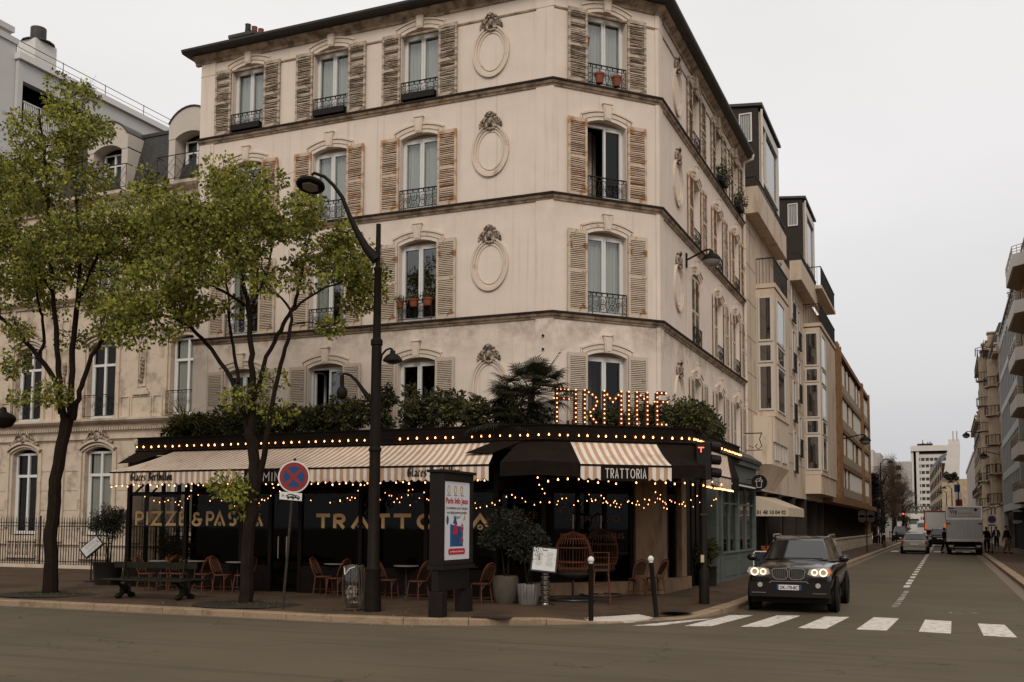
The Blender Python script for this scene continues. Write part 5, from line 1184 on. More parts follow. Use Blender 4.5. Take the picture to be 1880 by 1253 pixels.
for x in (-.05, .05, .16): m.prism([(x+.024*math.cos(a), -.035+.024*math.sin(a)) for a in np.linspace(0, 6.283, 10)[:-1]], .015, .02)
m.strip([(-.19, -.02), (-.165, .03), (-.14, -.02)], .012, .015, .018); part(m, 'tow_truck_symbol', M['ink'], pl)
# litter basket
B = PG(649, 1121); T_ = thing('litter_bin', 'wire litter basket with a clear bag half full of rubbish beside the lamp post', 'bin', tuple(B)); m = MB(); x0, y0, z0 = B
prof = [(.17, .03), (.225, .2), (.25, .45), (.235, .7), (.2, .9)]
for k in range(22):
    a = k*2*math.pi/22
    if 3.6 < a < 4.6: continue
    m.tube([(x0+r_*math.cos(a), y0+r_*math.sin(a), z0+z_) for r_, z_ in prof], .008, 5)
for r_, z_ in ((.2, .9), (.172, .04)): m.tube([(x0+r_*math.cos(a), y0+r_*math.sin(a), z0+z_) for a in np.linspace(0, 6.283, 25)[:-1]], .012, 6, closed=True)
M['olivemetal'] = pm('bin_metal', (.10, .078, .052), .5, metal=.3, var=.2, scale=8); part(m, 'cage', M['olivemetal'], T_, smooth=True)
m = MB(); rg = random.Random(3)
M['bag'] = glassmat('clear_bag', (.85, .83, .78), .06); M['litter'] = pm('crumpled_paper', (.38, .34, .30), .8, var=.3, scale=9, col2=(.04, .03, .025), f2=(.52, .56), s2=9)
m.lathe([(0, .07), (.15, .08), (.19, .25), (.215, .45), (.205, .7), (.18, .9), (.21, .93)], (x0, y0, z0), 20); part(m, 'bag', M['bag'], T_, smooth=True)
m = MB()
for i in range(34): a, r_ = rg.random()*6.28, rg.random()*.13; m.ell((x0+r_*math.cos(a), y0+r_*math.sin(a), z0+.14+rg.random()*.34), (.03+rg.random()*.05, .03+rg.random()*.04, .02+rg.random()*.04), 6, 4)
part(m, 'rubbish', M['litter'], T_)
m = MB(); m.tube([(x0-.19, y0-.08, z0+.9), (x0-.08, y0-.22, z0+.74), (x0+.02, y0-.21, z0+.86), (x0+.12, y0-.17, z0+.9)], .012, 5); part(m, 'bag_tie', M['white'], T_)
# advertising panel, set square to the avenue
FP = FR((-.06, -5.86, 0), (0, 1, 0), (1, 0, 0)); AP = thing('advertising_panel', 'black two-legged advertising panel with a white and red Paris Info Jeux poster', 'advertising panel', (-.2, -5.2, .14))
m = MB(FP)
m.box((0, -.26, 1.12), (.10, .03, 2.92)); m.box((1.3, -.26, 1.12), (1.4, .03, 2.92)); m.box((.1, -.26, 2.78), (1.3, .03, 2.92)); m.box((.1, -.26, 1.12), (1.3, .03, 1.2)); m.box((.1, -.24, 1.2), (1.3, -.02, 2.78)); part(m, 'cabinet', M['black'], AP, bevel=.008)
m = MB(FP); m.box((-.04, -.31, 2.923), (1.44, .08, 2.98)); part(m, 'cap', M['black'], AP, bevel=.01)
m = MB(FP); m.box((-.03, -.29, 1.03), (1.43, .06, 1.117)); m.box((.0, -.2, .62), (1.4, -.05, 1.03)); part(m, 'apron', M['black'], AP, bevel=.008)
for a, b in ((.0, .24), (1.16, 1.4)): m = MB(FP); m.box((a, -.26, .1), (b, .03, .619)); part(m, 'leg', M['black'], AP, bevel=.008)
M['poster'] = pm('backlit_poster', (.50, .485, .49), .4, var=.03, emis=(.9, .86, .88), es=.06)
m = MB(FP); m.box((.12, -.02, 1.22), (1.28, -.005, 2.76)); po = part(m, 'poster', M['poster'], AP)
M['pred'] = pm('poster_red', (.42, .02, .035), .6, var=0); M['pblue'] = pm('poster_blue', (.02, .07, .17), .6, var=.3, scale=4, col2=(.01, .2, .22), f2=(.6, .66)); M['pgold'] = pm('poster_gold', (.42, .26, .07), .6, var=0); M['ptxt'] = pm('poster_text', (.07, .065, .07), .6, var=0)
FP2 = FR((-.06, -5.86, 0), (0, 1, 0), (1, 0, 0))
text_obj('Paris Info Jeux', .16, M['pred'], 'heading', FP2, .2, 2.33, .0, po, width=1.0, bold=.004)
for i, (tx, w_) in enumerate((('La newsletter pour anticiper', .98), ('vos déplacements pendant', .9), ('les Jeux !', .32))): text_obj(tx, .085, M['ptxt'], 'small_text', FP2, .7-w_/2, 2.215-.09*i, .0, po, width=w_)
m = MB(FP2)
for x in (.33, .62, .9): m.strip([(x+.05*math.cos(a), 2.6+.075*math.sin(a)) for a in np.linspace(0, 6.283, 15)[:-1]], .022, -.004, .0, closed=True)
part(m, 'emblem', M['pgold'], po)
for x, w_ in ((.25, .16), (.56, .14), (.84, .16)): text_obj('PARIS 2024', .03, M['ptxt'], 'small_text', FP2, x, 2.48, 0, po, width=w_)
m = MB(FP2); m.prism([(.4, 1.48), (.98, 1.48), (.98, 1.86), (.4, 1.92)], -.004, .0); m.prism([(.52, 1.94), (.72, 1.9), (.62, 2.1)], -.004, .001); m.prism([(.28+.05*math.cos(a), 2.0+.09*math.sin(a)) for a in np.linspace(0, 6.28, 12)[:-1]], -.004, .0); part(m, 'picture', M['pblue'], po)
m = MB(FP2); m.prism([(.52, 1.72), (.7, 1.70), (.74, 1.86), (.6, 1.93)], -.004, .003); part(m, 'picture', M['pred'], po); m = MB(FP2); m.strip([(.93+.05*math.cos(a), 1.84+.08*math.sin(a)) for a in np.linspace(0, 6.283, 12)[:-1]], .03, -.004, .002, closed=True); m.prism([(.88, 1.56), (1.0, 1.58), (.95, 1.68)], -.004, .004); part(m, 'picture', M['pred'], po)
m = MB(FP2); m.prism([(.78, 1.88), (.9, 1.9), (.86, 2.02), (.78, 2.0)], -.004, .003); part(m, 'picture', M['poster'], po)
m = MB(FP2); m.prism([(.98, 2.0), (1.08, 2.02), (1.04, 2.12)], -.004, .002); part(m, 'picture', M['pgold'], po)
m = MB(FP2); m.prism([(.36, 1.32), (1.04, 1.32), (1.07, 1.35), (1.07, 1.41), (1.04, 1.44), (.36, 1.44), (.33, 1.41), (.33, 1.35)], -.004, .002); part(m, 'button', M['pred'], po); text_obj('je m\'abonne maintenant', .05, M['white'], 'small_text', FP2, .4, 1.365, .003, po, width=.6)
# double-sided bench
bc = (PG(228, 1098)+PG(340, 1101))/2; BN = thing('park_bench', 'dark green double-sided slatted bench with cast iron legs, facing the avenue', 'bench', tuple(bc))
M['bench'] = pm('bench_green', (.014, .012, .007), .6, var=.3, scale=5, spec=.12); z0 = bc[2]; fb = FR((bc[0], bc[1], z0), (1, .06, 0), (-.06, 1, 0)); HL = 1.16
m = MB(fb)
for y in (-.50, -.36, -.22, .22, .36, .50): m.box((-HL, y-.055, .43), (HL, y+.055, .46))
part(m, 'seat', M['bench'], BN, bevel=.004)
m = MB(fb); m.box((-HL, -.02, .70), (HL, .02, .84)); part(m, 'backrest', M['bench'], BN, bevel=.004)
for x in (-.84, .84):
    m = MB(fb); m.box((x-.04, -.56, .38), (x+.04, .56, .428)); m.tube([(x, -.1, .42), (x, -.03, .92)], .026, 8); m.tube([(x, .1, .42), (x, .03, .92)], .026, 8)
    m.tube([(x, -.34, .4), (x, -.12, .28), (x, -.1, .12), (x, -.26, .05)], [.03, .05, .07, .05], 8); m.tube([(x, .34, .4), (x, .12, .28), (x, .1, .12), (x, .26, .05)], [.03, .05, .07, .05], 8)
    m.ell((x, -.22, .06), (.07, .12, .07), 8, 6); m.ell((x, .22, .06), (.07, .12, .07), 8, 6); m.ell((x, 0, .22), (.05, .1, .12), 8, 6); m.bx((x, 0, .86), (.05, .1, .06))
    part(m, 'leg', M['bench'], BN, smooth=True)
# bollards
def bollard(name, label, px_, py_, tilt=0, h=1.12, group='bollards by the crossing', white=True, pos=None):
    b = PG(px_, py_) if pos is None else np.array(pos); T_ = thing(name, label, 'bollard', tuple(b), group=group)
    o = MB().lathe([(.048, -.02), (.048, .9*h), (.052, .905*h), (.05, .93*h), (.035, .94*h)], n=14).build('post', M['lamp'], smooth=True); o.parent = T_
    o = MB().lathe([(.03, .93*h), (.045, .94*h), (.035, .955*h), (.055, .97*h), (.062, h), (.05, 1.035*h), (.02, 1.055*h), (0, 1.057*h)], n=14).build('ball_cap', M['white'] if white else M['lamp'], smooth=True); o.parent = T_
    T_.rotation_euler = (0, tilt, TH*0); return T_
bollard('bollard', 'upright dark bollard with white ball top beside the tactile paving', 1085, 1138)
bollard('bollard', 'dark bollard with white ball top leaning to the left by the zebra crossing', 1205, 1131, -R(5.5))
# traffic light
B = PG(1293, 1109); TL = thing('traffic_light', 'black traffic light seen from behind at the kerb of the side street', 'traffic light', tuple(B)); x0, y0, z0 = B
m = MB(); m.lathe([(.12, z0-.02), (.118, z0+.75), (.09, z0+.8), (.075, z0+.82), (.075, z0+3.0), (0, z0+3.0)], (x0, y0, 0), 16); part(m, 'pole', M['lamp'], TL, smooth=True)
zb_, zt_ = PF(1293, 881, B)[2], PF(1293, 812, B)[2]; m = MB(); m.bx((x0, y0, (zb_+zt_)/2), (.36, .2, zt_-zb_), rz=.5); part(m, 'signal_housing', M['black'], TL, bevel=.02)
for i in range(3):
    m = MB(); m.tube([(x0+.16, y0+.06, zb_+.17+i*.3), (x0+.36, y0+.18, zb_+.15+i*.3)], [.12, .11], 12, cap=False); part(m, 'visor', M['black'], TL)
M['redlamp'] = bulbmat('red_lamp', (1, .05, .04), 2.0)
m = MB(face_frame(PF(1287, 826, B, -.18), .4)); m.strip([(-.07, .05), (.07, .05)], .025, 0, .006); m.strip([(0, .05), (0, -.06)], .025, 0, .005); part(m, 'red_signal', M['redlamp'], TL)
m = MB(); m.bx((x0-.01, y0-.12, PF(1290, 1026, B)[2]), (.08, .05, .17), rz=.4); part(m, 'push_button', pm('cream_plastic', (.42, .32, .2), .5, var=.05), TL, bevel=.01)
m = MB(); m.bx((x0, y0, (PF(1293, 945, B)[2])), (.17, .17, .05), rz=.4); part(m, 'collar', M['galv'], TL)
# ---------------------------------------------------------------- terrace furniture
M['cane'] = pm('orange_cane', (.10, .032, .013), .5, var=.35, scale=10); M['canedark'] = pm('woven_seat', (.05, .022, .013), .7, var=.4, scale=60)
M['marble'] = pm('table_top', (.22, .19, .155), .35, var=.15, scale=6); M['castbase'] = M['iron']
def make_chair(label, x, y, rz):
    T_ = thing('bistro_chair', label, 'chair', (0, 0, 0), group='cane chairs along the terrace'); P_ = lambda m, nm, mt: (lambda o: setattr(o, 'parent', T_) or o)(m.build(nm, mt, smooth=True))
    m = MB(); m.lathe([(0, .452), (.19, .455), (.2, .44), (.2, .43), (0, .425)], n=20); P_(m, 'seat', M['canedark'])
    m = MB(); m.tube([(.2*math.cos(a), .2*math.sin(a), .44) for a in np.linspace(0, 6.283, 21)[:-1]], .017, 6, closed=True); P_(m, 'seat_rim', M['cane'])
    for sx in (-1, 1):
        for sy in (-1, 1):
            m = MB(); m.tube([(sx*.14, sy*.14, .43), (sx*.19, sy*.18, .0)], [.016, .013], 6); P_(m, 'leg', M['cane'])
    m = MB(); m.tube([(-.175, -.165, .14), (.175, -.165, .14), (.175, .165, .14), (-.175, .165, .14)], .009, 5, closed=True)
    for sx in (-1, 1): m.tube([(sx*.16, -.15, .3), (sx*.08, -.19, .43)], .008, 5); m.tube([(sx*.16, .15, .3), (sx*.08, .19, .43)], .008, 5)
    P_(m, 'stretcher', M['cane'])
    m = MB(); bk = [(-.17, -.12, .44), (-.20, -.2, .62), (-.19, -.26, .76), (-.13, -.3, .86), (0, -.31, .90), (.13, -.3, .86), (.19, -.26, .76), (.20, -.2, .62), (.17, -.12, .44)]; m.tube(bk, .014, 6)
    inn = [(a*.72, b+.005, .52+(c-.44)*.72) for a, b, c in bk]; m.tube(inn, .009, 5); P_(m, 'back_frame', M['cane'])
    m = MB(); m.add(inn, [tuple(range(len(inn)))]); P_(m, 'back_panel', M['canedark']); T_.location = (x, y, gz(x, y)); T_.rotation_euler.z = rz; return T_
CH = [(263, 1086, 1.4, 'cane chair seen through the left end of the bench'), (300, 1085, -1.5, 'cane chair behind the left half of the bench backrest'), (322, 1086, 1.5, 'cane chair behind the middle of the bench'), (366, 1087, -1.4, 'cane chair just right of the bench'),
      (402, 1089, 1.5, 'cane chair with its back towards the bench, left of the tree trunk'), (440, 1090, -1.5, 'cane chair half hidden by the tree trunk'), (588, 1093, 1.45, 'cane chair with its back to the left, right of the no-stopping sign'), (612, 1097, -1.5, 'cane chair partly hidden by the litter bin'),
      (708, 1101, 1.5, 'cane chair just right of the street lamp'), (762, 1104, -1.35, 'cane chair facing left between the street lamp and the advertising panel'), (822, 1105, 1.5, 'cane chair seen between the legs of the advertising panel'), (878, 1110, -1.3, 'cane chair between the advertising panel and the big round planter')]
ch0 = None
for px_, py_, rz, lb in CH:
    p = PG(px_, py_)
    if ch0 is None: ch0 = make_chair(lb, p[0], p[1]+.12, -rz)
    else: dup(ch0, (p[0], p[1]+.12, gz(p[0], p[1])), -rz, lb)
for (px_, py_, rz, lb) in ((1170, 1096, .4, 'cane chair in front of the stone pillar'), (1203, 1094, -.3, 'cane chair behind the leaning bollard')):
    p = PG(px_, py_); dup(ch0, (p[0], p[1], gz(p[0], p[1])), rz+2.6, lb, 'cane chairs by the stone pillar')
def make_table(label, x, y):
    T_ = thing('bistro_table', label, 'table', (0, 0, 0), group='small round terrace tables')
    o = MB().lathe([(0, .735), (.3, .735), (.31, .725), (.3, .71), (0, .71)], n=28).build('table_top', M['marble'], smooth=True); o.parent = T_
    o = MB().lathe([(.025, .71), (.025, .12), (.05, .08), (.2, .03), (.21, 0), (0, 0)], n=14).build('pedestal', M['iron'], smooth=True); o.parent = T_
    T_.location = (x, y, gz(x, y)); return T_
t0 = None
for px_, py_, lb in ((282, 1083, 'round table behind the left end of the bench'), (345, 1083, 'round table behind the right end of the bench'), (424, 1086, 'pale-topped round table left of the tree trunk'), (607, 1091, 'pale-topped round table behind the litter bin'), (736, 1097, 'pale-topped round table right of the street lamp'), (845, 1100, 'round table behind the advertising panel')):
    p = PG(px_, py_); q = (p[0], p[1]+.25, gz(p[0], p[1]))
    if t0 is None: t0 = make_table(lb, *q[:2])
    else: dup(t0, q, 0, lb)
# high stool with square back
p = PG(1104, 1108); T_ = thing('bar_stool', 'tall orange cane bar stool with a square back beside the egg chairs', 'stool', tuple(p)); m = MB(FR(p, (.94, .34, 0), (-.34, .94, 0)))
for sx in (-1, 1):
    for sy in (-1, 1): q = MB(m.fr); q.tube([(sx*.15, sy*.15, .72), (sx*.2, sy*.2, 0)], .017, 6); part(q, 'leg', M['cane'], T_)
for z_, r_ in ((.18, .185), (.42, .165)): m.tube([(-r_, -r_, z_), (r_, -r_, z_), (r_, r_, z_), (-r_, r_, z_)], .010, 5, closed=True)
part(m, 'stretcher', M['cane'], T_); q = MB(m.fr); q.box((-.18, -.18, .72), (.18, .18, .76)); part(q, 'seat', M['canedark'], T_)
q = MB(m.fr); q.tube([(-.17, .17, .74), (-.18, .2, 1.12), (.18, .2, 1.12), (.17, .17, .74)], .017, 6); q.tube([(-.17, .18, .84), (.17, .18, .84)], .012, 6); part(q, 'back_frame', M['cane'], T_)
# egg chairs
def egg(label, base, yaw, r_=.5, zc=1.02, h=.62, seed=1):
    T_ = thing('egg_chair', label, 'hanging chair', tuple(base), group='hanging wicker egg chairs'); x0, y0, z0 = base; m = MB()
    for k in range(34):
        a = yaw+k*2*math.pi/34; front = math.cos(a-yaw) > .55; pts = []
        for t in np.linspace(-1, 1, 13):
            rr = r_*math.sqrt(max(0, 1-t*t))**.8; z_ = z0+zc+h*t*(1 if t > 0 else .85)
            if front and -.25 < t < .35: 
                if len(pts) > 1: m.tube(pts, .0085, 4)
                pts = []; continue
            pts.append((x0+rr*math.cos(a), y0+rr*math.sin(a), z_))
        if len(pts) > 1: m.tube(pts, .0085, 4)
    for t in (-.55, -.25, .35, .7):
        rr = r_*math.sqrt(1-t*t)**.8+.005; m.tube([(x0+rr*math.cos(a), y0+rr*math.sin(a), z0+zc+h*t*(1 if t > 0 else .85)) for a in np.linspace(0, 6.283, 30)[:-1]], .013, 5, closed=True)
    part(m, 'basket', M['cane'], T_)
    m = MB(); m.ell((x0, y0, z0+zc-.4), (.36, .36, .13), 14, 8); part(m, 'cushion', pm('dark_cushion', (.02, .014, .011), .95, var=.2), T_, smooth=True)
    m = MB(); bx2 = x0-math.cos(yaw)*.65; by2 = y0-math.sin(yaw)*.65
    pts = [(bx2, by2, z0+.04), (bx2-math.cos(yaw)*.08, by2-math.sin(yaw)*.08, z0+.9), (bx2, by2, z0+1.5), (bx2+math.cos(yaw)*.25, by2+math.sin(yaw)*.25, z0+1.92), (x0-math.cos(yaw)*.12, y0-math.sin(yaw)*.12, z0+2.02), (x0, y0, z0+1.96)]
    m.tube(pts, .026, 9); m.tube([(x0+.5*math.cos(a), y0+.5*math.sin(a), z0+.03) for a in np.linspace(0, 6.283, 25)[:-1]], .026, 8, closed=True); m.tube([(bx2, by2, z0+.03), (x0+.48*math.cos(yaw), y0+.48*math.sin(yaw), z0+.03)], .024, 8)
    part(m, 'stand', M['greysteel'], T_, smooth=True)
    m = MB(); m.tube([(x0, y0, z0+1.96), (x0, y0, z0+1.64)], .008, 5); part(m, 'chain', M['steel'], T_); return T_
M['greysteel'] = pm('grey_tube', (.045, .042, .042), .4, metal=.3, var=.1)
p = PG(1052, 1103); egg('nearer hanging wicker egg chair on its curved stand, left of the bollard', p, R(-70), .42, 1.0, .58)
p = PG(1088, 1096)+np.array([.1, .35, 0]); egg('farther hanging wicker egg chair half hidden behind the nearer one', p, R(-40), .42, 1.06, .58)
# menu boards
M['paper'] = pm('menu_sheet', (.44, .42, .39), .3, var=.05, scale=8, col2=(.35, .36, .33), f2=(.6, .66), s2=7)
def menu(label, base, cz, w_, h_, yaw, lean, roll, column):
    T_ = thing('menu_board', label, 'menu board', tuple(base)); x0, y0, z0 = base
    Mx = Matrix.Translation((x0, y0, z0+cz))@Matrix.Rotation(yaw, 4, 'Z')@Matrix.Rotation(lean, 4, 'X')@Matrix.Rotation(roll, 4, 'Y')
    f_ = MB(); f_.box((-w_/2-.04, -.02, -h_/2-.04), (w_/2+.04, .03, h_/2+.04)); o = f_.build('frame', M['black'], bevel=.01); o.matrix_world = Mx; setp(o, T_)
    s_ = MB(); s_.box((-w_/2, -.024, -h_/2), (w_/2, -.021, h_/2)); o = s_.build('sheet', M['paper']); o.matrix_world = Mx; setp(o, T_)
    t_ = MB()
    rg = random.Random(int(x0*10))
    for c_ in (-1, 1):
        for i in range(11):
            l = w_*.36*rg.uniform(.5, 1); zz = h_*.30-i*h_*.058; t_.box((c_*w_*.23-l/2, -.0255, zz), (c_*w_*.23+l/2, -.0245, zz+.006))
    t_.box((-w_*.12, -.0255, h_*.38), (w_*.12, -.0245, h_*.42)); o = t_.build('print', M['ptxt']); o.matrix_world = Mx; setp(o, T_)
    m = MB()
    if column == 'keg':
        prof = [(.1, 0)]
        for i in range(7): z_ = .05+i*.105; prof += [(.075, z_), (.11, z_+.03), (.11, z_+.05), (.075, z_+.08)]
        prof += [(.05, cz-.05), (0, cz-.05)]; m.lathe(prof, (x0, y0+.05, z0), 18); m.lathe([(.2, 0), (.2, .02), (0, .03)], (x0, y0+.05, z0), 20); part(m, 'column', pm('polished_metal', (.3, .26, .22), .25, metal=1, var=.1), T_, smooth=True)
    else: m.tube([(x0, y0, z0), (x0, y0+.03, z0+cz)], .022, 8); m.lathe([(.2, 0), (.19, .03), (0, .04)], (x0, y0, z0), 20); part(m, 'post', M['black'], T_, smooth=True)
menu('tilted menu board on a shiny ringed column beside the small ribbed pot', PG(999, 1112), .98, .50, .50, .42, R(-18), R(6), 'keg')
menu('tilted menu board on a post by the railings at the left end of the terrace', PG(166, 1068), 1.0, .40, .56, .1, R(-30), R(38), 'post')
# planters
M['pot'] = pm('grey_fibre_pot', (.075, .06, .043), .85, var=.2, scale=5, bump=.2); M['potblack'] = pm('black_pot', (.010, .0075, .006), .6, var=.2, spec=.2); M['zincpot'] = pm('ribbed_zinc_pot', (.17, .155, .14), .5, metal=.4, var=.25, scale=6, col2=(.07, .06, .05), f2=(.5, .65), s2=4, stretch=(1, 1, .3))
def planter(label, base, prof, mat, tree_=None, ribs=0, name='potted_tree'):
    T_ = thing(name, label, 'potted plant', tuple(base)); x0, y0, z0 = base; m = MB()
    if ribs:
        n_ = ribs*6; vs = []; 
        for r_, z_ in prof: vs += [((r_*(1+.035*math.cos(ribs*2*math.pi*j/n_)))*math.cos(2*math.pi*j/n_)+x0, (r_*(1+.035*math.cos(ribs*2*math.pi*j/n_)))*math.sin(2*math.pi*j/n_)+y0, z_+z0) for j in range(n_)]
        m.add(vs, [(i*n_+j, i*n_+(j+1) % n_, (i+1)*n_+(j+1) % n_, (i+1)*n_+j) for i in range(len(prof)-1) for j in range(n_)])
    else: m.lathe(prof, base, 28)
    part(m, 'pot', mat, T_, smooth=True); rt, ztp = prof[-3][0], prof[-3][1]
    m = MB(); m.lathe([(rt*.97, ztp-.05), (0, ztp-.04)], base, 20); part(m, 'soil', M['soil'], T_)
    if tree_:
        stem, hc, rc, n_, leaf, mats, seed = tree_; rg = np.random.default_rng(seed); m = MB()
        for k in range(stem): a = k*2.2; m.tube([(x0+.05*math.cos(a), y0+.05*math.sin(a), z0+ztp-.1), (x0+.09*math.cos(a+1), y0+.09*math.sin(a+1), z0+(ztp+hc)/2), (x0+.15*math.cos(a+.5), y0+.15*math.sin(a+.5), z0+hc)], [.022, .017, .01], 6)
        k = n_//110; v = rg.normal(0, 1, (k, 3)); v /= np.linalg.norm(v, axis=1)[:, None]; C = np.array([x0, y0, z0+hc])+v*np.array(rc)*rg.uniform(.3, 1, (k, 1))
        for c in C: m.tube([(x0, y0, z0+hc-rc[2]*.6), tuple((c+[x0, y0, z0+hc-.1])/2), tuple(c)], [.01, .007, .004], 4)
        part(m, 'trunk', M['bark'], T_); P, D = clusters(C, np.full(k, .17), 110*4.2, rg, flat=1); leaf_mesh('foliage', P, D, np.full(len(P), leaf), mats, T_, probs=(.5, .35, .15), seed=seed, w=.32, droop=0)
    return T_
planter('olive tree in a big round grey pot right of the advertising panel', PG(928, 1108), [(0, 0), (.21, 0), (.27, .15), (.295, .35), (.29, .52), (.27, .6), (.25, .6), (.24, .5)], M['pot'], (2, 1.62, (.58, .42, .42), 6200, .085, LO, 5))
planter('shrub in a small ribbed grey zinc pot beside the menu board', PG(970, 1110), [(0, 0), (.19, 0), (.225, .2), (.24, .42), (.235, .44), (.22, .44), (.21, .36)], M['zincpot'], (3, 1.32, (.42, .35, .34), 3400, .085, LO, 8), ribs=20)
planter('round-headed bush in a big black pot at the left end of the terrace', PG(197, 1073), [(0, 0), (.34, 0), (.36, .2), (.40, .56), (.42, .6), (.37, .6), (.36, .52)], M['potblack'], (4, 1.72, (.52, .45, .40), 7500, .06, LO, 12))
for i, (s_, n_, lb) in enumerate(((4.2, .25, 'dark leafy plant in a box by the timber shopfront'), )):
    p = FB((s_, n_, 0)); b = np.array([p[0], p[1], gz(p[0], p[1])]); T_ = planter(lb, b, [(0, 0), (.3, 0), (.3, .5), (.33, .55), (.30, .55), (.3, .5)], M['potblack'], (4, .95, (.35, .5, .3), 2800, .11, LS, 31))
# little trees inside / beside the left end of the glass
planter('leafy bush standing inside the left end of the glazed terrace', np.array([-10.7, -1.1, .2]), [(0, 0), (.24, 0), (.26, .4), (.28, .5), (.25, .5), (.24, .4)], M['potblack'], (4, 1.0, (.8, .3, .38), 3200, .08, LO, 21))
# flower pots and boxes on the railings
def pot(label, fr, s_, n_, z_, r_=.11, h=.2, plants=0, mat='terra'):
    p = fr((s_, n_, z_)); T_ = thing('flower_pot', label, 'flower pot', tuple(p)); m = MB(); m.lathe([(0, 0), (r_*.7, 0), (r_*.95, h*.8), (r_*1.08, h*.82), (r_*1.08, h), (r_*.9, h), (r_*.85, h*.9), (0, h*.9)], tuple(p), 16); part(m, 'pot', M[mat], T_, smooth=True)
    if plants: rg = np.random.default_rng(plants); P = rg.normal(0, .07, (160, 3)); P[:, 2] = abs(P[:, 2]); leaf_mesh('plant', P+p+(0, 0, h), rg.normal(0, 1, (160, 3))+(0, 0, .8), np.full(160, .06), LS, T_, droop=0, seed=plants)
pot('left-hand terracotta pot on the railing of the top corner window', FC, 1.28, .12, 13.27, .13, .26); pot('right-hand terracotta pot on the railing of the top corner window', FC, 1.78, .12, 13.27, .13, .26)
pot('small terracotta pot fixed beside the left shutter of the top corner window', FC, 1.02, -.05, 14.3, .06, .22, 0)
pot('terracotta pot with a dry plant on the second-floor window right of the lamp post', FA, -4.25, .12, 7.62, .1, .18, 5); pot('middle pot on the second-floor window right of the lamp post', FA, -3.85, .12, 7.62, .13, .2, 6); pot('right-hand pot with reddish plant on the second-floor window right of the lamp post', FA, -3.45, .12, 7.62, .14, .2, 7)
for s_, z_, lb in ((-9.46, 13.27, 'black planter box in the leftmost top-floor window'), (-6.62, 13.27, 'black planter box in the middle top-floor window of the avenue front'), (-3.81, 13.27, 'low black planter box in the top-floor window nearest the medallion')):
    m = MB(FA); m.box((s_-.5, -.02, z_), (s_+.5, .16, z_+.18)); o = m.build('window_box', M['potblack'], bevel=.01); tag(o, lb, 'window box')
for y, z_, lb in ((9.95, 13.3, 'leafy plants spilling from the middle top window of the street front'), (13.0, 13.3, 'leafy plants in the last top window of the street front')):
    rg = np.random.default_rng(int(y*z_)); P = rg.normal(0, 1, (420, 3))*(.12, .3, .18)+np.array([2.3, y, z_+.3]); T_ = thing('window_plant', lb, 'plant', (2.3, y, z_)); m = MB(); m.box((2.2, y-.45, z_), (2.42, y+.45, z_+.18)); part(m, 'trough', M['potblack'], T_); leaf_mesh('foliage', P, rg.normal(0, 1, (420, 3))+(.6, 0, .3), np.full(420, .1), LS, T_, seed=3)
# wall-bracket lamps
def wall_lamp(label, x, y, z_, arm, dirx=1, dz=.25, s=1):
    T_ = thing('wall_lamp', label, 'wall lamp', (x, y, z_)); m = MB(); m.box((x, y-.05*s, z_-.22*s), (x+.04*dirx, y+.05*s, z_+.22*s)); part(m, 'wall_plate', M['lamp'], T_)
    m = MB(); m.tube([(x, y, z_), (x+arm*.4*dirx, y, z_+dz*.5), (x+arm*.8*dirx, y, z_+dz), (x+arm*.97*dirx, y, z_+dz*1.02), (x+arm*1.03*dirx, y, z_+dz*.8)], .03*s, 8); part(m, 'arm', M['lamp'], T_, smooth=True)
    c = (x+arm*1.03*dirx, y, z_+dz*.8-.12*s); m = MB(); m.lathe([(0, .14*s), (.06*s, .13*s), (.08*s, .06*s), (.2*s, 0), (.29*s, -.12*s), (.3*s, -.16*s), (.28*s, -.17*s)], c, 20); ln = part(m, 'lantern', M['lamp'], T_, smooth=True)
    m = MB(); m.lathe([(.28*s, -.165*s), (.24*s, -.28*s), (.12*s, -.36*s), (0, -.38*s)], c, 20); setp(m.build('lens', M['lens'], smooth=True), ln); return T_
wall_lamp('dark wall lamp on a bracket beside the second-floor medallion of the street front', 2.16, 5.24, 9.58, .72, s=.95)

# lamp whose post stands just outside the left edge
c = PY(6, 768, -5.4); T_ = thing('street_lamp', 'dark lamp head poking in at the left edge of the picture', 'street lamp', (c[0]-1.3, -5.4, .14)); m = MB(); m.tube([(c[0]-1.3, -5.4, .1), (c[0]-1.3, -5.4, 4.6)], [.11, .06], 8); m.tube([(c[0]-1.3, -5.4, 4.2), (c[0]-.9, -5.4, 4.7), (c[0]-.2, -5.4, 4.65), (c[0], -5.4, c[2]+.25)], .03, 6); part(m, 'post', M['lamp'], T_, smooth=True)
m = MB(); m.lathe([(0, .28), (.06, .26), (.08, .16), (.24, .08), (.3, 0), (.28, -.08), (.2, -.2), (0, -.26)], tuple(c), 18); part(m, 'lantern', M['lamp'], T_, smooth=True)
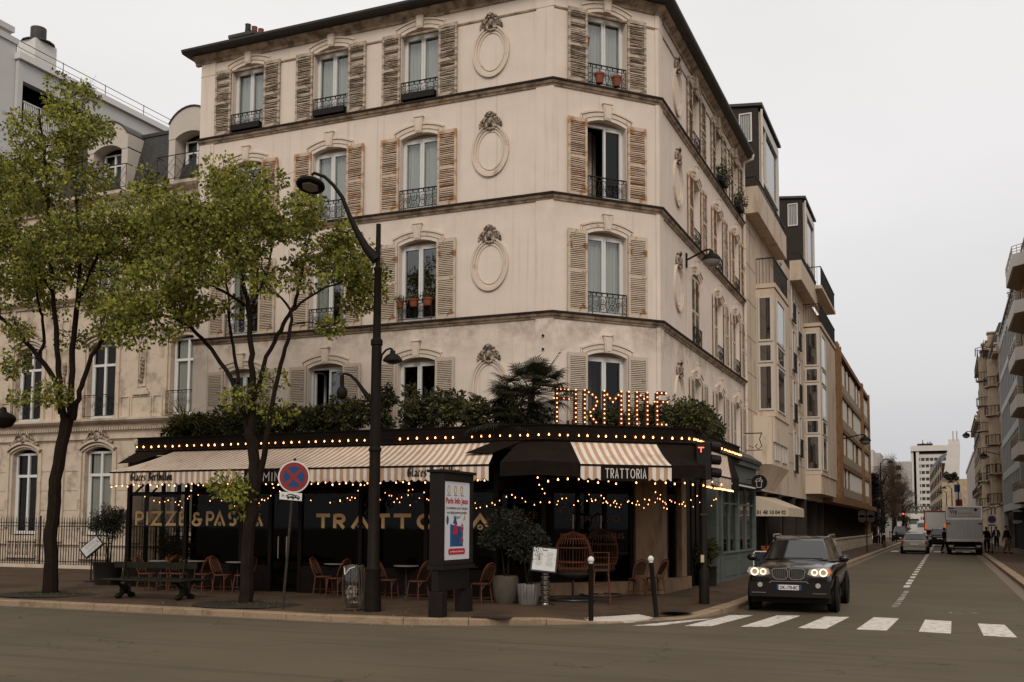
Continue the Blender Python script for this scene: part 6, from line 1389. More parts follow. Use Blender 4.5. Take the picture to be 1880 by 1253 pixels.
# ---------------------------------------------------------------- mansion west of the restaurant, behind railings
M['ash'] = pm('limestone', (.52, .42, .32), .85, var=.12, scale=1.5, bump=.25, col2=(.22, .165, .115), f2=(.5, .72), s2=1.4, d2=9)
M['slate'] = pm('slate_roof', (.055, .05, .048), .6, var=.3, scale=5, bump=.3)
def slatemat():
    m = M['slate']; t = m.node_tree; L = t.links; b = t.nodes['Principled BSDF']; br = nn(t, 'ShaderNodeTexBrick'); br.inputs['Scale'].default_value = 5; br.inputs['Mortar Size'].default_value = .02
    br.inputs['Color1'].default_value = (.065, .06, .056, 1); br.inputs['Color2'].default_value = (.04, .037, .035, 1); br.inputs['Mortar'].default_value = (.015, .013, .012, 1); tc = nn(t, 'ShaderNodeTexCoord'); mp = nn(t, 'ShaderNodeMapping'); mp.inputs['Rotation'].default_value = (R(90), 0, 0)
    L.new(tc.outputs['Object'], mp.inputs[0]); L.new(mp.outputs[0], br.inputs['Vector']); L.new(br.outputs[0], b.inputs['Base Color'])
slatemat()
M['mortar2'] = pm('dormer_render', (.50, .44, .37), .85, var=.08, scale=1, col2=(.3, .25, .2), f2=(.6, .8), s2=2)
M['mortar'] = pm('pale_render', (.36, .33, .30), .85, var=.08, scale=1)
WB_ = thing('mansion', 'ornate limestone mansion with slate mansard and arched dormers behind iron railings, left', 'building', (-22, 12, 0))
YF = 8.0; FW = FR((0, YF, 0), (1, 0, 0), (0, -1, 0))
def wp(m, name, mats, par=WB_, **k): return setp(m.build(name, mats, **k), par)
XW = [-22.7, -26.75, -18.4, -30.8, -14.6]
ops = []
for x in XW: ops += [(x, .72, 1.35, 4.75, .22), (x, .74, 6.12, 9.05, .24), (x, .7, 11.35, 13.7, .2)]
wp(facade(FW, -34, -11.2, 0, 15.0, ops, .35), 'wall', M['ash'])
m = MB(); m.box((-34, YF+.36, .2), (-11.2, 19, 14.9)); wp(m, 'core', M['room'])
PW = [(-34, YF), (-11.2, YF)]
for z, h, n_ in ((5.72, .36, .38), (5.2, .1, .1), (10.9, .3, .3), (14.9, .5, .45), (.9, .12, .1)):
    wp(sweep(PW, [(-.05, z), (n_*.25, z), (n_*.35, z+h*.3), (n_*.8, z+h*.55), (n_, z+h*.75), (n_, z+h), (-.05, z+h+.02)]), 'cornice', M['ash'])
m = MB(FW)
for i in range(170): x = -34+.13*i; m.box((x, .0, 5.62), (x+.07, .16, 5.72))
wp(m, 'dentils', M['ash'])
for x0 in (-20.55, -24.7, -16.5, -28.8):
    m = MB(FW)
    for z0, z1 in ((6.15, 6.95),):
        for a, b in ((-.5, .5), (-1.05, -.62), (.62, 1.05)): m.strip([(x0+a, z0), (x0+b, z0), (x0+b, z1), (x0+a, z1)], .05, 0, .04, closed=True)
    m.box((x0-.42, 0, 7.0), (x0+.42, .12, 7.12)); m.box((x0-.32, 0, 7.12), (x0+.32, .09, 7.25)); m.box((x0-.02, 0, 6.95), (x0+.02, .1, 7.36)); m.strip([(x0-.2, 7.35), (x0+.2, 7.35), (x0+.2, 10.3), (x0-.2, 10.3)], .04, 0, .05, closed=True)
    for z0 in (1.6, 2.4, 3.2, 4.0): m.box((x0-1.1, 0, z0), (x0+1.1, .02, z0+.7))
    m.box((x0-.24, 0, 1.1), (x0+.24, .1, 5.2))
    for k in range(4): m.box((x0-.2+.1*k, .1, 1.4), (x0-.15+.1*k, .12, 4.7))
    wp(m, 'pilaster_panels', M['ash'])
for x0 in (-20.55, -24.7, -16.5, -28.8):
    car = MB(FW); car.tube([(x0, .05, 7.5), (x0, .05, 8.5)], .05, 6)
    for k in range(6): car.ell((x0+random.uniform(-.05, .05), .07, 7.6+.16*k), (.1, .06, .1), 7, 5)
    wp(car, 'carved_drop', M['relief']); car = MB(FW); car.ell((x0, .12, 5.0), (.16, .1, .16), 8, 6); car.ell((x0, .1, 4.78), (.1, .08, .12), 8, 6); wp(car, 'carved_console', M['relief'])
wf = mesh_of((lambda m: [m.box((-.72, -.30, 0), (-.64, -.22, 3)), m.box((.64, -.30, 0), (.72, -.22, 3)), m.box((-.64, -.3, 0), (.64, -.22, .12)), m.box((-.05, -.3, .12), (.05, -.2, 3)), m.box((-.64, -.3, 2.1), (-.05, -.21, 2.2)), m.box((.05, -.3, 2.1), (.64, -.21, 2.2)), m.box((-.64, -.3, 2.92), (-.05, -.22, 3.0)), m.box((.05, -.3, 2.92), (.64, -.22, 3.0)),
   m.box((-.64, -.295, .12), (-.56, -.225, 2.1)), m.box((.56, -.295, .12), (.64, -.225, 2.1))] and m)(MB()), M['pvc'])
wg = mesh_of(MB().quad((-.6, -.26, .12), (.6, -.26, .12), (.6, -.26, 2.95), (-.6, -.26, 2.95)), glassmat('mansion_glass', (.7, .7, .66), .0, 1.4, .05))
def fr_link(me, name, x, z, k, par, sx=1, y=0):
    o = bpy.data.objects.new(name, me); COL.objects.link(o); o.matrix_world = Matrix(((sx, 0, 0, x), (0, -1, 0, YF+y), (0, 0, k, z), (0, 0, 0, 1))); mw = o.matrix_world.copy(); o.parent = par; o.matrix_basis = wmat(par).inverted()@mw; return o
cur = mesh_of((lambda m: m.add([(-.56+1.12*i/40, -.33+.02*math.sin(i*1.3), z) for z in (.1, 2.9) for i in range(41)], [(i, i+1, 42+i, 41+i) for i in range(40)]) and m)(MB()), M['curtain'], True)
pot_ = MB(); 
hood = MB(); hood.strip(arc_pts(0, .95, 0, .34, 12), .1, 0, .16); hood.strip(arc_pts(0, .86, -.1, .3, 12), .07, 0, .08); hood.box((-1.0, 0, -3.2), (-.84, .07, -.1)); hood.box((.84, 0, -3.2), (1.0, .07, -.1)); hm = mesh_of(hood, M['ash'])
cz = MB(); rg = random.Random(2); cz.ell((0, .12, .22), (.18, .12, .2), 10, 7)
for sx in (-1, 1):
    for a, b in ((.25, .2), (.4, .12), (.55, .05), (.3, .35), (.7, -.02), (.18, .42)): cz.ell((sx*a, .1, b), (.11, .08, .09), 7, 5)
    cz.tube([(sx*.1, .1, .4), (sx*.35, .15, .38), (sx*.5, .1, .2), (sx*.8, .06, .0)], [.04, .05, .04, .02], 6)
czm = mesh_of(cz, M['relief'], True); wr = mesh_of(railing_mesh(1.6, .92), M['iron'])
sh = mesh_of(shutter_mesh(2.9, 5, w=.2), M['trim'])
for x in XW:
    for z, h, cu in ((1.4, 3.4/3, 1), (6.15, 3.05/3, 0), (11.4, 2.4/3, 1)):
        w = fr_link(wf, 'window', x, z, h, WB_); fr_link(wg, 'pane', x, z, h, w)
        if (cu and x in (-22.7, -14.6)) or x == -18.4: fr_link(cur, 'curtain', x, z, h, w)
        fr_link(hm, 'hood_moulding', x, z+h*3+.08, 1, WB_); 
        if z < 10: fr_link(czm, 'carved_cartouche', x, z+h*3+.35, 1, WB_)
        if z > 5: fr_link(wr, 'balcony_railing', x, z, 1, WB_, y=-.12)
# balustrades below the ground-floor windows
bal = MB(); bal.box((-.85, 0, .88), (.85, .14, .98)); bal.box((-.85, 0, .2), (.85, .14, .32))
for k in range(8): bal.lathe([(.05, .32), (.08, .5), (.04, .68), (.05, .86)], (-.7+.2*k, .07, 0), 8)
bm_ = mesh_of(bal, M['ash'], True)
for x in XW: fr_link(bm_, 'balustrade', x, .22, 1, WB_)
# mansard roof and dormers
m = MB(); m.add([(-34, YF+.1, 15.4), (-11.25, YF+.1, 15.4), (-11.25, YF+.85, 18.0), (-34, YF+.85, 18.0), (-34, 19, 18.2), (-11.25, 19, 18.2)], [(0, 1, 2, 3), (3, 2, 5, 4)]); m.box((-34, YF+.8, 17.98), (-11.25, YF+1.0, 18.12))
wp(m, 'mansard_roof', M['slate'])
for x in XW:
    d = MB(FW); z0, hw = 15.35, 1.08
    top = arc_pts(x, hw, 17.85, .62, 12); inn = arc_pts(x, hw-.32, 17.25, .24, 12)
    d.box((x-hw, -.8, z0), (x-hw+.32, .1, 17.25)); d.box((x+hw-.32, -.8, z0), (x+hw, .1, 17.25))
    poly = [(x-hw, 17.1)]+top+[(x+hw, 17.1)]+inn[::-1]; n_ = len(poly)
    T1 = [(x-hw, 17.25)]+inn+[(x+hw, 17.25)]; T2 = [(x-hw, 17.3)]+top+[(x+hw, 17.3)]
    for i in range(len(T1)-1):
        a, b, c, e = T1[i], T1[i+1], T2[i+1], T2[i]
        d.add([(a[0], .12, a[1]), (b[0], .12, b[1]), (c[0], .12, c[1]), (e[0], .12, e[1]), (a[0], -.9, a[1]), (b[0], -.9, b[1]), (c[0], -.9, c[1]), (e[0], -.9, e[1])], [(0, 1, 2, 3), (1, 0, 4, 5), (3, 2, 6, 7)])
    dd = wp(d, 'dormer', M['mortar2'])
    q = MB(FW); q.strip([(a, b+.03) for a, b in top], .05, -1.0, .17); setp(q.build('dormer_roof', M['zinc']), dd)
    w = fr_link(wf, 'window', x, 15.5, 1.75/3, dd, .86, y=.15); fr_link(wg, 'pane', x, 15.5, 1.75/3, w, .86, y=.15)
    q = MB(FW); q.box((x-.7, -.5, 15.4), (x+.7, -.45, 17.5)); setp(q.build('room', M['room']), dd)
    q = MB(FW); a, b = x-1.35, x+1.35
    q.tube([(a, .1, 16.45), (a, .42, 16.45), (b, .42, 16.45), (b, .1, 16.45)], .02, 5); q.tube([(a, .42, 15.5), (b, .42, 15.5)], .015, 5)
    for u in (a, x-.45, x+.45, b): q.tube([(u, .42, 15.4), (u, .42, 16.45)], .016, 5)
    for u, v in ((a, x-.45), (x-.45, x+.45), (x+.45, b)): q.tube([(u, .42, 15.5), (v, .42, 16.4)], .011, 4); q.tube([(u, .42, 16.4), (v, .42, 15.5)], .011, 4); q.tube([(u, .42, 16.1), ((u+v)/2, .42, 15.6), (v, .42, 16.1)], .009, 4)
    wp(q, 'roof_railing', M['iron'])
# iron railings on a low wall
FN = thing('iron_railings', 'black spear-topped iron railings on a low wall at the far left', 'railing', (-19, 5.3, .2)); m = MB()
for i in range(142):
    x = -30+.13*i; m.box((x-.011, 5.29, .3), (x+.011, 5.312, 1.98)); m.add([(x-.02, 5.3, 1.98), (x+.02, 5.3, 1.98), (x, 5.28, 2.01), (x, 5.32, 2.01), (x, 5.3, 2.13)], [(0, 2, 4), (2, 1, 4), (1, 3, 4), (3, 0, 4)])
part(m, 'bars', M['iron'], FN)
for z in (.42, 1.74, 1.86): m = MB(); m.box((-30, 5.275, z), (-11.6, 5.325, z+.03)); part(m, 'rail', M['iron'], FN)
for x in (-28.4, -25.6, -22.8, -20, -17.2, -14.4): m = MB(); m.tube([(x, 5.34, .2), (x, 5.34, 2.05)], .03, 8); m.ell((x, 5.34, 2.1), (.04, .04, .06), 8, 5); part(m, 'post', M['iron'], FN)
m = MB(); m.box((-34, 5.2, .1), (-11.4, 5.42, .32)); part(m, 'low_wall', M['ash'], FN)
# dark greenery just behind the railings near the terrace
shrub('dark ivy and shrubs behind the railings beside the terrace', (-13.6, 6.2, .9), (1.6, .4, .6), 1800, .1, LO, seed=90, z0=.25)
# modern block further back
MBk = thing('modern_flats', 'pale grey modern apartment block with loggias seen over the mansion roof, top left', 'building', (-38, 16, 0)); M['greyrender'] = pm('grey_render', (.50, .485, .46), .85, var=.06, scale=.8)
m = MB(); m.box((-46, 13, 0), (-34.0, 13.3, 25.4)); m.box((-46, 32, 0), (-34.0, 32.3, 25.4)); m.box((-34.4, 13.3, 24.4), (-34.0, 32, 25.4)); m.box((-34.4, 13.3, 0), (-34, 32, 22.3)); m.box((-46, 13.3, 25.1), (-34.4, 32, 25.4))
for y in (17.6, 18.6, 22.4, 23.4, 27): m.box((-34.4, y, 22.3), (-34, y+.5, 24.4))
part(m, 'wall', M['greyrender'], MBk)
m = MB(); m.box((-46, 7.6, 0), (-34.2, 12.98, 26.2)); m.box((-46, 7.6, 26.2), (-34.1, 13.05, 26.5)); m.box((-46, 7.6, 26.8), (-34.25, 12.9, 27.1)); m.box((-46, 7.6, 26.5), (-34.4, 12.8, 26.8)); part(m, 'stair_tower', M['greyrender'], MBk)
m = MB(); m.box((-46, 13.31, 20), (-35.6, 31.9, 25.0)); part(m, 'loggia_interior', M['room'], MBk)
m = MB(); m.box((-46, 12.9, 25.42), (-33.8, 32.4, 25.75)); part(m, 'roof_slab', M['pvc'], MBk)
m = MB()
for i in range(90): y = 13.4+.11*i; m.box((-33.98, y, 22.3), (-33.94, y+.05, 23.3))
m.box((-33.98, 13.35, 23.3), (-33.92, 23.4, 23.36)); part(m, 'balcony_railing', M['white'], MBk)
m = MB(); m.tube([(-34.2, 13, 26.5), (-34.2, 32, 26.5)], .02, 5); m.tube([(-34.2, 13, 26.15), (-34.2, 32, 26.15)], .015, 5)
for y in range(13, 32, 3): m.tube([(-34.2, y, 25.7), (-34.2, y, 26.55)], .02, 5)
part(m, 'roof_railing', M['galv'], MBk)
m = MB(); m.box((-35.8, 14.4, 25.7), (-34.5, 15.8, 27.3)); ck = part(m, 'chimney', M['white'], MBk); m = MB(); m.lathe([(.4, 27.36), (.4, 28.2), (.0, 28.2)], (-35.1, 15.1, 0), 14); m.lathe([(.85, 27.3), (.85, 27.36), (0, 27.4)], (-35.1, 15.1, 0), 14); setp(m.build('flue', M['zinc']), ck)
# ---------------------------------------------------------------- side street, left side: teal shop, beige flats, brown offices
X0 = 2.154
M['teal'] = pm('grey_green_paint', (.085, .098, .085), .6, var=.15, scale=3, col2=(.05, .055, .045), f2=(.55, .7), s2=3)
M['beige'] = pm('beige_panels', (.52, .41, .31), .8, var=.08, scale=1, bump=.1, col2=(.27, .19, .13), f2=(.52, .72), s2=1.6, stretch=(1, 1, .3), d2=8)
M['winframe'] = pm('beige_frame', (.50, .46, .41), .5, var=.05)
M['darkclad'] = pm('dark_brown_cladding', (.032, .024, .018), .8, var=.2, scale=3, spec=.2)
M['brown'] = pm('ochre_concrete', (.22, .115, .052), .85, var=.2, scale=2, col2=(.10, .052, .028), f2=(.5, .7), s2=1.5, d2=8)
M['oflo'] = pm('office_panel', (.30, .235, .17), .8, var=.12, scale=2)
M['offglass'] = glassmat('office_glass', (.25, .25, .24), .25)
TS = thing('shopfront', 'grey-green painted shopfront with tall windows right of the restaurant', 'shopfront', (2.4, 11, .17))
XS = X0+.32
m = MB()
for y in (7.7, 8.4, 11.2, 14.45): m.box((X0-.1, y, .15), (XS, y+.28, 3.35))
m.box((X0-.1, 7.98, .15), (XS-.05, 8.4, 1.1)); m.box((X0-.1, 8.68, .15), (XS-.02, 11.2, 1.02)); m.box((X0-.1, 11.48, .15), (XS-.02, 14.45, 1.02)); m.box((X0-.1, 7.7, 3.35), (XS+.02, 14.75, 3.95)); m.box((X0-.1, 7.6, 3.95), (XS+.14, 14.85, 4.12))
m.box((X0-.1, 8.68, 1.02), (XS+.03, 14.45, 1.08))
part(m, 'timber_front', M['teal'], TS, bevel=.01)
m = MB()
for a, b in ((8.9, 10.95), (11.7, 14.2)): m = MB(); m.box((XS-.02, a, .3), (XS-.005, b, .36)); m.box((XS-.02, a, .86), (XS-.005, b, .92)); m.box((XS-.02, a, .36), (XS-.005, a+.06, .86)); m.box((XS-.02, b-.06, .36), (XS-.005, b, .86)); part(m, 'panel_moulding', M['teal'], TS)
for a, b in ((8.68, 9.9), (9.98, 11.2), (11.48, 12.95), (13.03, 14.45)):
    part(MB().quad((XS-.1, a, 1.08), (XS-.1, b, 1.08), (XS-.1, b, 3.2), (XS-.1, a, 3.2)), 'window_pane', M['darkglass'], TS)
m = MB(); [m.box((XS-.12, y, 1.08), (XS-.04, y+.08, 3.35)) for y in (9.9, 12.95)]; m.box((XS-.12, 8.68, 2.6), (XS-.05, 14.45, 2.66)); part(m, 'glazing_bars', M['teal'], TS)
m = MB(); m.box((X0-.1, 7.55, 4.125), (XS+.2, 14.9, 4.25)); m.add([(XS+.2, 7.55, 4.25), (XS+.2, 14.9, 4.25), (X0, 14.9, 4.6), (X0, 7.55, 4.6)], [(0, 1, 2, 3)]); part(m, 'lead_roof', M['zinc'], TS)
m = MB(); m.box((XS+.021, 8.6, 3.42), (XS+.03, 10.4, 3.88)); part(m, 'stained_panel', pm('stained_glass', (.03, .03, .02), .4, var=.5, scale=9, col2=(.16, .05, .03), f2=(.55, .6), s2=7), TS)
m = MB(); m.box((XS+.03, 7.9, 3.18), (XS+.28, 14.6, 3.34)); part(m, 'awning_cassette', M['black'], TS, bevel=.02)
m = MB(); m.box((XS+.281, 7.9, 3.2), (XS+.31, 14.6, 3.25)); part(m, 'cassette_edge', M['white'], TS)
m = MB(); m.box((X0+.1, 14.9, .2), (X0+.2, 15.0, .3)); 
# juice-bar disc sign and scroll bracket
c = PX(1394, 886, X0+.75); FD = FR((c[0], c[1], c[2]), (1, 0, 0), (0, -1, 0)); JD = thing('hanging_sign', 'round black hanging sign with an outlined takeaway cup and straw', 'sign', tuple(c))
m = MB(FD); m.prism([(.27*math.cos(a), .27*math.sin(a)) for a in np.linspace(0, 6.283, 33)[:-1]], -.05, .05); part(m, 'disc', M['black'], JD)
m = MB(FD); m.strip([(-.10, .04), (-.07, -.18), (.07, -.18), (.10, .04)], .016, .05, .054); m.strip([(-.13, .04), (.13, .04)], .016, .05, .0545); m.strip(arcp(0, .04, .11, .09, 180, 0, 9), .014, .05, .055); m.strip([(.02, .05), (.06, .19)], .014, .05, .0555); part(m, 'cup_symbol', M['lettw'], JD)
m = MB(); m.tube([(X0, c[1], c[2]+.1), (c[0], c[1], c[2]+.1)], .015, 5); part(m, 'bracket', M['iron'], JD)
c = PX(1379, 812, X0+.3); SB = thing('scroll_bracket', 'empty wrought iron scroll bracket on the beige wall', 'bracket', tuple(c)); m = MB(FR((X0, c[1], c[2]), (1, 0, 0), (0, -1, 0)))
m.tube([(0, 0, .32), (.7, 0, .32)], .02, 5); m.tube([(.1, 0, -.3), (.7, 0, -.3)], .015, 5); m.tube([(.68, 0, .32), (.6, 0, .1), (.68, 0, -.15), (.55, 0, -.28), (.45, 0, -.15), (.52, 0, -.08)], .018, 5); part(m, 'scroll', M['iron'], SB)
# ---- beige apartment building
BG = thing('beige_flats', 'beige panelled 1980s apartment building with bay windows and dark roof dormers', 'building', (-4, 27, 0))
def bp(m, name, mats, par=BG, **k): return setp(m.build(name, mats, **k), par)
m = MB(); m.box((-9, 14.6, 3.3), (X0, 40.2, 14.4)); bp(m, 'wall', M['beige'])
m = MB(); m.box((-9, 14.75, .1), (X0-.5, 40.2, 3.3)); bp(m, 'ground_floor', M['room'])
for y in (15.2, 19, 23, 27.5, 32, 36.5, 40): m = MB(); m.box((X0-.5, y-.2, .1), (X0+.02, y+.2, 3.3)); bp(m, 'ground_pillar', M['darkclad'])
m = MB()   # panel joints as shallow dark grooves (thin recessed strips)
M['joint'] = pm('panel_joint', (.12, .085, .06), .9, var=.1)
for z in (4.9, 6.3, 7.7, 9.1, 10.5, 11.9, 13.3): m.box((X0-.01, 14.65, z), (X0+.004, 17.2, z+.025)); m.box((X0-.01, 21.4, z), (X0+.004, 31.9, z+.025))
for y in (15.9, 23.4, 26.7, 30.6): m.box((X0-.01, y, 3.9), (X0+.004, y+.02, 14.3))
bp(m, 'panel_joints', M['joint'])
def bay(y0, y1, z0, z1, xo):
    m = MB(); m.box((X0-.1, y0, z0), (X0+xo, y1, z1)); m.box((X0-.1, y0+.02, z0-1.0), (X0+xo-.05, y1-.2, z0)); b_ = bp(m, 'bay', M['beige'])
    nz = int((z1-z0)/1.9); zz = z0+.25; hs = [(1.75, .75)]*3; z_ = zz
    while z_+.6 < z1:
        for h in (1.8, .75):
            if z_+h > z1-.1: break
            g = MB(); g.box((X0+.08, y0-.05, z_), (X0+xo-.06, y0-.002, z_+.07)); g.box((X0+.08, y0-.05, z_+h-.07), (X0+xo-.06, y0-.002, z_+h)); g.box((X0+.08, y0-.05, z_+.07), (X0+.15, y0-.002, z_+h-.07)); g.box((X0+xo-.16, y0-.05, z_+.07), (X0+xo-.06, y0-.002, z_+h-.07)); w = setp(g.build('window', M['winframe']), b_)
            g = MB(); g.quad((X0+.15, y0-.02, z_+.07), (X0+xo-.16, y0-.02, z_+.07), (X0+xo-.16, y0-.02, z_+h-.07), (X0+.15, y0-.02, z_+h-.07)); setp(g.build('pane', M['offglass']), w)
            g = MB(); yy0, yy1 = y0+.5, min(y1-.4, y0+2.6); g.box((X0+xo+.002, yy0, z_), (X0+xo+.04, yy1, z_+.06)); g.box((X0+xo+.002, yy0, z_+h-.06), (X0+xo+.04, yy1, z_+h)); g.box((X0+xo+.002, yy0, z_+.06), (X0+xo+.04, yy0+.12, z_+h-.06)); g.box((X0+xo+.002, yy1-.1, z_+.06), (X0+xo+.04, yy1, z_+h-.06)); w = setp(g.build('window', M['winframe']), b_)
            g = MB(); g.quad((X0+xo+.01, yy0+.12, z_+.06), (X0+xo+.01, yy1-.1, z_+.06), (X0+xo+.01, yy1-.1, z_+h-.06), (X0+xo+.01, yy0+.12, z_+h-.06)); setp(g.build('pane', M['offglass']), w)
            z_ += h+.1
    return b_
bay(17.2, 21.2, 6.2, 11.3, .72); bay(32.0, 40.1, 4.6, 12.4, .85)
# strip windows along the flat wall
for y in (23.9, 28.0, 30.0):
    w = MB(); hw = .42
    for k, z in enumerate((4.6, 7.1, 9.6, 12.1) if y != 30.0 else (5.5, 8.3, 11.0)):
        g = MB(); g.box((X0+.002, y-hw, z), (X0+.05, y+hw, z+.07)); g.box((X0+.002, y-hw, z+1.9), (X0+.05, y+hw, z+1.97)); g.box((X0+.002, y-hw, z+.07), (X0+.05, y-hw+.08, z+1.9)); g.box((X0+.002, y+hw-.08, z+.07), (X0+.05, y+hw, z+1.9)); w = bp(g, 'window', M['winframe'])
        g = MB(); g.quad((X0+.012, y-hw+.08, z+.07), (X0+.012, y+hw-.08, z+.07), (X0+.012, y+hw-.08, z+1.9), (X0+.012, y-hw+.08, z+1.9)); setp(g.build('pane', M['offglass']), w)
        g = MB()
        for q in range(9): g.box((X0+.10, y-.45+.11*q, z-.1), (X0+.12, y-.43+.11*q, z+.75))
        g.box((X0+.09, y-.48, z+.75), (X0+.13, y+.48, z+.79)); g.box((X0+.05, y-.48, z-.12), (X0+.14, y+.48, z-.08)); setp(g.build('railing', M['iron']), w)
# lower oriel with windows over the juice shop
m = MB(); m.add([(X0, 16.3, 6.15), (X0+.6, 16.9, 6.15), (X0+.6, 21.6, 6.15), (X0, 22.0, 6.15), (X0, 16.3, 4.3), (X0+.6, 16.9, 4.3), (X0+.6, 21.6, 4.3), (X0, 22.0, 4.3), (X0, 17.8, 3.35), (X0, 21, 3.35)], [(0, 1, 2, 3), (0, 4, 5, 1), (1, 5, 6, 2), (2, 6, 7, 3), (4, 8, 5), (5, 8, 9, 6), (6, 9, 7)]); ol = bp(m, 'oriel', M['beige'])
for y in (17.6, 19.6): 
    g = MB(); g.box((X0+.602, y, 4.5), (X0+.65, y+1.2, 4.58)); g.box((X0+.602, y, 5.9), (X0+.65, y+1.2, 5.98)); g.box((X0+.602, y, 4.58), (X0+.65, y+.08, 5.9)); g.box((X0+.602, y+1.12, 4.58), (X0+.65, y+1.2, 5.9)); g.box((X0+.602, y+.56, 4.58), (X0+.65, y+.64, 5.9)); w = setp(g.build('window', M['winframe']), ol); g = MB(); g.quad((X0+.61, y+.08, 4.58), (X0+.61, y+1.12, 4.58), (X0+.61, y+1.12, 5.9), (X0+.61, y+.08, 5.9)); setp(g.build('pane', M['offglass']), w)
# balconies, terrace parapets
def balcony(y0, y1, z, xo, rail=True, par_h=0):
    g = MB(); g.box((X0-.05, y0, z-.18), (X0+xo, y1, z)); 
    if par_h: g.box((X0+xo-.12, y0, z), (X0+xo, y1, z+par_h)); g.box((X0, y0, z), (X0+xo-.12, y0+.12, z+par_h))
    o = bp(g, 'balcony', M['beige'])
    if rail:
        g = MB(); zt = z+par_h+(.35 if par_h else 1.0)
        for q in range(int((y1-y0)/.13)): g.box((X0+xo-.06, y0+.13*q, z+par_h), (X0+xo-.045, y0+.13*q+.015, zt))
        for q in range(int(xo/.13)): g.box((X0+.13*q, y0+.04, z+par_h), (X0+.13*q+.015, y0+.055, zt))
        g.box((X0+xo-.08, y0+.03, zt), (X0+xo-.03, y1, zt+.04)); g.box((X0, y0+.02, zt), (X0+xo-.08, y0+.07, zt+.04)); setp(g.build('railing', M['iron']), o)
    return o
balcony(17.3, 21.3, 11.55, .75); balcony(15.0, 22.5, 13.95, .5, par_h=.85); balcony(27.2, 34, 14.1, .55, par_h=.8); balcony(32.2, 40.3, 12.7, .9); balcony(33, 40.5, 14.9, .9)
m = MB(); m.box((-9, 14.7, 14.4), (X0-.6, 40.2, 14.9)); bp(m, 'terrace_wall', M['mortar'])
def dormer(y0, y1, z0, z1):
    g = MB(); g.add([(-7, y0, z0), (X0-.05, y0, z0), (X0-.05, y0, z1), (-7, y0, z1+.9), (-7, y1, z0), (X0-.05, y1, z0), (X0-.05, y1, z1), (-7, y1, z1+.9)], [(0, 1, 2, 3), (1, 5, 6, 2), (3, 2, 6, 7), (4, 7, 6, 5)]); d = bp(g, 'roof_dormer', M['darkclad'])
    g = MB(); g.box((X0-.04, y0+.15, z0+.1), (X0+.06, y0+.4, z1-.15)); g.box((X0-.04, y1-.4, z0+.1), (X0+.06, y1-.1, z1-.15)); g.box((X0-.04, y0+.4, z1-.55), (X0+.06, y1-.4, z1-.15)); g.box((X0-.04, y0+.4, z0+1.5), (X0+.06, y1-.4, z0+1.62)); g.box((X0-.04, (y0+y1)/2-1.2, z0+1.62), (X0+.05, (y0+y1)/2-1.08, z1-.55)); setp(g.build('dormer_frame', M['winframe']), d)
    g = MB(); g.quad((X0-.03, y0+.4, z0+.1), (X0-.03, y1-.4, z0+.1), (X0-.03, y1-.4, z1-.5), (X0-.03, y0+.4, z1-.5)); setp(g.build('pane', M['glass']), d)
    g = MB(); g.add([(-7, y0-.1, z1+.92), (X0+.15, y0-.1, z1+.02), (X0+.15, y1+.1, z1+.02), (-7, y1+.1, z1+.92), (-7, y0-.1, z1+1.02), (X0+.15, y0-.1, z1+.14), (X0+.15, y1+.1, z1+.14), (-7, y1+.1, z1+1.02)], [(0, 1, 5, 4), (1, 2, 6, 5), (4, 5, 6, 7), (0, 3, 2, 1)]); setp(g.build('dormer_roof', M['zinc']), d)
    g = MB(); xa, xb, za, zb = 1.33, 1.86, z1-1.45, z1-.2; g.box((xa, y0-.05, za), (xb, y0-.002, za+.05)); g.box((xa, y0-.05, zb-.05), (xb, y0-.002, zb)); g.box((xa, y0-.05, za+.05), (xa+.05, y0-.002, zb-.05)); g.box((xb-.05, y0-.05, za+.05), (xb, y0-.002, zb-.05)); w = setp(g.build('window', M['white']), d)
    g = MB(); g.quad((xa+.05, y0-.006, za+.05), (xb-.05, y0-.006, za+.05), (xb-.05, y0-.006, zb-.05), (xa+.05, y0-.006, zb-.05)); setp(g.build('pane', M['curtain']), w)
    g = MB(); [g.box((xa+.06+q*.09, y0-.045, za+.05), (xa+.075+q*.09, y0-.03, zb-.05)) for q in range(5)]; setp(g.build('window_bars', M['iron']), w)
    g = MB(); g.tube([(X0+.1, y0+.05, z1-.1), (X0+.1, y0+.05, z0)], .05, 6); setp(g.build('downpipe', M['trim']), d)
dormer(18.6, 23.7, 14.8, 19.35); dormer(33.0, 37.7, 14.9, 19.75)
# juice shop awning with telephone number
AWJ = thing('awning', 'cream awning printed with a telephone number, above the juice shop', 'awning', (X0+.5, 18, 3)); p = [PX(1398, 917, X0+.5), PX(1435, 945, X0+1.25)]
m = MB(); ya, yb = 16.2, 21.2; m.add([(X0+.05, ya, 3.05), (X0+.05, yb, 3.1), (X0+1.2, yb+.3, 2.62), (X0+1.2, ya+.6, 2.62), (X0+.05, ya, 2.62)], [(0, 3, 2, 1), (0, 4, 3)]); m.quad((X0+1.2, ya+.6, 2.62), (X0+1.2, yb+.3, 2.62), (X0+1.2, yb+.3, 2.28), (X0+1.2, ya+.6, 2.28)); m.quad((X0+.05, ya, 2.62), (X0+1.2, ya+.6, 2.62), (X0+1.2, ya+.6, 2.28), (X0+.05, ya, 2.28))
M['creamcloth'] = pm('cream_canvas', (.42, .34, .25), .9, var=.1); part(m, 'canopy_cloth', M['creamcloth'], AWJ)
sd = np.array([1.15, .6, 0]); sd /= np.linalg.norm(sd); text_obj('01 48 10 04 02', .2, M['ink'], 'lettering', FR((X0+.05, ya, 0), sd, (sd[1], -sd[0], 0)), .05, 2.36, .008, AWJ, width=1.15, bold=.006)
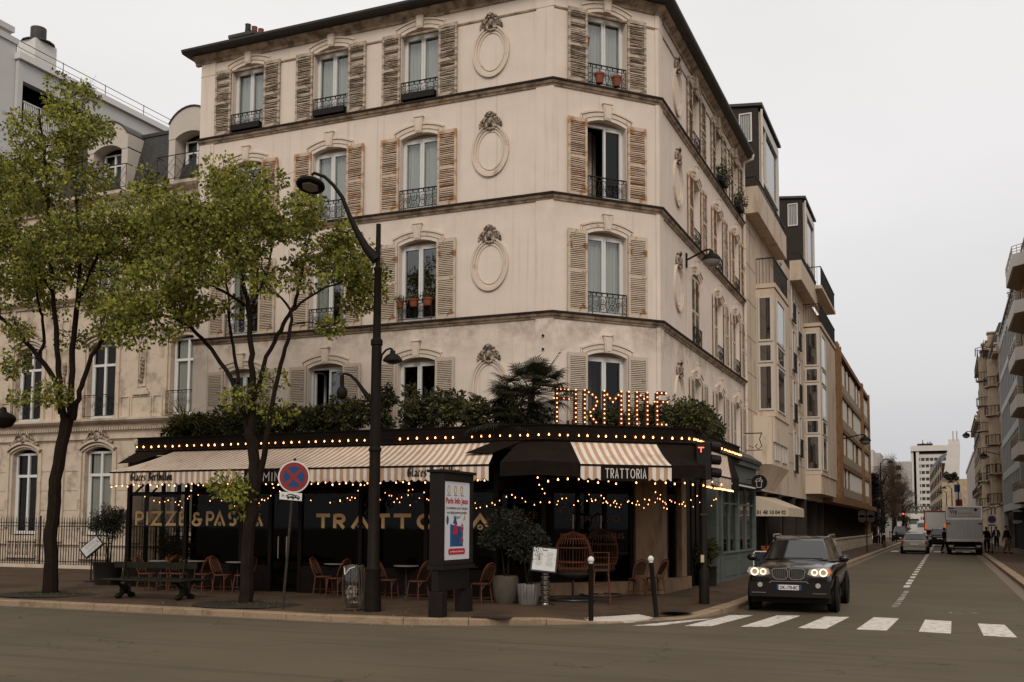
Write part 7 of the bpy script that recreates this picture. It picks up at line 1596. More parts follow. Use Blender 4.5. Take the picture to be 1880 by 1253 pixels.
# shop things below it
FBx = thing('fruit_display', 'dim display of oranges and flowers under the cream awning', 'display', (X0+.35, 17.5, .2)); m = MB(); m.box((X0, 16.8, .17), (X0+.5, 18.6, .8)); part(m, 'crate', M['black'], FBx)
m = MB(); rg = random.Random(9)
for i in range(50): m.ell((X0+.05+rg.random()*.45, 16.8+rg.random()*1.8, .85+rg.random()*.25), (.05, .05, .05), 6, 4)
part(m, 'oranges', pm('oranges', (.28, .07, .02), .6, var=.4, scale=9), FBx)
AF_ = thing('a_frame_sign', 'white-edged pavement sign standing left of the dark car', 'sign', (3.3, 11.3, .15)); pa = PG(1384, 1062); m = MB(FR((pa[0], pa[1], pa[2]), (.96, .28, 0), (.28, -.96, 0))); m.strip([(0, 0), (0, .84), (.05, .9), (.42, .9), (.47, .84), (.47, 0)], .03, -.015, .015); part(m, 'frame', M['white'], AF_); m2 = MB(m.fr); m2.box((.03, -.012, .15), (.44, .012, .86)); part(m2, 'board', pm('dark_board', (.018, .022, .03), .5, var=.3), AF_)
# ---- brown office building
BO = thing('brown_offices', 'long ochre-brown concrete office building with white-framed windows along the side street', 'building', (-5, 60, 0))
def op(m, name, mats, par=BO, **k): return setp(m.build(name, mats, **k), par)
YA, YB = 40.3, 82
m = MB(); m.box((-12, YA+.05, 3.6), (X0-.35, YB, 14.3)); op(m, 'core', M['room'])
m = MB(); m.box((-12, YA+.03, 14.3), (X0+.02, YB+.1, 14.65))
for z in (3.9, 6.35, 8.95, 11.55): m.box((X0-.34, YA, z-.2), (X0, YB, z+.12))
for y in (YA, 50.0, 50.9, 52.3, 72.6, 73.4, YB-.35): m.box((X0-.34, y, 3.5), (X0+.14, y+.3, 14.72))
m.box((-12, YA, .1), (-11.5, YB, 14.3)); m.box((-12, YB-.2, .1), (X0, YB, 14.3)); op(m, 'frame', M['brown'])
m = MB(); m.box((X0-.4, YA, 3.35), (X0+.55, YB+.6, 3.72)); op(m, 'canopy', M['brown'])
win = MB(); win.box((0, 0, 0), (.06, .07, 1.5)); win.box((0, .93, 0), (.06, 1.0, 1.5)); win.box((0, .07, 0), (.06, .93, .06)); win.box((0, .07, 1.44), (.06, .93, 1.5)); win.box((.01, .47, .06), (.05, .53, 1.44)); wm = mesh_of(win, M['winframe'])
pm_ = mesh_of(MB().quad((.02, .07, .06), (.02, .93, .06), (.02, .93, 1.44), (.02, .07, 1.44)), M['offglass']); sp = mesh_of(MB().box((.02, .1, 0), (.07, .9, .62)), M['oflo']); fin = mesh_of(MB().box((-.2, -.06, 0), (.04, .04, 2.3)), M['brown'])
def plink(me, name, loc, par, rz=0):
    o = bpy.data.objects.new(name, me); COL.objects.link(o); o.parent = par; o.location = Vector(loc)-(par.matrix_world.translation if True else 0); o.rotation_euler.z = rz; return o
rg = random.Random(5); finm = MB(); spm = MB(); cnt = 0; segs = [(YA+.35, 49.9), (52.7, 72.5), (73.8, 81.6)]
for z in (3.9+.15, 6.35+.15, 8.95+.15, 11.55+.15):
    for a, b in segs:
        finm = MB(); spm = MB()
        n_ = int((b-a)/1.42)
        for i in range(n_):
            y = a+i*(b-a)/n_
            finm.box((X0-.3, y-.04, z), (X0-.10, y+.04, z+2.15)); spm.box((X0-.12, y+.08, z+.02), (X0-.04, y+(b-a)/n_-.08, z+.62))
            if rg.random() < .8:
                w = bpy.data.objects.new('window', wm); COL.objects.link(w); w.parent = BO; w.location = Vector((X0-.12, y+.14, z+.64))-BO.location; w.scale.y = 1.12; q = bpy.data.objects.new('pane', pm_); COL.objects.link(q); q.parent = w
        op(finm, 'window_fins', M['brown']); op(spm, 'spandrel_panels', M['oflo'])
m = MB(); m.box((X0-.6, YA, .1), (X0-.55, YB, 3.35)); op(m, 'ground_floor_glazing', M['darkglass']); m = MB()
for i in range(30): m.box((X0-.56, YA+.3+1.38*i, .6), (X0-.45, YA+.42+1.38*i, 3.35))
op(m, 'ground_mullions', M['darkclad'])
m = MB(); m.box((X0-.15, YA+.2, .1), (X0+.1, YB, 1.0)); m.box((X0-.2, YA+.2, 1.003), (X0+.14, YB, 1.08)); o = m.build('garden_wall', M['ash']); tag(o, 'low pale stone wall along the foot of the brown office building', 'wall')
# sign pairs on a post on that pavement
B = PG(1592, 1014.5); T_ = thing('sign_post', 'dark post with round traffic signs seen from behind on the side street pavement', 'sign', tuple(B)); m = MB(); zt = PF(1592, 935, B)[2]; m.tube([B, (B[0], B[1], zt)], .04, 6); part(m, 'post', M['lamp'], T_)
for dx in (-.28, .28):
    for px_, dz in ((944, .28), (953, .28)): m = MB(FR((B[0]+dx, B[1]-.05, PF(1592, px_, B)[2]), (1, 0, 0), (0, -1, 0))); m.prism([(.26*math.cos(a), .26*math.sin(a)) for a in np.linspace(0, 6.28, 17)[:-1]], 0, .03); part(m, 'disc', M['galv'], T_)
wall_lamp('wall lamp on a long bracket on the brown office building', X0+.1, 52.4, 8.1, 1.5, s=1.35)
# ---------------------------------------------------------------- right-hand row of the side street
XR = 13.6
def grp(name, label, cat, loc): return thing(name, label, cat, loc)
M['whitewall'] = pm('white_render', (.55, .50, .45), .85, var=.06, scale=.6, col2=(.4, .35, .3), f2=(.6, .8), s2=1)
M['sand'] = pm('sandstone', (.38, .285, .19), .85, var=.12, scale=1, col2=(.22, .155, .10), f2=(.5, .72), s2=1.2, d2=8)
M['gold_rail'] = pm('brass_rail', (.28, .17, .07), .5, metal=.5, var=.1)
M['greymetal'] = pm('grey_metal_panel', (.37, .36, .335), .5, var=.05)
M['greenglass'] = pm('green_glass', (.035, .042, .038), .25, var=.1, spec=.5)
FRT = FR((XR, 0, 0), (0, 1, 0), (-1, 0, 0))     # s = y, n toward the street
R1 = grp('balcony_flats', 'modern flats with white angular balconies and brass rails, at the right edge', 'building', (18, 46, 0)); P1 = lambda m, nm, mt, par=None, **k: setp(m.build(nm, mt, **k), par or R1)
m = MB(); m.box((13.95, 30, 3.3), (26, 52.4, 20.4)); P1(m, 'wall', M['sand'])
m = MB(); m.box((14.3, 30, .1), (26, 52.4, 3.3)); P1(m, 'ground_floor', M['room'])
for i, z in enumerate((3.55, 6.35, 9.2, 12.05, 14.9, 17.75)):
    g = MB(); poly = [(13.95, 43.2), (13.0, 44.2), (12.95, 50.2), (13.95, 52.0)]; g.slab(poly, z-.15, z); 
    for a, b in zip(poly, poly[1:]): 
        a, b = np.array(a), np.array(b); g.slab([tuple(a), tuple(b), tuple(b+(.12, 0)), tuple(a+(.12, 0))], z, z+.62)
    bo = P1(g, 'balcony', M['whitewall'])
    g = MB(); 
    for h in (.75, .92, 1.1): g.tube([(*p, z+h) for p in poly], .02, 5)
    for a, b in zip(poly, poly[1:]):
        for k in range(4): q = np.array(a)+(np.array(b)-a)*k/4; g.tube([(*q, z+.6), (*q, z+1.1)], .015, 4)
    setp(g.build('rail', M['gold_rail']), bo)
    g = MB(); g.slab([(13.9, 43.5), (13.12, 44.3), (13.08, 50.1), (13.9, 51.7)], z-.17, z-.151); setp(g.build('soffit', M['gold_rail']), bo)
    for ya in (45, 48.2):
        g = MB(FR((13.95, 0, 0), (0, 1, 0), (-1, 0, 0))); g.strip([(ya, z+.1), (ya+2.2, z+.1), (ya+2.2, z+2.3), (ya, z+2.3)], .1, .0, .05, closed=True); w = P1(g, 'window', M['brown']); g = MB(g.fr); g.quad((ya, .02, z+.1), (ya+2.2, .02, z+.1), (ya+2.2, .02, z+2.3), (ya, .02, z+2.3)); setp(g.build('pane', M['offglass']), w)
m = MB(); m.box((12.75, 46.5, 2.35), (13.9, 51.5, 2.85)); P1(m, 'black_canopy', M['black'])
for y in (44, 47.5, 52.2): m = MB(); m.box((13.7, y-.25, .1), (14.3, y+.25, 3.3)); P1(m, 'ground_pillar', M['darkclad'])
# glass offices
R2 = grp('glass_offices', 'grey metal and glass office building with slim vertical fins, right side of the street', 'building', (18, 64, 0)); P2 = lambda m, nm, mt, **k: setp(m.build(nm, mt, **k), R2)
m = MB(); m.box((XR+.25, 52.6, 3.2), (26, 75.6, 18.4)); P2(m, 'core', M['room']); m = MB(); m.box((XR+.8, 52.6, .1), (26, 75.6, 3.2)); P2(m, 'ground_floor', M['room'])
m = MB()
for z in (3.2, 5.95, 8.75, 11.6, 14.45, 17.3): m.box((XR-.02, 52.6, z), (XR+.3, 75.6, z+.55))
m.box((XR-.02, 75.3, .1), (XR+.3, 75.7, 18.9)); m.box((XR-.02, 52.5, 3.2), (XR+.3, 52.8, 18.9)); m.box((XR, 52.6, 18.85), (26, 75.6, 19.0)); P2(m, 'spandrel_bands', M['greymetal'])
m = MB()
for i in range(11): y = 53+2.1*i; m.box((XR-.03, y, 3.75), (XR+.12, y+.34, 18.3))
P2(m, 'fins', M['greymetal']); m = MB(); m.quad((XR+.2, 52.8, 3.7), (XR+.2, 75.3, 3.7), (XR+.2, 75.3, 18.3), (XR+.2, 52.8, 18.3)); P2(m, 'glazing', M['greenglass'])
m = MB(FRT); m.prism([(55.2, 2.15), (56.6, 2.15), (56.6, 3.1), (55.2, 3.1)], .02, .3); P2(m, 'shop_sign', M['greymetal']); m = MB(FR((0, 52.55, 0), (1, 0, 0), (0, -1, 0))); m.prism([(13.0, 2.2), (13.6, 2.2), (13.6, 3.0), (13.0, 3.0)], -.1, 0); so = P2(m, 'projecting_sign', M['greymetal']); m = MB(m.fr); m.strip([(13.2, 2.4), (13.2, 2.75), (13.3, 2.85), (13.4, 2.75), (13.4, 2.4)], .09, 0, .03); setp(m.build('orange_logo', pm('orange_enamel', (.45, .07, .03), .5, var=0)), so)
shrub('bush on the terrace on top of the glass office building', (14.3, 60, 19.9), (.6, 3.2, 1.1), 3000, .16, LO, seed=91, z0=18.95)
# Haussmann buildings
def hauss(label, y0, y1, nf, z1, x=XR, bow=False, cap=True):
    T_ = grp('stone_apartment_house', label, 'building', (x+4, (y0+y1)/2, 0)); F_ = FR((x, 0, 0), (0, 1, 0), (-1, 0, 0)); T = lambda m, nm, mt, par=None: setp(m.build(nm, mt), par or T_)
    zs = [4.0+(z1-4.0)*i/nf for i in range(nf+1)]; ys = [y0+1.5+2.6*k for k in range(int((y1-y0-1.5)/2.6)+1)]; ys = [y for y in ys if y < y1-.8]
    ops = [(y, .55, z+.15, z+2.0, 0) for y in ys for z in zs[:-1]]
    T(facade(F_, y0, y1, 0, z1, ops, .3), 'wall', M['sand'])
    m = MB(); m.box((x+.31, y0+.05, .2), (x+.5, y1-.05, z1)); T(m, 'rooms', M['room']); m = MB(); m.box((x+.5, y0+.02, 0), (x+9, y1-.02, z1)); m.quad((x, y0, 0), (x+.5, y0, 0), (x+.5, y0, z1), (x, y0, z1)); T(m, 'side_wall', M['sand'])
    for i, z in enumerate(zs):
        n_ = .5 if i in (1, nf) else .12; m = MB(F_); m.box((y0-.02, -.02, z-.12), (y1+.02, n_, z+.02)); c = T(m, 'string_course', M['sand'])
        if i in (1, nf-1, nf):
            m = MB(F_); m.box((y0, n_-.06, z+.85), (y1, n_-.02, z+.9)); [m.box((y0+.16*k, n_-.05, z+.02), (y0+.16*k+.03, n_-.03, z+.85)) for k in range(int((y1-y0)/.16))]; T(m, 'balcony_railing', M['iron'], c)
    wf_ = MB(F_); rl = MB(F_)
    for y in ys:
        for z in zs[:-1]:
            g = MB(F_); g.strip([(y-.5, z+.2), (y+.5, z+.2), (y+.5, z+1.95), (y-.5, z+1.95)], .08, -.25, -.2, closed=True); g.box((y-.04, -.25, z+.24), (y+.04, -.2, z+1.9)); T(g, 'window', M['pvc'])
            rl.box((y-.55, .05, z+.75), (y+.55, .08, z+.8)); [rl.box((y-.55+.14*k, .05, z+.1), (y-.53+.14*k, .07, z+.75)) for k in range(8)]
    T(rl, 'window_railings', M['iron'])
    m = MB(F_); m.add([(y0, .0, z1), (y1, .0, z1), (y1, -1.0, z1+2.6), (y0, -1.0, z1+2.6), (y1, -6, z1+3), (y0, -6, z1+3), (y0, -6, z1), (y1, -6, z1)], [(0, 1, 2, 3), (3, 2, 4, 5), (0, 3, 5, 6), (1, 7, 4, 2)]); r_ = T(m, 'mansard_roof', M['slate'])
    for y in ys[::2]: m = MB(F_); m.box((y-.6, -1, z1), (y+.6, .02, z1+1.7)); m.box((y-.75, -1, z1+1.7), (y+.75, .12, z1+1.85)); T(m, 'dormer', M['sand'])
    if bow:
        m = MB(); n_ = 10
        for z in zs[:-1]:
            m.lathe([(1.35, z-.05), (1.5, z), (1.5, z+.12), (1.2, z+.15), (1.2, z+2.6)], (x+.35, bow, 0), 14, a0=R(90), a1=R(270))
        T(m, 'bow_window', M['sand'])
        for z in zs: m = MB(); m.lathe([(1.52, z+.85), (1.52, z+.92)], (x+.35, bow, 0), 14, a0=R(90), a1=R(270)); [m.tube([(x+.35+1.5*math.cos(a), bow+1.5*math.sin(a), z+.1), (x+.35+1.5*math.cos(a), bow+1.5*math.sin(a), z+.9)], .02, 4) for a in np.linspace(R(90), R(270), 14)]; T(m, 'bow_railing', M['iron'])
    return T_
hauss('sandstone apartment house with a bow front, next beyond the glass offices', 76, 91, 5, 17.4, bow=80)
hauss('second sandstone apartment house beyond the bow-fronted one', 91.2, 106, 6, 20.2, x=13.4, bow=97)
hauss('third and tallest sandstone apartment house on the right side', 106.2, 123, 6, 21.5, x=13.3)
hauss('narrow sandstone house fronting the long white building', 123.2, 149.8, 5, 15.8, x=13.25)
R4 = grp('white_building', 'long low white-walled building further down the right side of the street', 'building', (18, 160, 0)); P4 = lambda m, nm, mt: setp(m.build(nm, mt), R4)
m = MB(); m.box((13.2, 150, 0), (24, 215, 13.4)); P4(m, 'wall', M['whitewall']); m = MB(); m.add([(13.15, 150, 13.4), (13.15, 185, 13.4), (14.2, 185, 16.4), (14.2, 150, 16.4), (22, 150, 16.6), (22, 185, 16.6)], [(0, 1, 2, 3), (3, 2, 5, 4)]); P4(m, 'mansard_roof', M['slate'])
m = MB(); m.box((13.0, 150, 13.1), (13.3, 215, 13.5)); [m.box((13.12, y, .5), (13.2, y+.5, 12.6)) for y in range(152, 212, 5)]; P4(m, 'cornice', M['whitewall'])
FL = thing('flag', 'French tricolour hanging from a pole on the white building', 'flag', (12.2, 128, 5)); b_ = PX(1758, 915, 12.0); m = MB(); yb = b_[1]
m = MB(); c0, c1 = PY(1757, 890, 120), PY(1757, 931, 120)
for k, mt in enumerate(('blue', 'white', 'red')):
    g = MB(); z0, z1 = c0[2]+(c1[2]-c0[2])*k/3, c0[2]+(c1[2]-c0[2])*(k+1)/3; x0, x1 = c0[0]-.35+.05*k, c0[0]+.35+.12*k; g.box((x0, 119.95, z1), (x1, 120.05, z0)); part(g, 'stripe', M[mt], FL)
g = MB(); g.tube([(c0[0]+1.4, 120, c1[2]-.3), (c0[0]-.3, 120, c0[2]+.3)], .04, 5); part(g, 'pole', M['pvc'], FL)
# far end of the street
def P3(px, py, y): return PY(px, py, y)
R5 = grp('chimney_house', 'house with a tall blank cream chimney wall topped by pots, at the street end', 'building', (10.5, 232, 0)); P5 = lambda m, nm, mt: setp(m.build(nm, mt), R5)
a, b, c, d = P3(1729, 880, 230), P3(1757, 880, 230), P3(1733, 820, 230), P3(1760, 812, 230); t = P3(1745, 809, 230)
m = MB(); m.box((a[0], 230, 0), (d[0]+6, 240, a[2])); P5(m, 'stone_base', M['sand'])
m = MB(FR((0, 231, 0), (1, 0, 0), (0, -1, 0))); m.prism([(a[0]+.2, a[2]), (b[0]+.5, a[2]), (d[0]+.3, d[2]-1), (d[0]+.2, t[2]), (c[0]+1, t[2]), (c[0]+.6, c[2]-1.5)], -8, 0); P5(m, 'chimney_wall', M['whitewall'])
m = MB(); [m.lathe([(.12, t[2]), (.1, t[2]+.4), (0, t[2]+.4)], (c[0]+1.1+.4*k, 232, 0), 6) for k in range(6)]; [m.lathe([(.13, t[2]), (.13, t[2]+2.4)], (c[0]+2.0+k, 233, 0), 6) for k in (0, .8)]; P5(m, 'chimney_pots', M['mortar'])
shrub('dark hedge on the terrace of the house with the chimney wall', ((a[0]+b[0])/2+.3, 229.7, a[2]+.6), (2.0, .8, 1.1), 2200, .35, LO, seed=93, z0=a[2])
R6 = grp('oblique_house', 'sandstone house front seen at a slant at the bend of the street', 'building', (7, 320, 0)); q0, q1 = P3(1729, 880, 231), P3(1707, 880, 330); zt0, zt1 = P3(1729, 850, 231)[2], P3(1707, 862, 330)[2]
m = MB(); m.add([(q0[0], 231, 0), (q1[0], 330, 0), (q1[0], 330, zt1), (q0[0], 231, zt0), (q1[0]+8, 330, zt1), (q0[0]+3, 240, zt0), (q1[0]+8, 330, 0), (q0[0]+3, 240, 0)], [(0, 1, 2, 3), (3, 2, 4, 5), (1, 6, 4, 2)]); setp(m.build('wall', M['sand']), R6)
for i in range(8):
    for k in range(5): u0, u1 = (i+.25)/8, (i+.7)/8; p0, p1 = np.array((q0[0], 231)), np.array((q1[0], 330)); s0, s1 = p0+(p1-p0)*u0, p0+(p1-p0)*u1; z = 3+k*3.2; m = MB(); m.quad((s0[0]-.1, s0[1], z), (s1[0]-.1, s1[1], z), (s1[0]-.1, s1[1], z+2), (s0[0]-.1, s0[1], z+2)); setp(m.build('window', M['room']), R6)
m = MB(); m.add([(q0[0], 231, zt0), (q1[0], 330, zt1), (q1[0]+3, 330, zt1+4), (q0[0]+2, 232, zt0+3)], [(0, 1, 2, 3)]); setp(m.build('roof', M['slate']), R6)
TW = grp('office_tower', 'white ribbon-windowed office slab closing the far end of the street, aerials on its roof', 'building', (5, 430, 0)); P6 = lambda m, nm, mt: setp(m.build(nm, mt), TW)
a, b, e = P3(1672, 830, 430), P3(1733, 818, 430), P3(1685, 850, 430); zt = P3(1700, 819, 430)[2]; m = MB(); m.box((a[0], 430, 0), (b[0]+3, 445, zt-1)); P6(m, 'core', M['room'])
m = MB(); m.box((a[0], 429, 0), (e[0]-1.6, 446, zt-.5)); m.box((a[0], 428, zt-2.2), (b[0]+3, 430, zt)); m.box((e[0]-.6, 428.6, 0), (e[0]+.6, 430, zt-2)); nf = 10; fh = (zt-8)/nf
for k in range(nf+1): m.box((e[0]+.6, 429.3, 3+k*fh), (b[0]+3, 430, 3+k*fh+fh*.52))
for k in range(9): m.box((e[0]+1+k*1.65, 429.4, 3), (e[0]+1.35+k*1.65, 430, zt-5))
P6(m, 'facade_bands', M['whitewall']); m = MB(); m.quad((e[0]+.5, 429.8, 3), (b[0]+3, 429.8, 3), (b[0]+3, 429.8, zt-3), (e[0]+.5, 429.8, zt-3)); P6(m, 'glazing', M['greenglass'])
m = MB()
for px_, h in ((1694, 808), (1703, 812), (1706, 812), (1709, 811)): p = P3(px_, h, 432); m.tube([(p[0], 432, zt-.5), (p[0], 432, p[2])], .14, 4); m.bx((p[0], 432, p[2]-1.5), (.8, .3, .25))
m.bx((P3(1698, 815, 432)[0], 433, zt+.5), (6, 2, 1.2)); P6(m, 'aerials', M['galv'])
BF = grp('beige_slab_flats', 'lower beige flats with balcony bands left of the white office slab', 'building', (-5, 400, 0)); a, b = P3(1640, 848, 400), P3(1672, 847, 400); m = MB(); m.box((a[0]-12, 400, 0), (b[0], 412, a[2])); setp(m.build('wall', M['mortar']), BF); m = MB(); [m.box((a[0]-12, 399.6, 4+3.3*k), (b[0]-3.5, 400, 5.6+3.3*k)) for k in range(7)]; setp(m.build('window_bands', M['room']), BF)
GH = grp('grey_house', 'pale and grey stepped house ends just beyond the brown offices', 'building', (-6, 150, 0)); a, b = P3(1594, 836, 140), P3(1606, 836, 140); m = MB(); m.box((a[0]-6, 140, 0), (P3(1603, 830, 140)[0], 150, P3(1600, 826, 140)[2])); setp(m.build('white_wall', M['whitewall']), GH); m = MB(); m.box((a[0]-6, 151, 0), (P3(1616, 830, 151)[0], 160, P3(1610, 832, 151)[2])); m.box((a[0]-6, 161, 0), (P3(1640, 840, 161)[0], 170, P3(1630, 842, 161)[2])); setp(m.build('grey_wall', M['mortar']), GH)
VD = grp('viaduct', 'green-grey lattice girder of an elevated railway crossing the far end of the street', 'viaduct', (4, 240, 8)); a, b = P3(1652, 929, 236), P3(1708, 942, 236); M['girder'] = pm('girder_paint', (.13, .13, .11), .6, var=.1); m = MB(); m.box((a[0]-8, 235.8, a[2]-.35), (b[0]+5, 236.2, a[2])); m.box((a[0]-8, 235.8, b[2]), (b[0]+5, 236.2, b[2]+.3)); k = 0; x = a[0]-8
while x < b[0]+4: m.tube([(x, 236, a[2]-.2), (x+.85, 236, b[2]+.2)], .12, 4); m.tube([(x, 236, a[2]-.2), (x, 236, b[2]+.2)], .1, 4); x += .85
setp(m.build('girder', M['girder']), VD); m = MB(); m.box((a[0]-8, 236.3, b[2]), (b[0]+5, 243, b[2]+.4)); m.box((a[0]-2, 238, 0), (a[0]-1, 239, b[2])); setp(m.build('deck', M['girder']), VD)
# cross-street kiosk/low front
KS = grp('low_shop', 'small pale shop front below the viaduct', 'building', (1, 225, 0)); a, b = P3(1668, 944, 225), P3(1688, 1000, 225); m = MB(); m.box((a[0], 225, 0), (b[0], 228, a[2])); setp(m.build('wall', M['teal']), KS); m = MB(); m.box((a[0]-.2, 224.6, a[2]-1.1), (b[0]+.2, 224.98, a[2])); setp(m.build('sign_band', M['whitewall']), KS)
# bare and dark trees on the left beyond the offices
LBn = [leafmat('brown_twig', (.085, .042, .024), .1), leafmat('brown_twig_b', (.05, .026, .016), .1), leafmat('olive_twig', (.07, .052, .018), .2)]
def far_tree(label, px_, base_py, top_py, y, wpx, mats, seed, name='bare_tree', n=5200, leaf=.16, cone=False, probs=(.45, .35, .2)):
    b = PY(px_, base_py, y); t = PY(px_, top_py, y); w_ = wpx/2*(y-CAM[1])/FPX*1.02; T_ = thing(name, label, 'tree', (b[0], y, .1)); rg = np.random.default_rng(seed); H = t[2]; m = MB(); m.tube([(b[0], y, 0), (b[0]+.1, y, H*.35), (b[0], y, H*(.95 if cone else .7))], [.22, .17, .05], 7)
    zc = H*.62; C = []
    for i in range(46):
        u = rg.uniform(.12 if cone else .3, .98); rr = w_*(1.02-u) if cone else w_*math.sqrt(max(.05, 1-((u-.62)/.4)**2)); a = rg.uniform(0, 6.28); r_ = rr*rg.uniform(.3, 1); C.append((b[0]+r_*math.cos(a), y+r_*math.sin(a), H*u))
        m.tube([(b[0], y, H*u*(.8 if not cone else 1)), ((b[0]+C[-1][0])/2, (y+C[-1][1])/2, H*u*.95), C[-1]], [.06, .04, .015], 4, cap=False)
    setp(m.build('trunk', M['bark']), T_); C = np.array(C); rad = np.full(len(C), w_*.34); v = rg.normal(0, 1, (n, 3)); v /= np.linalg.norm(v, axis=1)[:, None]; idx = rg.integers(0, len(C), n); P = C[idx]+v*rg.uniform(.1, 1, (n, 1))*w_*.4; P[:, 2] = np.clip(P[:, 2], 1.5, H)
    leaf_mesh('crown', P, v, np.full(n, leaf), mats, T_, probs=probs, w=.22 if not cone else .4, seed=seed, droop=-.1); return T_
far_tree('dark narrow conifer just beyond the brown offices', 1606, 1000, 872, 88, 44, LD, 1, 'conifer', 5000, .28, True)
far_tree('reddish bare tree, nearest of those right of the dark conifer', 1622, 1000, 858, 105, 62, LBn, 2, n=15000)
far_tree('second bare brown tree beyond the conifer', 1640, 995, 852, 118, 62, LBn, 3, n=15000)
far_tree('tall thin-topped tree rising above the bare brown trees', 1644, 995, 832, 140, 40, LBn, 4, n=3600, leaf=.2)
far_tree('small bare tree nearest the viaduct', 1658, 990, 880, 135, 44, LBn, 5, n=10000)
far_tree('low green street tree by the far traffic light', 1664, 990, 948, 140, 14, LS, 6, 'street_tree', 1600, .2)
# distant street lamps
def far_lamp(label, px_, bpy_, tpy, y, hx, s=1):
    b = PY(px_, bpy_, y); t = PY(px_, tpy, y); T_ = thing('street_lamp', label, 'street lamp', (b[0], y, .13)); m = MB(); m.tube([(b[0], y, .1), (b[0], y, t[2])], [.11, .06], 6); m.tube([(b[0], y, t[2]-.1), (b[0]+hx*.4, y, t[2]+.35), (b[0]+hx, y, t[2]+.25)], .04, 5); part(m, 'post', M['lamp'], T_)
    m = MB(); m.lathe([(0, .22), (.1, .2), (.32, .02), (.34, -.04), (0, -.06)], (b[0]+hx, y, t[2]+.02), 12); part(m, 'lantern', M['lamp'], T_)
far_lamp('slim street lamp in front of the bare brown trees', 1619.5, 985, 850, 84, .95)
far_lamp('street lamp in front of the white building on the right', 1762, 1000, 886, 100, -.75)
far_lamp('street lamp left of the flag', 1750, 1000, 897, 118, -.9)
far_lamp('farthest street lamp before the chimney house', 1740, 1000, 905, 135, -.8)
wall_lamp('wall lamp on the third sandstone house of the right row', 13.25, 110, 13.0, 1.8, dirx=-1, s=1.5)
wall_lamp('wall lamp high on the bow-fronted sandstone house', 13.5, 78, 8.4, 1.3, dirx=-1, s=1.2)
# far traffic light with red lamp
T_ = thing('traffic_light', 'distant traffic light showing red at the left kerb', 'traffic light', (4.0, 120, .1)); p = PY(1658.5, 944, 120); m = MB(); m.tube([(p[0], 120, .1), (p[0], 120, p[2]+.4)], .07, 6); part(m, 'pole', M['lamp'], T_); m = MB(); m.bx((p[0], 119.9, p[2]-.3), (.35, .25, 1.0)); part(m, 'housing', M['black'], T_); m = MB(); m.ell((p[0], 119.7, p[2]), (.12, .05, .12), 8, 6); part(m, 'red_lamp', M['redlamp'], T_)
# right-hand signs
B = PZ(1822, 1017, .14); T_ = thing('no_parking_sign', 'no-parking sign on a white board at the right kerb beside the truck', 'sign', tuple(B)); m = MB(); m.tube([B, (B[0], B[1], 3.0)], .035, 6); part(m, 'post', M['lamp'], T_)
c = PY(1821, 954, B[1]-.05); F_ = FR((c[0], c[1], c[2]), (1, 0, 0), (0, -1, 0)); m = MB(F_); m.box((-.30, 0, -.46), (.30, .02, .34)); w = part(m, 'board', M['white'], T_); disc(FR(F_.o, F_.a[0], F_.a[1]), .25, .021, .03, M['red'], 'disc', w); disc(F_, .17, .03, .034, M['blue'], 'disc', w); m = MB(F_); m.box((-.2, .02, -.42), (.2, .024, -.34)); part(m, 'arrow', M['ink'], w)
for i, (px_, py_, lb) in enumerate(((1607, 1000.5, 'bollard in the near pair by the far crossing'), (1621.5, 1006, 'left bollard of the pair beside the walking person'), (1625, 1006.5, 'right bollard of the pair beside the walking person'), (1634, 992, 'bollard furthest left of the three distant ones'), (1639, 995, 'middle bollard of the three distant ones'), (1646, 995, 'thicker bollard nearest the far traffic light'), (1817, 1008, 'bollard on the right pavement beside the truck'))):
    if i == 0: continue
    p = PZ(px_, py_, .14); bollard('bollard', lb, 0, 0, pos=p, group='bollards further down the street', white=i < 3)
# ---------------------------------------------------------------- vehicles
M['tyre'] = pm('tyre_rubber', (.010, .008, .007), .85, var=.1, spec=.2); M['rim'] = pm('alloy', (.22, .2, .18), .35, metal=.8, var=.05)
M['carblack'] = pm('metallic_black_paint', (.006, .004, .003), .16, var=.05, metal=0, spec=.35); M['carsilver'] = pm('silver_paint', (.34, .31, .27), .35, metal=.35, var=.04); M['carwhite'] = pm('van_white', (.50, .47, .44), .45, var=.05)
M['cardark'] = pm('dark_car_paint', (.012, .011, .011), .3, var=.05); M['plastic'] = pm('black_plastic', (.009, .007, .006), .7, var=.1, spec=.2); M['chrome'] = pm('chrome_trim', (.45, .41, .36), .2, metal=1, var=0)
M['carglass'] = pm('car_glass', (.012, .011, .010), .06, var=0, spec=.8); M['taillamp'] = pm('tail_lens', (.16, .012, .010), .3, var=.1); M['headlens'] = pm('head_lens', (.35, .31, .27), .12, var=0, spec=.8); M['amber'] = pm('amber_lens', (.45, .10, .015), .3, var=0, emis=(1, .25, .03), es=.35)
M['drl'] = bulbmat('lit_headlamp_ring', (1, .86, .70), 1.25)
M['carblack'].node_tree.nodes['Principled BSDF'].inputs['Coat Weight'].default_value = .35; M['carblack'].node_tree.nodes['Principled BSDF'].inputs['Coat Roughness'].default_value = .04; M['brake'] = bulbmat('lit_brake_lamp', (1, .06, .05), 1.8)
def loft(stations, n_over=0):
    """half profiles [(x,z)...] from sill to centre top at each y -> mirrored closed skin"""
    m = MB(); rows = []
    for y, pr in stations: rows.append([(x, y, z) for x, z in pr]+[(-x, y, z) for x, z in pr[::-1] if x > 1e-6])
    k = len(rows[0]); vs = [v for r_ in rows for v in r_]; fs = []
    for i in range(len(rows)-1):
        for j in range(k): j2 = (j+1) % k; fs.append((i*k+j, (i+1)*k+j, (i+1)*k+j2, i*k+j2))
    fs += [tuple(range(k)), tuple((len(rows)-1)*k+j for j in range(k))[::-1]]; m.add(vs, fs); return m
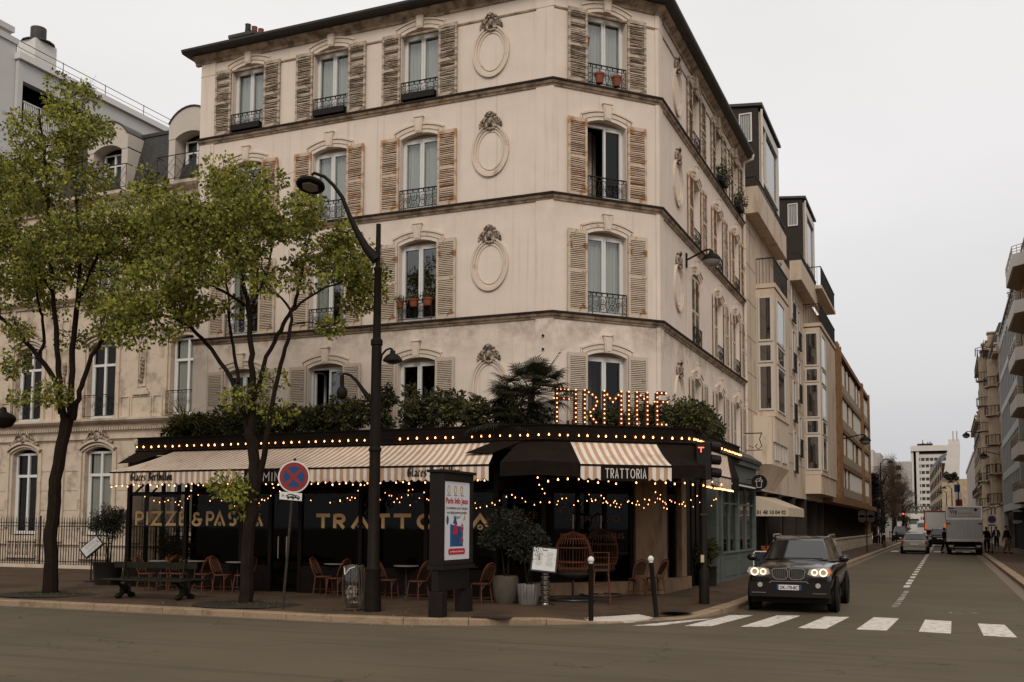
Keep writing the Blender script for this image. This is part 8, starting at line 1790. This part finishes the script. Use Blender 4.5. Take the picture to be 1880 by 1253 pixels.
def sub(o, lv=2):
    s = o.modifiers.new('sub', 'SUBSURF'); s.levels = lv; s.render_levels = lv; [setattr(p, 'use_smooth', True) for p in o.data.polygons]; return o
def vehicle(name, label, L, Wd, H, paint, kind, loc, rz, cat='car', front=True, lit=False, brake=False, plate=None):
    """front bumper at local y=0, body runs to y=L; z up"""
    T_ = thing(name, label, cat); w = Wd/2; ad = lambda m, nm, mt, par=T_, s=0, sm=False: (lambda o: (setattr(o, 'parent', par), sub(o, s) if s else None, o)[2])(m.build(nm, mt, smooth=sm))
    suv = kind == 'suv'; zb = 1.08 if suv else .95; zh = (1.0, 1.14) if suv else (.80, .94); g0 = .34 if suv else .24
    A_ = L*.30; B_ = L*.96
    st = [(0, [(w*.60, g0+.10), (w*.74, g0+.28), (w*.74, zh[0]-.26), (w*.60, zh[0]-.14), (0, zh[0]-.10)]), (.06, [(w*.80, g0+.02), (w*.90, g0+.26), (w*.88, zh[0]-.14), (w*.72, zh[0]-.03), (0, zh[0]+.02)]),
          (.35, [(w*.90, g0), (w*.985, g0+.26), (w*.96, zh[0]-.05), (w*.80, zh[0]+.05), (0, zh[0]+.09)]), (A_*.7, [(w*.92, g0), (w, g0+.3), (w*.975, zb-.10), (w*.83, zh[1]-.03), (0, zh[1]+.02)]),
          (A_, [(w*.92, g0), (w, g0+.3), (w*.98, zb-.06), (w*.86, zb+.04), (0, zb+.12)]), (L*.6, [(w*.92, g0), (w, g0+.32), (w*.985, zb-.03), (w*.9, zb+.03), (0, zb+.05)]), (L*.9, [(w*.90, g0+.02), (w*.99, g0+.32), (w*.975, zb), (w*.88, zb+.05), (0, zb+.06)]),
          (L*.975, [(w*.86, g0+.06), (w*.95, g0+.32), (w*.92, zb-.08), (w*.8, zb+.02), (0, zb+.03)]), (L, [(w*.74, g0+.14), (w*.84, g0+.34), (w*.80, zb-.22), (w*.7, zb-.12), (0, zb-.10)])]
    body = ad(loft(st), 'body', paint, s=2)
    # greenhouse
    r0, r1 = (A_*1.55, L*.86) if suv else (A_*1.62, L*.82)
    gb = [(A_*.98, w*.80, zb+.03), (A_*1.3, w*.90, zb+.02), (L*.6, w*.915, zb), (B_*.95, w*.88, zb), (B_, w*.76, zb+.02)]; gt = [(r0, w*.57, H-.08), (r0+.28, w*.655, H-.015), (L*.62, w*.68, H), (r1-.1, w*.66, H-.02), (r1+.05, w*.58, H-.06)]
    m = MB(); vs = []; 
    for ring in (gb, gt):
        vs += [(x, y, z) for y, x, z in ring]+[(-x, y, z) for y, x, z in ring[::-1]]
    k = 10; fs = [(j, (j+1) % k, k+(j+1) % k, k+j) for j in range(k)]+[tuple(range(k, 2*k))]; m.add(vs, fs); ad(m, 'cabin', paint, sm=True)
    def mixp(a, b, u): return tuple(np.array(a)*(1-u)+np.array(b)*u)
    def pane(i, u0, u1, lo=.1, hi=.88, s=1, nm='side_window', off=.006):
        a0, a1 = np.array((s*gb[i][1], gb[i][0], gb[i][2])), np.array((s*gb[i+1][1], gb[i+1][0], gb[i+1][2])); b0, b1 = np.array((s*gt[i][1], gt[i][0], gt[i][2])), np.array((s*gt[i+1][1], gt[i+1][0], gt[i+1][2]))
        q = [a0+(a1-a0)*u0, a0+(a1-a0)*u1, b0+(b1-b0)*u1, b0+(b1-b0)*u0]; q = [q[0]+(q[3]-q[0])*lo, q[1]+(q[2]-q[1])*lo, q[1]+(q[2]-q[1])*hi, q[0]+(q[3]-q[0])*hi]; n_ = np.cross(q[1]-q[0], q[3]-q[0]); n_ /= np.linalg.norm(n_); n_ = n_*np.sign(n_[0]*s)*off
        m = MB(); m.add([tuple(p+n_) for p in q], [(0, 1, 2, 3)]); ad(m, nm, M['carglass'])
    for s in (-1, 1): pane(1, .05, .96, s=s); pane(2, .04, .94, s=s); pane(0, .35, 1.0, lo=.12, s=s, nm='quarter_window')
    # windscreen and rear window, slightly proud
    def scr(yb_, xb, zb_, yt, xt, zt_, sg, nm):
        m = MB(); d = np.array([0, sg*.012, .008]); rows = []
        for u in (.06, .5, .93): y_ = yb_+(yt-yb_)*u; x_ = xb+(xt-xb)*u; z_ = zb_+(zt_-zb_)*u; rows.append([(x_*f_*.96, y_+sg*.05*(1-f_*f_), z_) for f_ in (-1, -.5, 0, .5, 1)])
        m.add([tuple(np.array(p)+d) for r_ in rows for p in r_], [(5*i+j, 5*i+j+1, 5*i+j+6, 5*i+j+5) for i in range(2) for j in range(4)]); return ad(m, nm, M['carglass'], sm=True)
    ws = scr(gb[0][0], gb[0][1], gb[0][2], gt[0][0], gt[0][1], gt[0][2], -1, 'windscreen'); scr(gb[4][0], gb[4][1], gb[4][2], gt[4][0], gt[4][1], gt[4][2], 1, 'rear_window')
    rw = .365 if suv else .31
    for y in (L*.185, L*.785):
        for s in (-1, 1):
            m = MB(); m.lathe([(rw*1.22, 0), (rw*1.22, .02), (rw*.9, .022)], (s*(w*.992)-(.0 if s > 0 else .022), y, rw), 24, axis='x'); ad(m, 'wheel_arch', M['plastic'])
            m = MB(); m.lathe([(rw*.6, -.12), (rw*.93, -.12), (rw, -.08), (rw, .08), (rw*.93, .12), (rw*.64, .12), (rw*.6, .09)], (s*(w-.085), y, rw), 26, axis='x'); wh = ad(m, 'wheel', M['tyre'], sm=True)
            m = MB(); m.lathe([(rw*.66, .105*s), (rw*.62, .08*s), (rw*.2, .095*s), (0, .11*s)], (s*(w-.085), y, rw), 20, axis='x')
            o = ad(m, 'rim', M['rim'], par=wh)
            m = MB(); 
            for q in range(5): a = q*1.2566; m.bx((s*(w-.085+.097*1), y+rw*.42*math.cos(a+.63), rw+rw*.42*math.sin(a+.63)), (.012, rw*.2, rw*.2), rx=a)
            ad(m, 'rim_opening', M['tyre'], par=wh)
    m = MB(); m.box((-w*.9, .3, g0-.12), (w*.9, L-.3, g0+.06)); ad(m, 'underbody', M['plastic'])
    for s in (-1, 1):
        m = MB(); m.ell((s*(w+.10), A_*1.12, zb+.09), (.115, .07, .085), 12, 8); m.box((s*w*.93, A_*1.10, zb+.0), (s*(w+.05), A_*1.16, zb+.05)); ad(m, 'wing_mirror', paint, sm=True)
        m = MB(); m.box((s*w*.64, L-.05 if not suv else L-.06, zb-.28), (s*w*.90, L-.13, zb-.08)); ad(m, 'tail_lamp', M['brake'] if brake and s < 0 else M['taillamp'], sm=False)
    m = MB(); m.box((-w*.62, L-.02, zb-.12), (w*.62, L+.01, zb-.07)); ad(m, 'tailgate_trim', M['chrome']); m = MB(); m.box((-.26, L+.01, zb-.34), (.26, L+.025, zb-.23)); ad(m, 'number_plate', M['white']); m = MB(); m.box((-w*.8, L-.03, g0+.03), (w*.8, L+.04, g0+.2)); ad(m, 'rear_bumper', M['plastic'] if suv else paint)
    if not front: pass
    elif not suv or not lit:
        for s in (-1, 1): m = MB(); m.ell((s*w*.74, .1, zh[0]-.14), (.2, .1, .075), 10, 6); ad(m, 'headlight', M['drl'] if lit else M['headlens'], sm=True)
        m = MB(); m.box((-w*.4, -.012, zh[0]-.25), (w*.4, .05, zh[0]-.14)); ad(m, 'grille', M['plastic'])
    T_.location = loc; T_.rotation_euler.z = rz; T_['w'] = 1; del T_['w']; return T_, body, ad, w
# the near dark SUV, with its face
T_, body, ad, w = vehicle('parked_car', 'dark brown-black SUV with glowing headlight rings facing the zebra crossing', 4.85, 1.90, 1.68, M['carblack'], 'suv', (5.70, -.32, 0), R(.8), lit=True)
y0 = -.02
for s in (-1, 1):
    m = MB(FR((0, 0, 0), (1, 0, 0), (0, -1, 0))); out = [(s*.40, .86), (s*.44, .97), (s*.62, 1.0), (s*.86, 1.0), (s*.90, .90), (s*.84, .83), (s*.55, .81)]; m.prism(out if s > 0 else out[::-1], -.18, .0); hl = ad(m, 'headlight', M['headlens'])
    for x, r_ in ((.55, .058), (.735, .075)):
        m = MB(FR((0, 0, 0), (1, 0, 0), (0, -1, 0))); m.strip([(s*x+r_*math.cos(a), .905+r_*math.sin(a)) for a in np.linspace(0, 6.283, 19)[:-1]], .026, .0, .025, closed=True); ad(m, 'ring_lamp', M['drl'], par=hl)
    m = MB(FR((0, 0, 0), (1, 0, 0), (0, -1, 0))); m.prism([(s*.84, .86), (s*.9, .9), (s*.87, .97), (s*.83, .96)][::(1 if s > 0 else -1)], .0, .012); ad(m, 'indicator', M['amber'] if s > 0 else M['headlens'], par=hl)
    # kidney grille
    m = MB(FR((0, 0, 0), (1, 0, 0), (0, -1, 0))); k = [(s*.02, .93), (s*.05, .985), (s*.30, .985), (s*.35, .94), (s*.33, .80), (s*.27, .75), (s*.07, .75), (s*.02, .80)]; m.strip(k, .022, .015, .05, closed=True); gr = ad(m, 'grille', M['chrome'])
    m = MB(FR((0, 0, 0), (1, 0, 0), (0, -1, 0))); m.prism(k if s > 0 else k[::-1], .0, .018); ad(m, 'grille_back', M['plastic'], par=gr)
    m = MB(FR((0, 0, 0), (1, 0, 0), (0, -1, 0))); [m.box((s*(.075+.043*i)-.006, .018, .77), (s*(.075+.043*i)+.006, .04, .97)) for i in range(6)]; ad(m, 'grille_bars', M['chrome'], par=gr)
    m = MB(FR((0, 0, 0), (1, 0, 0), (0, -1, 0))); m.prism([(s*.62+.055*math.cos(a), .62+.055*math.sin(a)) for a in np.linspace(0, 6.28, 15)[:-1]], -.1, .02); ad(m, 'fog_lamp', M['headlens'])
    m = MB(FR((0, 0, 0), (1, 0, 0), (0, -1, 0))); m.box((s*.42, -.05, .705), (s*.80, .0, .785)) ; ad(m, 'bumper_pad', M['carblack'])
    m = MB(FR((0, 0, 0), (1, 0, 0), (0, -1, 0))); m.box((s*.5, -.05, .44), (s*.8, .02, .455)); ad(m, 'air_intake_trim', M['chrome'])
    m = MB(); m.tube([(s*.63, 2.3, 1.64), (s*.66, 2.5, 1.70), (s*.67, 3.6, 1.71), (s*.64, 4.1, 1.64)], .02, 6); ad(m, 'roof_rail', M['chrome'], sm=True)
m = MB(FR((0, 0, 0), (1, 0, 0), (0, -1, 0))); m.box((-.86, -.2, .36), (.86, .0, .69)); ad(m, 'lower_bumper', M['plastic']); m = MB(FR((0, 0, 0), (1, 0, 0), (0, -1, 0))); m.strip([(-.42, .66), (-.38, .70), (.38, .70), (.42, .66)], .02, -.01, .02); ad(m, 'bumper_trim', M['chrome'])
m = MB(FR((0, 0, 0), (1, 0, 0), (0, -1, 0))); m.box((-.26, 0, .515), (.26, .022, .625)); pl = ad(m, 'number_plate', M['white']); m = MB(FR((0, 0, 0), (1, 0, 0), (0, -1, 0))); m.box((-.26, .022, .515), (-.215, .024, .625)); m.box((.215, .022, .515), (.26, .024, .625)); ad(m, 'plate_band', M['blue'], par=pl)
o = text_obj('DK-170-BC', .1, M['ink'], 'plate_number', FR((0, 0, 0), (1, 0, 0), (0, -1, 0)), -.195, .535, .024, None, width=.39, bold=.003); o.parent = pl
m = MB(FR((0, 0, 0), (1, 0, 0), (0, -1, 0))); m.prism([(.038*math.cos(a), 1.03+.038*math.sin(a)) for a in np.linspace(0, 6.28, 15)[:-1]], -.05, .01); ad(m, 'badge', M['chrome'])
m = MB(); m.tube([(-.5, 1.38, 1.17), (.1, 1.33, 1.175), (.6, 1.37, 1.17)], .012, 5); ad(m, 'wiper', M['plastic'])
# traffic further away
vehicle('car', 'silver hatchback seen from behind, nearest car driving away', 4.3, 1.8, 1.47, M['carsilver'], 'hatch', (6.85, 57.3, 0), math.pi, front=False)
vehicle('car', 'black SUV with a red brake light, behind the silver hatchback', 4.6, 1.9, 1.75, M['cardark'], 'suv', (8.35, 84, 0), math.pi, front=False, brake=True)
vehicle('car', 'dark oncoming car with dipped headlights between the parked van and the minibus', 4.3, 1.8, 1.5, M['cardark'], 'hatch', (*PZ(1680.5, 987, 0)[:2], 0), 0, lit=True)
vehicle('car', 'grey car parked at the left kerb with a pale windscreen', 4.6, 1.9, 1.9, M['cardark'], 'suv', (*PZ(1652.5, 995, 0)[:2], 0), 0)
def boxvan(name, label, x, y, Wd, L, z0, z1, mat, frame=None, rear=True, cab=False):
    T_ = thing(name, label, 'truck' if name == 'box_truck' else 'van', (x, y, 0)); m = MB(); m.box((x-Wd/2, y, z0), (x+Wd/2, y+L, z1)); part(m, 'cargo_box', mat, T_, bevel=.03)
    if frame: m = MB(FR((x, y, 0), (1, 0, 0), (0, -1, 0))); m.strip([(-Wd/2, z0), (Wd/2, z0), (Wd/2, z1), (-Wd/2, z1)], .12, .005, .04, closed=True); part(m, 'rear_frame', frame, T_)
    m = MB(); m.box((x-Wd/2+.15, y+.4, z0-.45), (x+Wd/2-.15, y+L-.2, z0-.02)); part(m, 'chassis', M['plastic'], T_)
    m = MB(); m.box((x-Wd/2+.1, y+L+.05, .45), (x+Wd/2-.1, y+L+1.6, z1-.5)); part(m, 'driver_cab', mat, T_)
    for yy in (y+1.1, y+L+.7):
        for s in (-1, 1): m = MB(); m.lathe([(0, -.14), (.4, -.14), (.42, -.1), (.42, .1), (.4, .14), (0, .14)], (x+s*(Wd/2-.18), yy, .42), 18, axis='x'); part(m, 'wheel', M['tyre'], T_, smooth=True)
    return T_
bt = boxvan('box_truck', 'pale grey box truck with folded tail lift stopped at the right kerb', 10.05, 52.4, 2.28, 6.2, .98, 3.30, M['carwhite'])
F_ = FR((10.05, 52.4, 0), (1, 0, 0), (0, -1, 0)); m = MB(F_); m.strip([(-1.08, 2.44), (1.08, 2.44), (1.08, 3.25), (-1.08, 3.25)], .08, .01, .05, closed=True); part(m, 'rear_frame', M['chrome'], bt)
m = MB(F_); m.box((-1.12, .02, .98), (1.12, .14, 2.4)); m.add([(-1.12, .02, 2.4), (1.12, .02, 2.4), (1.12, .14, 2.4), (-1.12, .14, 2.4), (-1.12, .16, 2.25), (1.12, .16, 2.25)], [(0, 1, 2, 3)]); tl = part(m, 'tail_lift', M['galvlift'] if 'galvlift' in M else M.setdefault('galvlift', pm('ribbed_aluminium', (.38, .36, .33), .4, metal=.4, var=.15, scale=3, stretch=(6, 1, .3))), bt, bevel=.02)
m = MB(F_); m.box((-1.14, .0, .90), (1.14, .2, 1.08)); part(m, 'lift_edge', M['whitewall'], bt); m = MB(F_); m.box((-.95, .0, .36), (.95, .1, .48)); [m.box((x, -.1, .3), (x+.12, .0, .98)) for x in (-.75, .63)]; part(m, 'bumper_bar', M['galv'], bt)
m = MB(F_); [m.strip([(-.86+.14*i, 3.04), (-.76+.14*i, 2.80)], .05, .02, .03) for i in range(3)]; m.strip([(-.56, 2.72), (-.44, 2.98)], .04, .02, .03); m.box((-.95, .02, 3.12), (-.62, .03, 3.17)); m.box((-.35, .02, 2.82), (.5, .03, 2.835)); m.box((-.9, .02, 2.62), (.9, .03, 2.632)); part(m, 'logo', M['ink'], bt); disc(FR((10.05+.72, 52.4, 3.05), (1, 0, 0), (0, -1, 0)), .09, .02, .03, M['ink'], 'round_badge', bt)
for s in (-1, 1): m = MB(F_); m.box((s*.98-.12, .141, 2.06), (s*.98+.12, .15, 2.16)); part(m, 'marker_lamp', M['taillamp'], bt); m = MB(F_); m.box((s*.86-.14, .02, .52), (s*.86+.14, .08, .66)); part(m, 'tail_lamp', M['headlens'], bt)
v2 = boxvan('delivery_van', 'white-doored delivery van with a red frame behind the black SUV', *PY(1718, 985, 98)[:2], 2.2, 5, 1.5, 3.55, M['carwhite'], frame=M['red'])
for s in (-1, 1): c_ = PY(1718, 985, 98); m = MB(FR((c_[0], 98, 0), (1, 0, 0), (0, -1, 0))); m.box((s*.96-.1, .045, 1.6), (s*.96+.1, .08, 2.2)); part(m, 'tail_lamp', M['amber'], v2)
def van(label, px_, py_, y, Wd, H, mat, screen='carglass', lights=False):
    c_ = PY(px_, py_, y); T_ = thing('van', label, 'van', (c_[0], y, 0)); x = c_[0]; m = MB(); m.add([(x-Wd/2, y, .4), (x+Wd/2, y, .4), (x+Wd/2, y, 1.1), (x-Wd/2, y, 1.1), (x-Wd*.44, y+1.2, H-.08), (x+Wd*.44, y+1.2, H-.08), (x-Wd*.44, y+5, H), (x+Wd*.44, y+5, H), (x-Wd/2, y+5, .4), (x+Wd/2, y+5, .4), (x-Wd/2, y+5, 1.2), (x+Wd/2, y+5, 1.2)], [(0, 1, 2, 3), (3, 2, 5, 4), (4, 5, 7, 6), (0, 3, 10, 8), (1, 9, 11, 2), (3, 4, 6, 10), (2, 11, 7, 5), (8, 10, 11, 9), (10, 6, 7, 11)]); part(m, 'body', mat, T_, bevel=.04)
    m = MB(); a = .12; m.add([(x-Wd*.45, y+a-.02, 1.16), (x+Wd*.45, y+a-.02, 1.16), (x+Wd*.40, y+1.0, H-.26), (x-Wd*.40, y+1.0, H-.26)], [(0, 1, 2, 3)]); part(m, 'windscreen', M['carglass'], T_)
    for s in (-1, 1):
        m = MB(); m.ell((x+s*Wd*.38, y-.01, .85), (.16, .05, .08), 8, 6); part(m, 'headlight', M['drl'] if lights else M['headlens'], T_)
        for yy in (y+.9, y+4): m = MB(); m.lathe([(0, -.1), (.34, -.1), (.34, .1), (0, .1)], (x+s*(Wd/2-.12), yy, .34), 14, axis='x'); part(m, 'wheel', M['tyre'], T_)
    return T_
van('white minibus coming up the street left of the delivery van', 1697, 980, 122, 2.0, 2.6, M['carwhite']); van('white car-derived van further back between the trees and minibus', 1675, 975, 150, 1.9, 2.2, M['carwhite'], lights=True); van('blue-grey van farthest along the left kerb', 1664, 975, 175, 1.9, 2.0, M['cardark'])
# ---------------------------------------------------------------- people
M['skin'] = pm('skin', (.30, .17, .11), .6, var=.08); M['hair'] = pm('dark_hair', (.012, .008, .006), .7, var=.2)
def skinned(name, verts, edges, rad, mat, parent, root=0, lv=2):
    me = bpy.data.meshes.new(name); me.from_pydata(verts, edges, []); me.materials.append(mat); o = bpy.data.objects.new(name, me); COL.objects.link(o); o.parent = parent
    s = o.modifiers.new('skin', 'SKIN'); s.use_smooth_shade = True
    for i, v in enumerate(me.skin_vertices[0].data): v.radius = rad[i] if isinstance(rad[i], tuple) else (rad[i], rad[i]); v.use_root = i == root
    o.modifiers.new('sub', 'SUBSURF').levels = lv; o.modifiers['sub'].render_levels = lv; return o
def person(label, loc, face, top, bottom, h=1.75, stride=.16, armL=(-.02, .1), armR=(.02, -.1), lean=0, shirt=None, hair=None, coat=False):
    T_ = thing('person', label, 'person', (0, 0, 0)); k = h/1.75
    # local: facing -y
    hp, sh, nk = .92, 1.42, 1.50; st = stride; ly = -lean
    V = [(0, 0, hp), (0, ly*.5, 1.15), (0, ly, 1.38), (0, ly, 1.50), (0, ly-.01, 1.60), (0, ly-.01, 1.70)]; E = [(i, i+1) for i in range(5)]; Rr = [(.15, .11), (.135, .10), (.15, .10), (.055, .06), (.085, .10), (.07, .085)]
    legs = {}
    for s, f in ((-1, st), (1, -st)):
        b = len(V); V += [(s*.09, 0, .87), (s*.10, -f*.5-.02, .48), (s*.10, f*-.9+.03, .09), (s*.105, -f*.9-.10, .035)]; E += [(0, b), (b, b+1), (b+1, b+2), (b+2, b+3)]; Rr += [.095, .062, .042, .038]; legs[s] = V[b:b+4]
    arms = {}
    for s, (ex, ey) in ((-1, armL), (1, armR)):
        b = len(V); hd = (s*.25+ex, ly+ey*2-.05, .84); V += [(s*.17, ly, 1.40), (s*.23+ex*.5, ly+ey*.4, 1.13), (s*.245+ex, ly+ey*1.6-.03, .90), hd]; E += [(2, b), (b, b+1), (b+1, b+2), (b+2, b+3)]; Rr += [.062, .045, .030, .034]; arms[s] = V[b:b+4]
        for q in range(5):
            c = len(V); off = (-.03+.018*q)*1.0; L_ = (.055, .075, .08, .075, .06)[q]; rt = (hd[0]+(-s*.03 if q == 0 else 0), hd[1]+off, hd[2]-.02)
            V += [rt, (rt[0]-s*.005, rt[1]-(.02 if q == 0 else 0), rt[2]-L_*.55), (rt[0]-s*.018, rt[1]-(.03 if q == 0 else .004), rt[2]-L_)]; E += [(b+3, c), (c, c+1), (c+1, c+2)]; Rr += [.010, .009, .008]
    S_ = lambda P: [(x*k, y*k, z*k) for x, y, z in P]
    skinned('body', S_(V), E, [tuple(np.array(r_)*k) if isinstance(r_, tuple) else r_*k for r_ in Rr], M['skin'], T_)
    # jacket
    V2 = [(0, 0, .88), (0, ly*.5, 1.15), (0, ly, 1.37), (0, ly, 1.47)]; E2 = [(0, 1), (1, 2), (2, 3)]; R2_ = [(.19, .14), (.17, .13), (.18, .13), (.075, .08)]
    for s in (-1, 1): b = len(V2); V2 += arms[s][:3]; E2 += [(2, b), (b, b+1), (b+1, b+2)]; R2_ += [.082, .064, .05]
    if coat: b = len(V2); V2 += [(0, .0, .62)]; E2 += [(0, b)]; R2_ += [(.20, .16)]
    skinned('jacket', S_(V2), E2, [tuple(np.array(r_)*k) if isinstance(r_, tuple) else r_*k for r_ in R2_], top, T_)
    V3 = [(0, 0, .95), (0, 0, .90)]; E3 = [(0, 1)]; R3_ = [(.165, .125), (.165, .13)]
    for s in (-1, 1): b = len(V3); V3 += [legs[s][0], legs[s][1], (legs[s][2][0], legs[s][2][1], .13)]; E3 += [(1, b), (b, b+1), (b+1, b+2)]; R3_ += [.11, .08, .065]
    skinned('trousers', S_(V3), E3, [tuple(np.array(r_)*k) if isinstance(r_, tuple) else r_*k for r_ in R3_], bottom, T_)
    for s in (-1, 1): a = legs[s]; m = MB(); m.ell((a[3][0]*k, (a[3][1]+.03)*k, .045*k), (.05*k, .14*k, .05*k), 10, 6); o = m.build('shoe', M['tyre'], smooth=True); o.parent = T_
    m = MB(); m.ell((0, (ly+.02)*k, 1.685*k), (.085*k, .10*k, .085*k), 12, 8); o = m.build('hair', hair or M['hair'], smooth=True); o.parent = T_
    m = MB(); m.ell((0, (ly-.105)*k, 1.63*k), (.013*k, .02*k, .025*k), 6, 5); [m.ell((s*.086*k, (ly)*k, 1.635*k), (.012*k, .022*k, .03*k), 6, 5) for s in (-1, 1)]; o = m.build('nose_and_ears', M['skin'], smooth=True); o.parent = T_
    m = MB(); [m.ell((s*.032*k, (ly-.096)*k, 1.655*k), (.011*k, .006*k, .007*k), 6, 4) for s in (-1, 1)]; m.ell((0, (ly-.098)*k, 1.585*k), (.025*k, .006*k, .006*k), 6, 4); o = m.build('eyes_and_mouth', M['hair']); o.parent = T_
    if shirt: m = MB(); m.add([(-.05*k, (ly-.142)*k, 1.42*k), (.05*k, (ly-.142)*k, 1.42*k), (.035*k, (ly*.5-.15)*k, 1.0*k), (-.035*k, (ly*.5-.15)*k, 1.0*k)], [(0, 1, 2, 3)]); o = m.build('shirt_front', shirt); so = o.modifiers.new('t', 'SOLIDIFY'); so.thickness = .01; o.parent = T_
    T_.location = loc; T_.rotation_euler.z = face; return T_
M['cl_black'] = pm('black_cloth', (.010, .008, .007), .9, var=.2, spec=.15); M['cl_navy'] = pm('navy_cloth', (.012, .013, .018), .9, var=.2, spec=.15); M['cl_tan'] = pm('tan_trousers', (.16, .09, .05), .9, var=.15); M['cl_blue'] = pm('light_blue_cloth', (.12, .16, .19), .9, var=.1)
person('person in dark clothes walking on the road beside the left side of the box truck', (*PZ(1735, 1016, 0)[:2], .0), R(120), M['cl_black'], M['cl_black'], 1.82, .2)
person('person in black seen from behind on the right kerb beside the truck, one arm raised', (*PZ(1812, 1013, .14)[:2], .14), R(175), M['cl_black'], M['cl_navy'], 1.75, .1, armR=(.12, .1), lean=.04)
person('person in dark open coat and white shirt facing the camera on the right pavement', (*PZ(1830, 1008, .14)[:2], .14), R(-10), M['cl_navy'], M['cl_navy'], 1.8, .12, shirt=M['white'], coat=True)
person('person in black jacket and tan trousers striding along the right pavement', (*PZ(1849, 1016.5, .14)[:2], .14), R(60), M['cl_black'], M['cl_tan'], 1.85, .26)
person('person in dark clothes with a light bag far down the left pavement', (*PZ(1613, 1001.5, .14)[:2], .14), R(10), M['cl_navy'], M['cl_black'], 1.8, .15, shirt=M['white'])
